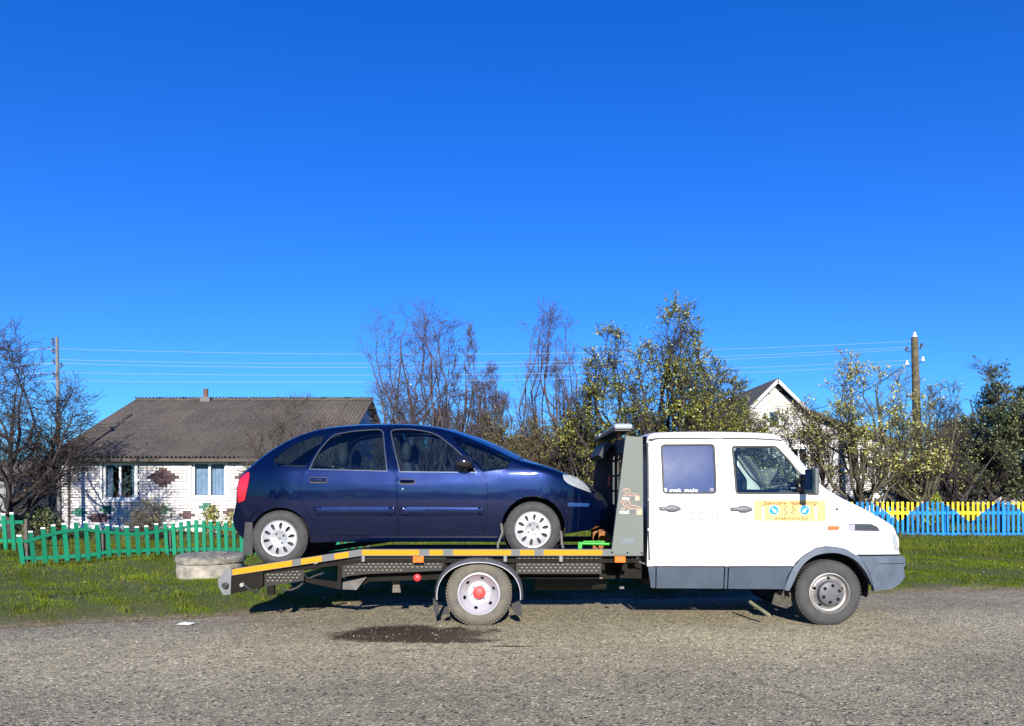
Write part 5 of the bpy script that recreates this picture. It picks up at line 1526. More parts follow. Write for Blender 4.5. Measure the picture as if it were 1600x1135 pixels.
# side mouldings and handles
def mould(x0, x1, y0, y1, door, taper=0):
    poly = rounded([(x0, y0), (x1, y0 + taper), (x1, y1 - taper), (x0, y1)], (y1 - y0) * .48, 4)
    q = cw(poly)
    def dep(x, z):
        d = segdist(np.stack([x, z], 1), q); return car_depth(x, z) - .004 - .009 * np.sqrt(np.clip(d / .012, 0, 1))
    ex = []
    for d in (.004, .010, .018): ex += shrink(q, d)
    return panel('side_moulding', q, [], dep, blue_paint, door, step=.04, thick=.015, extra=ex, ostep=.02)
mould(491, 618, 792.5, 806, doorR); mould(624, 757, 792.5, 806.5, doorF, 1.2)
def handle(cx, cy, w_, h_, door, lock=False):
    q = cw(rounded([(cx - w_, cy - h_), (cx + w_, cy - h_ + .4), (cx + w_, cy + h_), (cx - w_, cy + h_)], h_ * .7, 4))
    panel('handle_recess', q, [], lambda x, z: car_depth(x, z) - .003, seal, door, step=.03, thick=.004)
    q2 = cw(rounded([(cx - w_ + 1, cy - h_ + 1), (cx + w_ - 1, cy - h_ + 1.3), (cx + w_ - 1, cy + h_ - 2.4), (cx - w_ + 1, cy + h_ - 2.4)], 2, 4))
    def dep(x, z):
        d = segdist(np.stack([x, z], 1), q2); return car_depth(x, z) - .012 - .016 * np.sqrt(np.clip(d / .012, 0, 1))
    panel('handle', q2, [], dep, blue_paint, door, step=.02, thick=.012, extra=shrink(q2, .004) + shrink(q2, .009), ostep=.012)
    if lock:
        x_, z_ = c2w(cx - 7, cy + 11.5)
        MB().lathe([(0, -.006), (.012, -.005), (.016, .001)], (x_, float(car_depth([x_], [z_])[0]), z_), 'Y', 16).build('lock', chrome, door)
handle(497.5, 750.5, 13.5, 4.6, doorR); handle(636, 753, 12.2, 4.2, doorF, True)
# mirrored far side
for o in near: mirror(o, CMID, car)
# skins across the car, from the near edge to the far edge
OFF = [(379, -.10, .0), (392, -.09, .02), (430, -.05, .03), (480, -.03, .035), (560, 0, .035), (690, .01, .035), (740, .07, .045), (800, .10, .04), (830, .04, .03), (875, .05, .02), (905, .10, .01), (934, .13, -.01)]
def strip(name, poly_px, rlist, mat, n_=20, par=car, drop=0, w3=None, pw=2.4):
    """poly_px = list of (px, py, r); crossing curve bulges by OFF"""
    vs = []; m_ = 0
    for (px, py), r_ in zip(poly_px, rlist):
        x, z = c2w(px, py, r_); y = CY0 + float(car_inset(x, z)) + r_
        dx = np.interp(px, [o_[0] for o_ in OFF], [o_[1] for o_ in OFF]) if w3 is None else w3[0]
        dz = np.interp(px, [o_[0] for o_ in OFF], [o_[2] for o_ in OFF]) if w3 is None else w3[1]
        for k in range(n_ + 1):
            t = -1 + 2 * k / n_; b = 1 - abs(t) ** pw
            vs.append((x + dx * b, CMID + (CMID - y) * t, z + dz * b - drop))
    fs = [(i_ * (n_ + 1) + k, i_ * (n_ + 1) + k + 1, (i_ + 1) * (n_ + 1) + k + 1, (i_ + 1) * (n_ + 1) + k) for i_ in range(len(poly_px) - 1) for k in range(n_)]
    return MB().add(vs, fs, 0, True).build(name, mat, par, sharp=30)
def cut(a, b): 
    q = [p for p in TOPs if a - 1e-6 <= p[0] <= b + 1e-6]
    ys = lambda x_: float(np.interp(x_, [p[0] for p in TOPs], [p[1] for p in TOPs]))
    q = [(a, ys(a))] + [p for p in q if p[0] > a + .3 and p[0] < b - .3] + [(b, ys(b))]
    return q, [top_r(p[0]) for p in q]
q, r_ = cut(379, 400); strip('tailgate', q, r_, blue_paint)
q, r_ = cut(400, 500); strip('rear_window', q, r_, car_glass)
q, r_ = cut(500, 706); strip('roof', q, r_, blue_paint)
q, r_ = cut(706, 806); strip('windscreen', q, r_, car_glass)
q, r_ = cut(806, 812); strip('scuttle_panel', q, r_, black_plastic)
q, r_ = cut(812, 927); strip('bonnet', q, r_, blue_paint)
q, r_ = cut(927, 934); strip('grille', q, r_, black_plastic, w3=(.13, 0))
strip('bumper_skin', front_low, [.10, .08, .06, .05, .04, .03, .02] + [.02] * (len(front_low) - 7), blue_paint, w3=(.13, 0))
tl = tail_edge[::-1]; strip('tailgate_skin', tl, [.06 - .05 * k / len(tl) for k in range(len(tl))], blue_paint, w3=(-.10, 0))
strip('bumper_skin', rear_low, [.01] * len(rear_low), blue_paint, w3=(-.12, 0))
# side lining, floor, seats
def cbox(mb, px0, px1, py0, py1, y0, y1):
    a = c2w(px0, py1); b = c2w(px1, py0); return mb.box(a[0], b[0], y0, y1, a[1], b[1])
mb = MB(); cbox(mb, 492, 778, 815, 846, 8.42, 9.86); cbox(mb, 492, 875, 800, 815, 8.62, 9.66); cbox(mb, 380, 500, 760, 800, 8.62, 9.66); cbox(mb, 395, 490, 800, 836, 8.75, 9.5)
cbox(mb, 870, 928, 776, 826, 8.70, 9.58)
mb.build('underbody', under_black, car)
MB().lathe([(.355, .0), (.355, .30), (0, .30)], (c2w(833, 826)[0], 8.36, c2w(833, 826)[1]), 'Y', 40).build('wheel_arch_liner', under_black, car)
MB().lathe([(.345, .0), (.345, .30), (0, .30)], (c2w(437.5, 841)[0], 8.40, c2w(437.5, 841)[1]), 'Y', 40).build('wheel_arch_liner', under_black, car)
mb = MB(); cbox(mb, 700, 800, 743, 790, 8.50, 9.78); a = c2w(772, 738); mb.hexa([(a[0] - .35, 8.5, a[1] - .1), (a[0] + .16, 8.5, a[1] - .1), (a[0] + .16, 8.5, a[1] - .0), (a[0] - .3, 8.5, a[1] + .02)], [(a[0] - .35, 9.78, a[1] - .1), (a[0] + .16, 9.78, a[1] - .1), (a[0] + .16, 9.78, a[1]), (a[0] - .3, 9.78, a[1] + .02)])
mb.build('dashboard', trim_m, car)
def seat(px, yc, hgt=686, w_=.25):
    x, z = c2w(px, 745); mb = MB()
    zt = c2w(px, hgt)[1]
    mb.hexa([(x - .02, yc - w_, z - .35), (x + .10, yc - w_, z - .35), (x + .10, yc + w_, z - .35), (x - .02, yc + w_, z - .35)], [(x - .13, yc - w_ * .85, zt - .20), (x - .03, yc - w_ * .85, zt - .20), (x - .03, yc + w_ * .85, zt - .20), (x - .13, yc + w_ * .85, zt - .20)])
    mb.box(x, x + .5, yc - w_, yc + w_, z - .38, z - .22)
    s_ = mb.build('seat', seat_m, car); bevel(s_, .04, 3)
    mb = MB(); mb.ball((x - .10, yc, zt - .08), .13, 16, 0, (.45, 1, .95)); mb.build('headrest', seat_m, s_)
for yc in (8.78, 9.5):
    seat(640, yc, 694)
    seat(536, yc, 702)
x, z = c2w(700, 742)
MB().lathe([(.185 + .014 * math.cos(t), .014 * math.sin(t)) for t in [2 * PI * k / 8 for k in range(9)]], (0, 0, 0), 'X', 30).build('steering_wheel', trim_m, car)
st = bpy.data.objects['steering_wheel']; st.location = Vector((x - .02, 8.78, z + .02)) ; st.rotation_euler = (0, R(25), 0)
st.data.transform(Matrix.Translation(Vector(car.location))); st.location = Vector((x - .02, 8.78, z + .02)) - Vector(car.location)
mb = MB(); cbox(mb, 395, 480, 726, 729, 8.62, 9.66); mb.build('parcel_shelf', trim_m, car)
# mirror
x, z = c2w(733, 731)
mo = MB(); mo.ball((x - .05, 8.20, z + .055), .105, 20, 0, (1.05, .85, .78)); mo.hexa([(x - .02, 8.30, z - .03), (x + .12, 8.40, z - .03), (x + .12, 8.42, z - .01), (x - .02, 8.42, z - .01)], [(x - .04, 8.30, z + .04), (x + .04, 8.40, z + .04), (x + .04, 8.44, z + .04), (x - .04, 8.44, z + .04)])
mi = mo.build('door_mirror', M('gloss_black', (.01, .01, .012), .15, 0, .1, 10, coat=1), car)
mirror(mi, CMID, car)
# chrome-lit sill line, mud flaps, wheels
fw = c2w(832.5, 826.5); rw = c2w(437.5, 841)
RWc = .308
for (wx, wz) in ((fw[0], .745 + RWc), (rw[0], .64 + RWc + .006)):
    for s_, yy in ((-1, 8.295), (1, 2 * CMID - 8.295)): wheel(car, 'wheel', (wx, yy, wz), RWc, .207, .19, 'car', s_)
for px_ in ((388, 816, 866, 8),):
    a = c2w(px_[0] - 2, px_[2]); b = c2w(px_[0] + px_[3], px_[1])
    for yy in (8.36, 9.78): MB().hexa([(a[0], yy, a[1]), (b[0] - .0, yy, a[1] + .02), (b[0], yy + .17, a[1] + .02), (a[0], yy + .17, a[1])], [(a[0] + .03, yy, b[1]), (b[0], yy, b[1]), (b[0], yy + .17, b[1]), (a[0] + .03, yy + .17, b[1])]).build('mud_flap', black_plastic, car)
# ratchet straps round the front wheel, each a thing that holds the car down
strapm = M('grey_webbing_strap', (.11, .105, .09), .85, 0, .15, 40, bump=.2)
for (px0, y0_, px1, y1_, lab) in (((783), 788, 778, 858, 'grey lashing strap hanging in front of the sill, left of the front car wheel'), ((876), 800, 880, 858, 'grey lashing strap running down right of the front car wheel')):
    p0 = at(px0, y0_ + 30, 8.27); p1 = at(px0 + (2 if px1 < px0 else 1), 832, 8.26); p2 = at(px1 + (0 if px1 < px0 else -2), 850, 8.22); p3 = at(px1, y1_ - 1, 8.19)
    o = MB(); pts = [p0, p1, p2, p3]
    for a, b in zip(pts[:-1], pts[1:]): o.bar(a, b, .022, .006, up=(0, 1, 0))
    o = o.build('lashing_strap', strapm); tag(o, lab, 'strap', 'lashing straps at the front car wheel')
# ------------------------------------------------------------------ the tow truck
TY, TMID = 8.07, 9.10
truck = thing('tow_truck', 'white crew-cab tow truck with yellow-taped flatbed parked on the road edge', 'truck', (1.2, TMID, 0))
def cab_inset(x, z):
    x = np.asarray(x, float); z = np.asarray(z, float)
    up = np.clip((z - 1.42) / .75, 0, 1.2); a = .13 * up ** 1.3
    a = a + .035 * np.clip((.95 - z) / .55, 0, 1.2) ** 2
    a = a + .02 * np.clip((z - .98) / .3, 0, 1) ** 1.5 * .6
    f = np.clip((x - 3.35) / .95, 0, 1.2); a = a + .17 * f ** 2.2
    return a
CT_PX = [(1010, 690), (1012, 682), (1019, 677.5), (1030, 676), (1070, 675), (1120, 675), (1172, 676), (1204, 678), (1216, 682), (1223, 688.5), (1239, 707), (1260, 731), (1277, 751.5), (1290, 764), (1305, 773), (1320, 781), (1354, 797.5), (1386, 816), (1395, 824), (1399, 834)]
CTs = spl(CT_PX, 4)
def ct_r(px): return float(np.interp(px, [1010, 1019, 1030, 1204, 1230, 1290, 1350, 1399], [.05, .07, .075, .075, .06, .06, .07, .08]))
def t2w(px, py, r_=0):
    Y = TY
    for _ in range(6):
        x = (px - 800) / F * Y; z = EYE - (py - HOR) / F * Y
        Y = TY + float(cab_inset(x, z)) + r_
    return (x, z)
CTW = np.array([t2w(px, py, ct_r(px)) for px, py in CTs]); CTR = np.array([ct_r(px) for px, py in CTs])
def cab_depth(x, z, off=0):
    x = np.asarray(x, float); z = np.asarray(z, float)
    P_ = np.stack([x, z], 1); d = np.full(len(P_), 1e9); rr_ = np.full(len(P_), .05)
    for a, b, r_ in zip(CTW[:-1], CTW[1:], CTR):
        e = b - a; t = np.clip(((P_ - a) @ e) / (e @ e), 0, 1); q = np.hypot(*(P_ - a - t[:, None] * e).T)
        m_ = q < d; d[m_] = q[m_]; rr_[m_] = r_
    q = np.clip(rr_ - d, 0, rr_)
    return TY + cab_inset(x, z) + (rr_ - np.sqrt(np.maximum(rr_ ** 2 - q ** 2, 0))) + off
tw = lambda pts: [t2w(*p) for p in pts]
tn = np.gradient(CTW, axis=0); tn /= np.linalg.norm(tn, axis=1)[:, None]; nn = np.stack([tn[:, 1], -tn[:, 0]], 1)
crings = []
for d in (.004, .012, .025, .04, .06, .085): crings += [tuple(p) for p in (CTW + nn * d)]
def TP(name, poly, holes, mat, par=truck, off=0, step=.06, thick=.025, extra=True, ostep=None, ins=0):
    poly = tw(poly)
    if ins: poly = shrink(poly, ins)
    return panel(name, poly, [tw(h) for h in holes], lambda x, z: cab_depth(x, z, off), mat, par, step=step, thick=thick, extra=crings if extra else None, ostep=ostep or .04)
flare_out = spl([(1338, 868), (1327, 861), (1318, 857), (1296, 853.6), (1275, 857), (1256, 868), (1245, 878), (1240, 885)], 4)
cabo_px = CTs + [(1404, 861), (1406, 866), (1340, 866.5)] + flare_out[:-1] + [(1240, 885), (1011, 885)]
rdoorT = rounded([(1017, 690), (1133, 690), (1135, 884), (1018, 884)], 3, 2)
fdoorT = spl([(1139, 689.5), (1180, 689), (1214, 690.5)], 3) + spl([(1214, 690.5), (1226, 699), (1243, 719), (1262, 741), (1280, 757), (1288, 772), (1291, 792), (1292, 820), (1292, 853)], 4)[1:] + [(1275, 856), (1256, 867), (1244, 878), (1239, 884), (1140.5, 884)]
rwin = rounded([(1032.5, 695), (1116, 694.5), (1119, 771), (1036, 771)], 6, 4)
fwin = rounded([(1143.5, 697.5), (1212, 697), (1232, 718), (1256, 748), (1258, 771.5), (1150, 771.5)], 5, 4)
lamp_hole = [(1397, 833.5), (1400.5, 835), (1405, 860.5), (1401, 860.5)]
vent = rounded([(1325.5, 818.5), (1361, 819), (1371, 823.5), (1375.5, 830.5), (1326, 829.5)], 2, 3)
holes = [shrink(tw(rdoorT), -.006), shrink(tw(fdoorT), -.006), tw(vent)]
cab = panel('cab_body', [tuple(p) for p in CTW] + tw([(1404, 861), (1406, 866), (1340, 866.5)] + flare_out[:-1] + [(1240, 885), (1011, 885)]), holes, cab_depth, white_paint, truck, step=.06, thick=.03, extra=crings, ostep=.04)
nearT = [cab]
d1 = TP('rear_door', rdoorT, [rwin], white_paint, step=.06); d2 = TP('front_door', fdoorT, [fwin], white_paint, step=.06)
def tring(name, q, w0, w1, mat, par, off, thick=.015):
    q = tw(q); a = shrink(q, w0); b = shrink(q, w1)
    return panel(name, a, [b], lambda x, z: cab_depth(x, z, off), mat, par, step=.3, thick=thick, ostep=.04)
for q, d_ in ((rwin, d1), (fwin, d2)): tring('window_seal', q, -.006, .014, seal, d_, -.006, .02)
TP('window', rwin, [], tint_film, d1, off=.006, thick=0, step=.1, ins=.008)
TP('window', fwin, [], cab_glass, d2, off=.006, thick=0, step=.1, ins=.008)
# black quarter panel carrying the mirror
TP('mirror_mount', rounded([(1236, 724), (1250, 738), (1261, 749), (1262, 772.5), (1251, 772.5), (1250, 747)], 2, 2), [], black_plastic, d2, off=-.012, thick=.015, step=.1)
for q, d_ in ((rdoorT, d1), (fdoorT, d2)):
    tring('door_seal', q, -.012, .003, seal, d_, .009, .004)
def thandle(x0, x1, y0, y1, door):
    ym = (y0 + y1) / 2
    q = tw(spl([(x0, ym - 3), (x0 + 10, ym - 3.4), (x0 + 14, y0), (x0 + 23, y0), (x1 - 2, ym - 2.5), (x1, ym + 1), (x1 - 3, ym + 3), (x0 + 23, y1), (x0 + 14, y1), (x0 + 10, ym + 3.4), (x0, ym + 3), (x0 - 1, ym)], 4, True))
    def dep(x, z):
        d = segdist(np.stack([x, z], 1), q); return cab_depth(x, z) - .006 - .022 * np.sqrt(np.clip(d / .02, 0, 1))
    panel('door_handle', q, [], dep, M('dark_grey_handle', (.10, .10, .115), .5, 0, .08, 30), door, step=.02, thick=.03, extra=shrink(q, .006) + shrink(q, .012), ostep=.015)
    a = t2w(x0 + 5, ym); MB().lathe([(0, -.034), (.008, -.033), (.010, -.02)], (a[0], float(cab_depth([a[0]], [a[1]])[0]), a[1]), 'Y', 12).build('lock', chrome, door)
thandle(1031, 1064, 789.5, 800.5, d1); thandle(1143, 1176, 790.5, 801.5, d2)
nearT += [d1, d2]
# grey lower skirt
sk = [rounded([(1012.5, 886.2), (1024.5, 886.2), (1024, 919), (1017, 919)], 1, 2), [(1026, 886.2), (1131.5, 886.2), (1130, 920), (1025.2, 919.5)], [(1133, 886.2), (1137.5, 886.2), (1136, 920.2), (1131.5, 920)], [(1139, 886.2), (1238.5, 886.2), (1230, 901), (1226, 921), (1137.6, 920.3)]]
for q in sk: nearT.append(TP('lower_skirt', q, [], skirt_grey, step=.06, thick=.03, extra=False, ins=.001))
fl_in = spl([(1361, 914), (1357, 905), (1349, 891), (1335, 875.5), (1316, 866.3), (1296, 863.8), (1273, 868), (1256, 879.5), (1246, 893), (1239, 908), (1232, 923)], 4)
fl_out = spl([(1338, 868), (1327, 861.3), (1318, 857.2), (1296, 853.8), (1275, 857.2), (1256, 868.5), (1245, 880), (1237, 891), (1229, 910), (1225.5, 922.5)], 4)
flare = [(1341, 868.5)] + fl_out[1:] + fl_in[::-1] + [(1362, 915), (1355, 893)]
qf = tw(flare)
nearT.append(panel('wheel_arch_flare', qf, [], lambda x, z: cab_depth(x, z) - .028 + .020 * np.clip(1 - segdist(np.stack([x, z], 1), tw(fl_out), False) / .05, 0, 1), flare_grey, truck, step=.03, thick=.09, ostep=.03))
bump = [(1341.5, 869), (1408, 868.3), (1412, 872), (1412.5, 883), (1410, 886.5), (1412, 901), (1405, 911), (1392, 920), (1364, 923.8), (1362.6, 915), (1356, 893)]
nearT.append(TP('front_bumper', bump, [], flare_grey, off=-.03, step=.05, thick=.06, extra=False))
a = tw([(1373, 880.2), (1411, 879.6), (1411, 880.8), (1373, 881.2)]); nearT.append(panel('bumper_groove', a, [], lambda x, z: cab_depth(x, z) - .033, seal, truck, step=.1, thick=.003))
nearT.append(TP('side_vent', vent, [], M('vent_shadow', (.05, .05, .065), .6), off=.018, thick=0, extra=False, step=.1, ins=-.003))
for k in range(3):
    nearT.append(TP('vent_slat', [(1338, 821.5 + k * 2.8), (1362 + k * 4, 821.8 + k * 2.8), (1364 + k * 4, 822.8 + k * 2.8), (1338, 822.6 + k * 2.8)], [], skirt_grey, off=.006, thick=.01, extra=False, step=.2))
nearT.append(TP('vent_plate', [(1326.5, 819.5), (1336, 819.7), (1336, 829), (1326.8, 828.8)], [], M('mauve_grey_plastic', (.28, .28, .36), .5), off=.006, thick=.012, extra=False, step=.2))
nearT.append(TP('side_repeater', rounded([(1293.5, 822), (1309, 822), (1312, 825), (1309, 828), (1293.5, 828)], 1.5, 3), [], dull_orange, off=-.016, thick=.015, extra=False, step=.05, ostep=.02))
a = t2w(1307.5, 796); nearT.append(MB().lathe([(0, -.012), (.013, -.010), (.016, .002)], (a[0], float(cab_depth([a[0]], [a[1]])[0]), a[1]), 'Y', 14).build('rubber_plug', seal, truck))
nearT.append(TP('headlight', [(1393.5, 835.5), (1399.5, 836), (1404, 860.5), (1397, 860.5)], [], clear_lens, off=-.008, thick=.03, extra=False, step=.04))
nearT.append(TP('gutter', spl([(1016, 689.5), (1014, 686.5), (1030, 684.4), (1080, 684), (1130, 685.2), (1131, 684.1), (1180, 684.6), (1222, 687.3)], 3) + spl([(1222, 689), (1180, 686.6), (1080, 686), (1032, 686.4), (1019, 688.8)], 3), [], seal, off=-.012, thick=.012, extra=False, step=.2))
nearT.append(TP('door_hinge_gutter', [(1010.5, 692), (1013.5, 692), (1014, 780), (1011.4, 780)], [], seal, off=-.004, thick=.008, extra=False, step=.3))
nearT.append(TP('door_hinge_gutter', [(1011.6, 781.5), (1014.4, 781.5), (1014.8, 826), (1012.2, 826)], [], seal, off=-.004, thick=.008, extra=False, step=.3))
nearT.append(TP('door_hinge_gutter', [(1011.8, 829), (1014.4, 829), (1015.6, 876), (1013, 876)], [], seal, off=-.004, thick=.008, extra=False, step=.3))
a = t2w(1240, 709); 
farmirror = [mirror(o, TMID, truck) for o in nearT]
# mirror head
p_ = at(1262.5, 731.5, 7.86); q_ = at(1275, 774, 7.86)
mb = MB().box(p_.x + .025, q_.x - .01, 7.74, 7.98, q_.z, p_.z); mm = mb.build('door_mirror', M('grey_mirror_shell', (.085, .095, .10), .45, 0, .1, 20), truck); bevel(mm, .02, 3)
o = MB().box(p_.x + .008, p_.x + .024, 7.755, 7.965, q_.z + .015, p_.z - .015).build('mirror_glass', M('mirror_glass', (.55, .58, .6), .04, 1, .02, 3), mm)
MB().bar((p_.x + .05, 7.98, q_.z + .07), (p_.x - .02, 8.12, q_.z + .06), .035, .05).bar((p_.x + .05, 7.98, p_.z - .07), (p_.x - .03, 8.14, p_.z - .16), .03, .04).build('mirror_arm', black_plastic, truck)
mirror(mm, TMID, truck)
# skins across the cab
def tstrip(name, pts, mat, dxz, pw=3, n_=20, par=truck):
    vs = []
    for (px, py), r_ in pts:
        x, z = t2w(px, py, r_); y = TY + float(cab_inset(x, z)) + r_
        for k in range(n_ + 1):
            t = -1 + 2 * k / n_; b = 1 - abs(t) ** pw; vs.append((x + dxz[0] * b, TMID + (TMID - y) * t, z + dxz[1] * b))
    fs = [(i_ * (n_ + 1) + k, i_ * (n_ + 1) + k + 1, (i_ + 1) * (n_ + 1) + k + 1, (i_ + 1) * (n_ + 1) + k) for i_ in range(len(pts) - 1) for k in range(n_)]
    return MB().add(vs, fs, 0, True).build(name, mat, par, sharp=30)
def tcut(i0, i1): return [(CTs[i_], ct_r(CTs[i_][0])) for i_ in range(i0, i1 + 1)]
tstrip('roof', tcut(4, 34), white_paint, (0, .02))
tstrip('windscreen_header', tcut(34, 38), white_paint, (.02, .01))
tstrip('windscreen', tcut(38, 52), cab_glass, (.05, .01))
tstrip('scuttle_panel', tcut(52, 58), black_plastic, (.03, 0))
tstrip('bonnet', tcut(58, len(CTs) - 1), white_paint, (.02, .015))
tstrip('radiator_grille', [((1399, 834), .08), ((1404, 861), .04), ((1406, 866), .03)], M('grille_grey', (.08, .085, .09), .5), (.05, 0))
tstrip('bumper_skin', [((1408, 868.3), 0), ((1412, 872), 0), ((1412.5, 883), 0), ((1412, 901), 0), ((1405, 911), 0), ((1392, 920), 0)], flare_grey, (.10, 0))
a = t2w(1010.5, 690); b = t2w(1011, 885)
MB().box(a[0] + .01, a[0] + .04, 8.25, 2 * TMID - 8.25, b[1], a[1] - .02).build('cab_back_wall', white_paint, truck)
# cab lining
xa, za = t2w(1020, 900); xb, zb_ = t2w(1234, 830)
mb = MB().box(xa, xb - .05, 8.16, 10.04, za, za + .12); mb.box(t2w(1225, 0)[0] * 0 + t2w(1240, 800)[0], t2w(1385, 800)[0], 8.50, 9.7, .95, 1.18)
mb.box(t2w(1225, 850)[0], t2w(1240, 850)[0], 8.18, 10.02, .45, 1.45)
mb.build('cab_floor', under_black, truck)
a = t2w(1215, 770); b = t2w(1280, 760)
MB().hexa([(a[0], 8.20, 1.10), (b[0] + .1, 8.2, 1.10), (b[0] + .06, 8.2, 1.47), (a[0] + .06, 8.2, 1.50)], [(a[0], 10.0, 1.10), (b[0] + .1, 10.0, 1.10), (b[0] + .06, 10.0, 1.47), (a[0] + .06, 10.0, 1.50)]).build('dashboard', trim_m, truck)
for px_, lab in ((1150, 0), (1060, 1)):
    for yc in ((8.55, 9.6) if not lab else (9.1,)):
        x, z = t2w(px_, 775); hw = .25 if not lab else .8
        s_ = MB().hexa([(x - .05, yc - hw, .95), (x + .12, yc - hw, .95), (x + .12, yc + hw, .95), (x - .05, yc + hw, .95)], [(x - .16, yc - hw * .9, 1.60), (x - .05, yc - hw * .9, 1.60), (x - .05, yc + hw * .9, 1.60), (x - .16, yc + hw * .9, 1.60)]).box(x, x + .5, yc - hw, yc + hw, .80, .97).build('seat', seat_m, truck); bevel(s_, .04, 3)
        if not lab: MB().ball((x - .13, yc, 1.70), .13, 14, 0, (.4, 1, .8)).build('headrest', seat_m, s_)
sw = MB().lathe([(.20 + .014 * math.cos(t), .014 * math.sin(t)) for t in [2 * PI * k / 8 for k in range(9)]], (0, 0, 0), 'Z', 30).build('steering_wheel', trim_m, None)
sw.parent = truck; sw.location = Vector((t2w(1203, 770)[0], 9.6, 1.50)) - truck.location; sw.rotation_euler = (0, R(-35), 0)
p_ = at(1240, 758, 8.5); MB().box(p_.x - .04, p_.x + .04, 8.45, 8.5, p_.z - .03, p_.z + .03).build('dash_card', M('dark_red_card', (.35, .05, .04), .6), truck)
# wiper at the scuttle
a = at(1304, 772.5, 8.3); b = at(1314, 776, 8.3); c_ = at(1320, 789, 8.2)
MB().tube([a, b, c_], [.010, .012, .006], 6).build('wiper_arm', black_plastic, truck)

# ------------------------------------------------------------------ lettering
def text(name, s, size, loc, mat, parent, ext=.0008, w=None, bold=0, **kw):
    """flat lettering; size = cap height, w = full width"""
    cu = bpy.data.curves.new(name, 'FONT'); cu.body = s; cu.size = 1; cu.extrude = .002; cu.offset = bold / size * .7; cu.resolution_u = 3
    t = bpy.data.objects.new(name + '_tmp', cu); COL.objects.link(t)
    bpy.context.view_layer.update()
    dg = bpy.context.evaluated_depsgraph_get()
    me = bpy.data.meshes.new_from_object(t.evaluated_get(dg)); bpy.data.objects.remove(t)
    me.materials.clear(); me.materials.append(mat); me.name = name
    co = np.zeros(len(me.vertices) * 3, dtype=np.float32); me.vertices.foreach_get('co', co); co = co.reshape(-1, 3)
    x0, x1 = co[:, 0].min(), co[:, 0].max()
    kx_ = (w / (x1 - x0)) if w else size / .73; kz_ = size / .73
    out = np.stack([(co[:, 0] - (x0 + x1) / 2) * kx_, -co[:, 2] * .3, (co[:, 1] - .36) * kz_], 1)
    me.vertices.foreach_set('co', out.astype(np.float32).ravel()); me.update()
    o = put(bpy.data.objects.new(name, me), parent)
    o.location = Vector(loc) - parent_world(parent)
    return o
PX = 8.07 / F      # one photo pixel on the cab side, in metres
yface = lambda px, py: float(cab_depth([t2w(px, py)[0]], [t2w(px, py)[1]])[0])
def tpt(px, py, off): a = t2w(px, py); return (a[0], yface(px, py) - off, a[1])
m_yel = M('yellow_sign_vinyl', (.60, .45, .15), .5, 0, .06, 10, col2=(.56, .38, .09)); m_dred = M('dark_red_print', (.22, .03, .02), .5); m_olv = M('olive_print', (.09, .06, .008), .5)
m_blu = M('blue_sign_print', (.0, .25, .62), .4); m_wht = M('white_print', (.85, .85, .85), .5); m_gry = M('grey_worn_print', (.40, .41, .42), .6); m_pale = M('pale_pink_print', (.78, .62, .55), .5); m_dk = M('black_print', (.04, .035, .03), .5)
sq = tw([(1178.5, 782), (1289, 781.5), (1290, 814.5), (1178.5, 814)])
sp = panel('advert_panel', sq, [], lambda x, z: cab_depth(x, z) - .004, m_yel, d2, step=.08, thick=.003)
sgn_ = d2
text('lettering', 'Заказать эвакуатор', 5.6 * PX, tpt(1234, 786.2, .0055), m_dred, d2, bold=.0011, w=84 * PX)
text('lettering', 'evakmolo.by', 6.2 * PX, tpt(1236.5, 809.5, .0055), m_olv, d2, bold=.0008, w=52 * PX)
def signdisc(px, py, ang):
    p_ = tpt(px, py, .0055)
    MB().lathe([(0, 0), (.058, 0)], p_, 'Y', 32).build('sign_roundel', m_wht, d2, fixn=False)
    MB().lathe([(0, 0), (.050, 0)], (p_[0], p_[1] - .0015, p_[2]), 'Y', 32).build('sign_roundel', m_blu, d2, fixn=False)
    ar = [(-.032, .007), (.008, .007), (.008, .020), (.036, 0), (.008, -.020), (.008, -.007), (-.032, -.007)]
    c_, s_ = math.cos(R(ang)), math.sin(R(ang))
    MB().add([(p_[0] + a * c_ - b * s_, p_[1] - .003, p_[2] + a * s_ + b * c_) for a, b in ar], [(6, 5, 1, 0), (4, 3, 2)] if 0 else [tuple(range(7))]).build('arrow', m_wht, d2, fixn=False)
signdisc(1209, 797.5, -45); signdisc(1257, 797.5, -135)
# small drawn hooks and figures on the advert
def sketch(pts, w_, m_, nm='drawing'):
    mb = MB()
    for a, b in zip(pts[:-1], pts[1:]):
        A = Vector(tpt(*a, .006)); B = Vector(tpt(*b, .006)); mb.bar(A, B, w_, .001, up=(0, 1, 0))
    return mb.build(nm, m_, d2)
for s_ in (-1, 1):
    c0 = 1233; sketch([(c0 + s_ * 8, 790), (c0 + s_ * 4, 793), (c0 + s_ * 8, 797), (c0 + s_ * 3, 801), (c0 + s_ * 8, 805)], .008, m_dk); sketch([(c0 + s_ * 10, 789), (c0 + s_ * 9, 796), (c0 + s_ * 11, 804)], .004, m_olv)
    f0 = 1233 + s_ * 41; sketch([(f0, 791), (f0, 797), (f0 + 1, 813)], .024, m_pale); sketch([(f0 - 2, 793), (f0 + 1, 799), (f0 - 1, 806)], .006, M('violet_print', (.35, .28, .45), .6)); sketch([(f0 - 4, 792), (f0, 790), (f0 + 3, 792)], .006, m_olv)
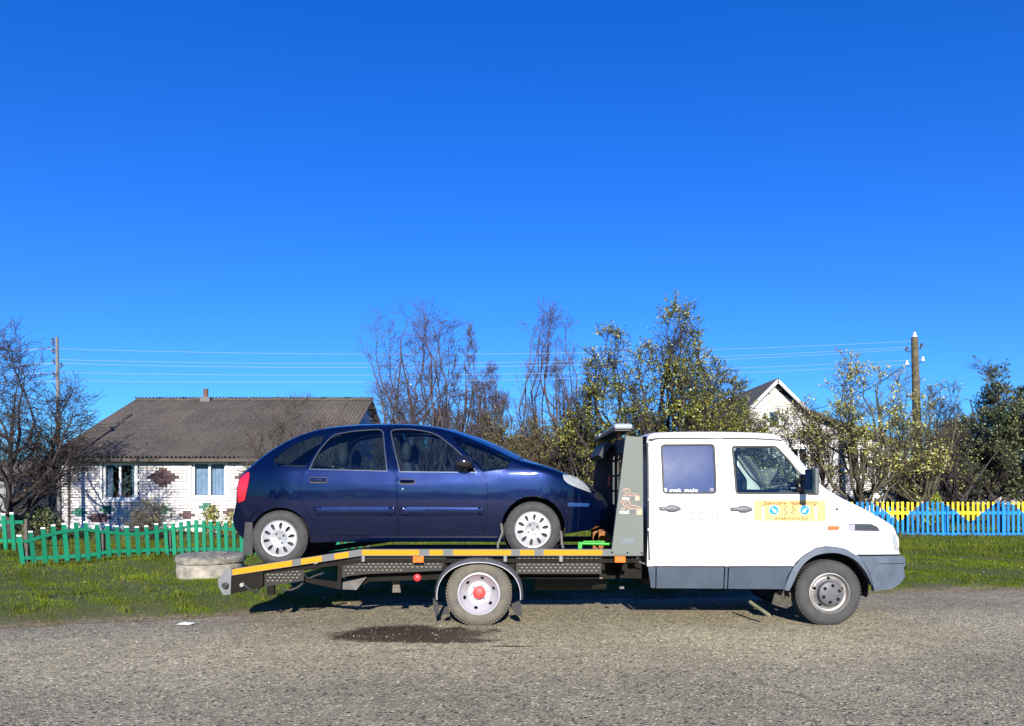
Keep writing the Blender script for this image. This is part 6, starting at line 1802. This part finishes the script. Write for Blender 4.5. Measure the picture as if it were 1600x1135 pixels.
# worn phone number on the rear door, and the window lettering
text('lettering', '623 07 37', 6 * PX, tpt(1105, 801, .005), M('worn_number_print', (.20, .20, .21), .6), d1, bold=.0007, w=49 * PX)
text('lettering', '676 25 26', 6 * PX, tpt(1105.5, 810.5, .005), M('worn_number_print', (.20, .20, .21), .6), d1, bold=.0007, w=50 * PX)
text('lettering', 'evak_molo', 6.2 * PX, tpt(1068, 766, .003), m_wht, d1, bold=.0008, w=44.5 * PX)
q = tw(rounded([(1036.5, 763), (1042, 763), (1042, 768.6), (1036.5, 768.6)], 1.5, 3)); panel('camera_mark', q, [], lambda x, z: cab_depth(x, z) - .002, m_wht, d1, step=.1, thick=.002)
p_ = tpt(1039.3, 765.8, .004); MB().lathe([(.008, 0), (.013, 0)], p_, 'Y', 20).build('camera_mark', tint_film, d1, fixn=False)
for px_, py_, d_ in ((1112, 765, d1), (1146.5, 721 - 20, d2)):
    for k in range(3): panel('glass_stamp', tw([(px_ - 3, py_ - 2 + k * 2), (px_ + 3, py_ - 2 + k * 2), (px_ + 3, py_ - 1.2 + k * 2), (px_ - 3, py_ - 1.2 + k * 2)]), [], lambda x, z: cab_depth(x, z) - .002, m_gry, d_, step=.1, thick=.001)

# ------------------------------------------------------------------ flatbed
RYn = 8.05; RYf = 2 * TMID - RYn
def rz(py, Y=RYn): return EYE - (py - HOR) / F * Y
def rx(px, Y=RYn): return (px - 800) / F * Y
XK = rx(564); ZR = rz(858.5); ZRb = rz(869)
# deck floor and ramp floor
DX1 = rx(1000); XT = rx(352)
FZ = .745; rs = .111; rail_s = (ZR - rz(889.5)) / (XK - rx(362))
mb = MB().box(XK, DX1, RYn + .06, RYf - .06, FZ - .045, FZ - .001); mb.build('deck_floor', dark_steel, truck)
mb = MB().hexa([(XT, RYn + .06, FZ - rs * (XK - XT) - .045), (XK - .002, RYn + .06, FZ - .045), (XK - .002, RYf - .06, FZ - .045), (XT, RYf - .06, FZ - rs * (XK - XT) - .045)],
              [(XT, RYn + .06, FZ - rs * (XK - XT)), (XK - .002, RYn + .06, FZ - .001), (XK - .002, RYf - .06, FZ - .001), (XT, RYf - .06, FZ - rs * (XK - XT))]); mb.build('ramp_floor', dark_steel, truck)
for yn, yf_ in ((RYn, RYn + .06), (RYf - .06, RYf)):
    MB().box(XK, rx(1001), yn, yf_, ZRb, ZR).build('side_rail', galv, truck)
    MB().hexa([(rx(361), yn, rz(900)), (XK - .001, yn, ZRb), (XK - .001, yf_, ZRb), (rx(361), yf_, rz(900))], [(rx(361), yn, rz(889.5)), (XK - .001, yn, ZR), (XK - .001, yf_, ZR), (rx(361), yf_, rz(889.5))]).build('ramp_rail', galv, truck)
    pl = [(rx(a), rz(b)) for a, b in ((362, 888.5), (352, 890.5), (340.5, 906.5), (341.5, 917), (349, 930), (360.5, 929), (361.5, 898))]
    panel('ramp_end_bracket', pl, [], yn - .004, grey_steel, truck, step=5, thick=(yf_ - yn) + .01, back=True, smooth=False, ostep=5)
# yellow reflective strips, chamfered ends
for a, b in ((565.5, 655), (671, 692), (708, 798.5), (812.5, 835), (849.5, 941)):
    q = [(rx(a), rz(859.6)), (rx(b - 1.2), rz(859.6)), (rx(b), rz(861)), (rx(b), rz(866.5)), (rx(b - 1), rz(867.8)), (rx(a + .8), rz(867.8)), (rx(a), rz(866.5))]
    panel('reflective_strip', q, [], RYn - .003, yellow_tape, truck, step=5, thick=.003, smooth=False, ostep=5)
def rampy(px, f_):
    t = (564 - px) / (564 - 361); return (858.5 + t * (889.5 - 858.5)) + f_ * (10.5)
for a, b in ((523, 545), (470.5, 503), (363.5, 456.5)):
    q = [(rx(px_), rz(rampy(px_, f_))) for px_, f_ in ((a, .08), (b, .08), (b, .92), (a, .92))]
    panel('reflective_strip', q, [], RYn - .003, yellow_tape, truck, step=5, thick=.003, smooth=False, ostep=5)
# cross bearers between the rails
for k in range(12):
    x = XK + .15 + (DX1 - XK - .3) * k / 11; MB().box(x - .03, x + .03, RYn + .10, RYf - .10, FZ - .13, FZ - .047).build('cross_bearer', dark_steel, truck)
# chassis rails
for y in (8.56, 9.58):
    MB().box(-1.95, 4.1, y, y + .07, .47, .63).build('chassis_rail', dark_steel, truck)
    MB().box(rx(810, 8.5), rx(942, 8.5), y - .03, y - .001, .475, .483).build('chassis_flange', M('pale_sunlit_flange', (.32, .27, .23), .8), truck)  # pale colour paints the sunlit lower edge of the dark rail
# perforated side plates: flat part, triangular part and ramp part
def rect_hole(cx, cz, w_=.022, h_=.012): return [(cx - w_ / 2, cz - h_ / 2), (cx + w_ / 2, cz - h_ / 2), (cx + w_ / 2, cz + h_ / 2), (cx - w_ / 2, cz + h_ / 2)]
PYs = RYn + .07
plate_m = M('perforated_steel_plate', (.018, .014, .010), .6, .2, .3, 8, bump=.1)
def perf(poly_px, spots, name='perforated_plate', y=PYs):
    pl = [(rx(a, y), rz(b, y)) for a, b in poly_px]
    hs_ = [rect_hole(rx(a, y), rz(b, y)) for a, b in spots]
    A = np.array([h[0] for h in hs_]); hs_ = [h for h, k in zip(hs_, inpoly(A, shrink(pl, .02))) if k]
    o = panel(name, pl, hs_, y, plate_m, truck, step=50, thick=.003, smooth=False, ostep=50)
    panel('hole_backing', shrink(pl, .012), [], y + .006, M('pale_hole_backing', (.27, .25, .21), .6, 0, .3, 20), truck, step=50, thick=.004, smooth=False, ostep=50)  # pale backing sheet added so the holes show as bright dots
    return o
gridp = lambda x0, x1, y0, y1, dx, dy, sl=0: [(x0 + i_ * dx + (dx / 2 if j % 2 else 0), y0 + j * dy + sl * (x0 + i_ * dx)) for j in range(int((y1 - y0) / dy) + 1) for i_ in range(int((x1 - x0) / dx) + 1)]
perf([(532, 868.5), (698, 868.5), (690, 892), (600, 896), (576, 897), (548, 900), (532, 903)], gridp(540, 690, 871, 897, 7.2, 5) + [(534.5, 872 + k * 7) for k in range(5)])
perf([(411, 893), (474, 880), (475, 908), (417, 916), (411, 916)], gridp(415, 470, 893 + 0, 912, 7, 4.8, 0))
perf([(806, 868.5), (940, 868.5), (940, 897), (806, 897)], gridp(812, 936, 872, 895, 7.5, 5))
# ramp side beam, struts, brackets
def plate(pts, name, mat, y0, y1):
    pl = [(rx(a, y0), rz(b, y0)) for a, b in pts]; return panel(name, pl, [], y0, mat, truck, step=50, thick=y1 - y0, back=True, smooth=False, ostep=50)
plate([(361.5, 900), (411, 892), (411, 918), (361.5, 928.5)], 'ramp_beam', dark_steel, RYn + .02, RYn + .05)
plate([(474, 884), (532, 874), (532, 885), (475, 891)], 'ramp_beam', dark_steel, RYn + .12, RYn + .16)
plate([(417, 912), (428, 911), (428.5, 930), (417, 930)], 'hanger_bracket', dark_steel, RYn + .08, RYn + .12)
plate([(475, 903), (530, 910), (530, 921), (500, 915), (475, 909)], 'ramp_strut', dark_steel, RYn + .14, RYn + .19)
plate([(528, 868), (535, 868), (532, 921), (527, 921)], 'hanger_bracket', dark_steel, RYn + .05, RYn + .10)
plate([(532, 911), (573, 902), (557, 922), (532, 921)], 'gusset_plate', M('faded_grey_plate', (.13, .12, .11), .8, 0, .25, 9), RYn + .16, RYn + .17)
plate([(573, 897), (700, 893), (700, 905), (576, 909), (561, 918)], 'subframe_beam', dark_steel, RYn + .22, RYn + .30)
for px_ in (568, 660, 790, 877): plate([(px_ - 3, 869), (px_ + 2, 869), (px_ + 2, 878), (px_ - 3, 878)], 'rail_tab', grey_steel, RYn - .001, RYn + .03)
plate([(490.5, 873.5), (496.5, 872.5), (496.5, 881), (490.5, 882)], 'rail_tab', grey_steel, RYn - .001, RYn + .03)
plate([(612, 903), (625, 903), (624, 913), (626, 926), (613, 926), (614, 914)], 'spring_shackle', rust if 0 else M('dusty_brown_steel', (.14, .12, .095), .9, 0, .2, 20), 8.45, 8.50)
# roller, bolt, hoses
p_ = at(351.5, 915.5, RYn - .03); MB().lathe([(0, -.01), (.02, -.012), (.034, -.004), (.036, .06)], p_, 'Y', 24).build('roller', black_plastic, truck)
p_ = at(379, 914, RYn - .0); MB().lathe([(0, -.035), (.022, -.03), (.026, -.01), (.02, .03)], p_, 'Y', 16).build('hose_fitting', M('dusty_fitting', (.30, .29, .27), .7), truck)
hose = lambda pts, r_=.011: MB().tube([at(a, b, RYn + y_) for a, b, y_ in spl([(p[0], p[1], p[2]) for p in pts], 5)], r_, 8).build('hydraulic_hose', seal, truck)
hose([(381, 914, -.0), (390, 921, .0), (398, 925, .02), (405, 920, .05), (412, 915, .12)])
hose([(440, 921, .1), (455, 922, .12), (468, 916, .14), (476, 908, .16)], .014)
hose([(475, 896, .1), (482, 904, .12), (492, 900, .14), (505, 896, .16)])
# marker lamps
for px_, lab in ((653.5, 0), (969, 1)):
    mk = plate([(px_ - 8.3, 869.8), (px_ + 8.3, 869.8), (px_ + 8.3, 879.2), (px_ - 8.3, 879.2)], 'marker_lamp', orange_lens, RYn - .025, RYn + .0)
    pp = at(px_ + .5, 874.5, RYn - .027); MB().box(pp.x - .018, pp.x + .018, RYn - .028, RYn - .0252, pp.z - .018, pp.z + .018).build('lamp_mark', dull_orange, mk)
p_ = at(652, 903, RYn + .03); MB().ball(p_, .042, 16, 0, (1, .5, 1)).build('red_marker', M('red_plastic', (.7, .03, .04), .45, 0, .1, 20), truck)
# rear fenders with white piping and mud flaps
def rear_fender(yc0, yc1):
    cx, cz = rx(748, RYn), rz(932, RYn)
    def ring(r0, a0, a1, n_=40): return [(cx + r0 * math.cos(R(a0 + (a1 - a0) * k / n_)), cz + r0 * math.sin(R(a0 + (a1 - a0) * k / n_))) for k in range(n_ + 1)]
    mb = MB(); A = ring(.445, -4, 185)
    n_ = 56; vs = []
    prof = [(.448, .362, yc0 + .05), (.452, .366, yc0 + .004), (.458, .372, yc0 - .004), (.470, .392, yc0 + .012), (.484, .412, yc0 + .05), (.488, .418, yc0 + .09), (.490, .420, yc1)]
    for (ra, rb, y) in prof:
        for k in range(n_ + 1):
            a = R(-6 + 192 * k / n_); c_, s_ = math.cos(a), math.sin(a)
            e = (abs(c_) ** 2.2 + abs(s_) ** 2.2) ** (-1 / 2.2)
            vs.append((cx + ra * c_ * e, y, cz + rb * s_ * e))
    mb.add(vs, [(i_ * (n_ + 1) + k, i_ * (n_ + 1) + k + 1, (i_ + 1) * (n_ + 1) + k + 1, (i_ + 1) * (n_ + 1) + k) for i_ in range(len(prof) - 1) for k in range(n_)], 0, True)
    o = mb.build('rear_fender', M('black_fender_plastic', (.075, .075, .085), .5, 0, .12, 10), truck); m_ = o.modifiers.new('solid', 'SOLIDIFY'); m_.thickness = .006
    return o
rear_fender(RYn, RYn + .52); o = rear_fender(-RYf, -RYf + .52); o.data.transform(Matrix.Diagonal((1, -1, 1, 1))); o.location.y = -o.location.y
o.data.update()
cx, cz = rx(748, RYn), rz(932, RYn)
sup = lambda a: (abs(math.cos(R(a))) ** 2.2 + abs(math.sin(R(a))) ** 2.2) ** (-1 / 2.2)
MB().tube([(cx + .455 * math.cos(R(a)) * sup(a), RYn - .007, cz + .369 * math.sin(R(a)) * sup(a)) for a in range(-6, 188, 4)], .0048, 6).build('fender_piping', M('grey_white_piping', (.45, .45, .46), .5), truck)
for pts in ([(676.5, 935), (684, 936), (685.5, 958), (681, 965), (677, 952)], [(799, 944), (813, 938), (816, 963), (808, 963), (800, 953)], [(694, 950), (700, 946), (702, 960), (690, 962)]):
    plate(pts, 'mud_flap', seal, RYn + .10, RYn + .12)
# wheels of the truck: twin rear wheels, single front wheels
rear_c = (rx(748, 8.09), 8.09, rz(932.5, 8.09))
RWT = .358
for s_, y0_ in ((-1, 8.09), (1, 2 * TMID - 8.09)):
    wheel(truck, 'rear_wheel', (rear_c[0], y0_, RWT + .002), RWT, .232, .195, 'rear', s_)
    wheel(truck, 'rear_wheel', (rear_c[0], y0_ + (-s_) * .235, RWT + .002), RWT, .232, .195, 'rear', s_)
    wheel(truck, 'front_wheel', (rx(1296.5, 8.14), y0_ + (-s_) * .05, RWT + .002), RWT, .225, .195, 'front', s_)
MB().tube([(rear_c[0], 8.3, RWT), (rear_c[0], 9.9, RWT)], .06, 12).ball((rear_c[0], 9.1, RWT), .16, 16).build('rear_axle', under_black, truck)
MB().tube([(rx(1296.5, 8.14), 8.3, RWT), (rx(1296.5, 8.14), 9.9, RWT)], .04, 10).build('front_axle', under_black, truck)
MB().lathe([(.44, 0), (.44, .34), (0, .34)], (rx(1296.5, 8.14), 8.17, RWT + .06), 'Y', 40, a0=R(-14), a1=R(194)).build('wheel_arch_liner', under_black, truck)
# front mud flap
plate([(1211, 926), (1226, 921), (1240, 930), (1238, 946), (1229, 951), (1218, 948), (1206, 944)], 'mud_flap', M('dirty_rubber', (.06, .058, .04), .8, 0, .3, 20), 8.30, 8.32)
# underside boxes, exhaust, propshaft
MB().box(rx(975), rx(1010), 8.35, 9.0, .50, .72).build('tool_box', dark_steel, truck)
MB().box(rx(1030), rx(1215), 8.45, 9.75, .36, .50).build('underbody', under_black, truck)
MB().box(2.9, 4.15, 8.62, 9.58, .42, .95).build('engine_block', under_black, truck)
MB().tube([(-.3, 9.1, .45), (2.9, 9.1, .5)], .05, 10).build('drive_shaft', under_black, truck)
MB().lathe([(.0, -.45), (.24, -.43), (.24, .43), (0, .45)], (.7, 9.0, .52), 'X', 24).build('fuel_tank', under_black, truck)
MB().tube([at(a, b, y_) for a, b, y_ in spl([(1172, 941, 8.45), (1180, 947, 8.35), (1192, 955, 8.2), (1203, 963, 8.1)], 4)], [.022] * 12 + [.018], 8).build('lit_strip', M('lit_strip_olive', (.22, .21, .13), .8), truck)  # olive tube stands in for a lit strip in the shadow behind the wheel
a = at(972, 918, 8.4); MB().box(a.x - .03, a.x + .02, 8.38, 8.42, a.z - .015, a.z + .01).build('cable_clip', galv, truck)
MB().bar(at(987, 873.5, 8.12), at(1008, 881.5, 8.12), .012, .012).build('latch_rod', galv, truck)

# ------------------------------------------------------------------ headboard behind the cab
hb = [(977.5, 681.5), (1004, 683.5), (1005, 868.2), (955, 866)]
hbw = [(rx(a, RYn), rz(b, RYn)) for a, b in hb]
hp = panel('headboard_panel', hbw, [], RYn - .006, panel_grey, truck, step=5, thick=.008, back=True, smooth=False, ostep=5)
for px_, py_ in ((956.5, 863.5), (980.5, 864), (1003, 864.5)): MB().lathe([(0, -.006), (.009, -.006), (.011, 0)], at(px_, py_, RYn - .006), 'Y', 10).build('bolt', dark_steel, hp)
# folded front edge, far panel, back wall frame
e0, e1 = hbw[0], hbw[3]
MB().hexa([(e1[0], RYn + .003, e1[1]), (e1[0] + .02, RYn + .003, e1[1]), (e1[0] + .02, RYn + .06, e1[1]), (e1[0], RYn + .06, e1[1])], [(e0[0], RYn + .003, e0[1]), (e0[0] + .02, RYn + .003, e0[1]), (e0[0] + .02, RYn + .06, e0[1]), (e0[0], RYn + .06, e0[1])]).build('folded_edge', panel_grey, hp)
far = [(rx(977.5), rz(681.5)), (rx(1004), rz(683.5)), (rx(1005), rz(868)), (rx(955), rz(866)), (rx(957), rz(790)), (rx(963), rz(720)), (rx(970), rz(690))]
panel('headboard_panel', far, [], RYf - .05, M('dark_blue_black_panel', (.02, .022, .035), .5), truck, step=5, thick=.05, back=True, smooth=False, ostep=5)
bw = M('headboard_black', (.022, .021, .022), .6, .1, .2, 10)
xh = rx(1000)
MB().box(xh - .03, xh, RYn + .06, RYf - .06, FZ, FZ + .55).build('headboard_back', bw, truck)
MB().box(e0[0] + .02, xh, RYn + .01, RYf - .05, rz(692), rz(684)).build('headboard_top', bw, truck)
MB().box(e0[0] - .0, e0[0] + .05, RYn + .07, RYf - .055, rz(706), rz(684) - .001).build('headboard_beam', bw, truck)
for y in (8.55, 9.1, 9.65): MB().box(xh - .05, xh - .0, y, y + .05, FZ + .55, rz(692)).build('headboard_post', bw, truck)
# mesh bars
for k in range(3): MB().box(xh - .04, xh - .015, RYn + .08, RYf - .08, FZ + .72 + .2 * k, FZ + .745 + .2 * k).build('headboard_bar', bw, truck)
# warning light bar on top
zl = rz(674, 8.1)
MB().tube([(rx(972), 8.32, rz(684)), (rx(972), 8.32, zl)], .012, 8).tube([(rx(972), 9.88, rz(684)), (rx(972), 9.88, zl)], .012, 8).build('light_bar_stand', rust, truck)
lb = MB().box(rx(961), rx(988), 8.12, 10.08, zl, zl + .02).build('light_bar', black_plastic, truck); bevel(lb, .008)
for (y0_, y1_) in ((8.10, 8.62), (9.58, 10.10)):
    o = MB().box(rx(961), rx(990), y0_, y1_, zl + .022, zl + .085).build('light_bar_lens', clear_lens, lb); bevel(o, .025, 4)
o = MB().box(rx(963), rx(988), 8.63, 9.57, zl + .022, zl + .075).build('light_bar_lens', M('grey_lens', (.10, .10, .11), .2, 0, .1, 10, coat=1), lb); bevel(o, .02, 3)
# tilted work light shade under the bar (dark)
MB().hexa([(rx(950), 8.9, rz(706)), (rx(957), 8.9, rz(712)), (rx(957), 10.0, rz(712)), (rx(950), 10.0, rz(706))], [(rx(962), 8.9, rz(684)), (rx(972), 8.9, rz(686)), (rx(972), 10.0, rz(686)), (rx(962), 10.0, rz(684))]).build('work_light', bw, truck)
# gear: winch, tension bar, hanging straps, blue oval, fire-orange reflector
wn_ = thing('winch', 'rusty orange winch drum on the deck between the car nose and the headboard', 'winch', (rx(933, 8.9), 8.9, FZ))
MB().lathe([(.11, -.12), (.11, -.10), (.05, -.10), (.05, .10), (.11, .10), (.11, .12), (0, .12)], (rx(940, 8.9), 8.9, FZ + .16), 'Y', 24).build('drum', rust, wn_)
MB().box(rx(928, 8.9), rx(950, 8.9), 8.75, 9.05, FZ + .002, FZ + .05).build('base', dark_steel, wn_)
MB().box(rx(925, 8.9), rx(934, 8.9), 8.80, 8.98, FZ + .05, FZ + .26).build('gearbox', rust, wn_)
gb = thing('loading_bar', 'bright green steel bar lying on the deck beside the headboard', 'bar', (rx(930, 8.3), 8.3, FZ))
MB().tube([at(907, 849.5, 8.3), at(955, 850.5, 8.3)], .017, 12).build('tube', green_paint, gb)
MB().box(rx(903, 8.3), rx(909, 8.3), 8.27, 8.33, rz(858, 8.3), rz(847, 8.3)).build('end_lug', green_paint, gb)
MB().box(rx(912, 8.3), rx(946, 8.3), 8.36, 8.42, rz(848, 8.36), rz(845.5, 8.36)).build('top_flat', green_paint, gb)
bo = thing('spare_wheel', 'dark blue oval spare wheel cover standing against the headboard', 'wheel cover', (rx(975, 8.9), 9.0, FZ))
MB().lathe([(0, -.08), (.22, -.08), (.30, -.04), (.31, 0), (.31, .06), (0, .08)], (rx(985, 9.2), 9.25, FZ + .38), 'X', 32).build('cover', M('navy_vinyl', (.02, .025, .12), .45, 0, .15, 10), bo)
rs_ = M('orange_red_strap', (.55, .10, .05), .7, 0, .2, 20)
for (px_, y0p, y1p, lab, yy) in ((973, 716, 738, 'short orange strap end hanging at the upper front edge of the headboard', 8.20), (951.5, 742, 760, 'orange tag hanging from the dark inner side of the headboard', 9.3), (967, 800, 832, 'red strap hanging low beside the front edge of the headboard', 8.22)):
    a = at(px_, y0p, yy); b = at(px_ - 1.5, y1p, yy); c_ = a.lerp(b, .5) + Vector((.01, .01, 0))
    o = MB().bar(a, c_, .022, .008, up=(0, 1, 0)).bar(c_, b, .024, .008, up=(0, 1, 0)).build('cargo_strap', rs_); tag(o, lab, 'strap')
# stickers on the headboard: a gear outline with a crane arm and the lettering
m_ol = M('pale_red_line_print', (.62, .32, .24), .5); m_bk = M('dark_letter_print', (.10, .09, .09), .5); m_or = M('orange_tag_print', (.80, .45, .18), .5)
def logo(cx, cy, w_):
    k = w_ / 36; y = RYn - .008
    pt = lambda a, b: at(cx + a * k, cy + b * k, y)
    ng = 9; pts = []
    for i_ in range(ng * 2 + 1):
        a = PI * (.0 + i_ / (ng * 2) * 1.35) ; r0 = 8.6 if i_ % 2 else 6.6; pts.append(pt(-8 - r0 * math.cos(a + .3), -6 - r0 * math.sin(a + .3) + 0))
    mb = MB()
    for a, b in zip(pts[:-1], pts[1:]): mb.bar(a, b, .008 * k, .001, up=(0, 1, 0))
    for i_ in range(10):
        a = 2 * PI * i_ / 12; b = 2 * PI * (i_ + 1) / 12; mb.bar(pt(-8 + 3.4 * math.cos(a), -6 + 3.4 * math.sin(a)), pt(-8 + 3.4 * math.cos(b), -6 + 3.4 * math.sin(b)), .007 * k, .001, up=(0, 1, 0))
    for a, b in (((-15, 1), (14, 1)), ((-3, -3), (5, -4)), ((5, -4), (15, -1.5)), ((15, -1.5), (17, 2))): mb.bar(pt(*a), pt(*b), .007 * k, .001, up=(0, 1, 0))
    mb.build('logo_outline', m_ol, hp)
    text('lettering', 'MOLO', 5 * k * PX, pt(-9.3, 6.5), m_wht, hp, bold=.0008 * k, w=14.5 * k * PX); text('lettering', 'AUTO', 5 * k * PX, pt(4.2, 6.5), m_bk, hp, bold=.0005, w=12 * k * PX)
    p_ = pt(13.6, 6.5); q = rounded([(p_.x - .030 * k, p_.z - .027 * k), (p_.x + .030 * k, p_.z - .027 * k), (p_.x + .030 * k, p_.z + .027 * k), (p_.x - .030 * k, p_.z + .027 * k)], .01 * k, 3)
    panel('logo_tag', q, [], y, m_or, hp, step=5, thick=.001, smooth=False, ostep=5); text('lettering', 'BY', 4 * k * PX, (p_.x, y - .002, p_.z), m_wht, hp, w=5.5 * k * PX)
logo(985, 774, 28); logo(985, 794, 36)
p_ = at(981, 846, RYn - .008)
q = rounded([(p_.x - .075, p_.z - .035), (p_.x + .075, p_.z - .035), (p_.x + .075, p_.z + .035), (p_.x - .075, p_.z + .035)], .02, 4)
panel('faded_sticker', q, [], RYn - .0075, M('faded_blue_grey_print', (.085, .11, .14), .6, 0, .2, 25, col2=(.12, .14, .14)), hp, step=5, thick=.001, smooth=False, ostep=5)
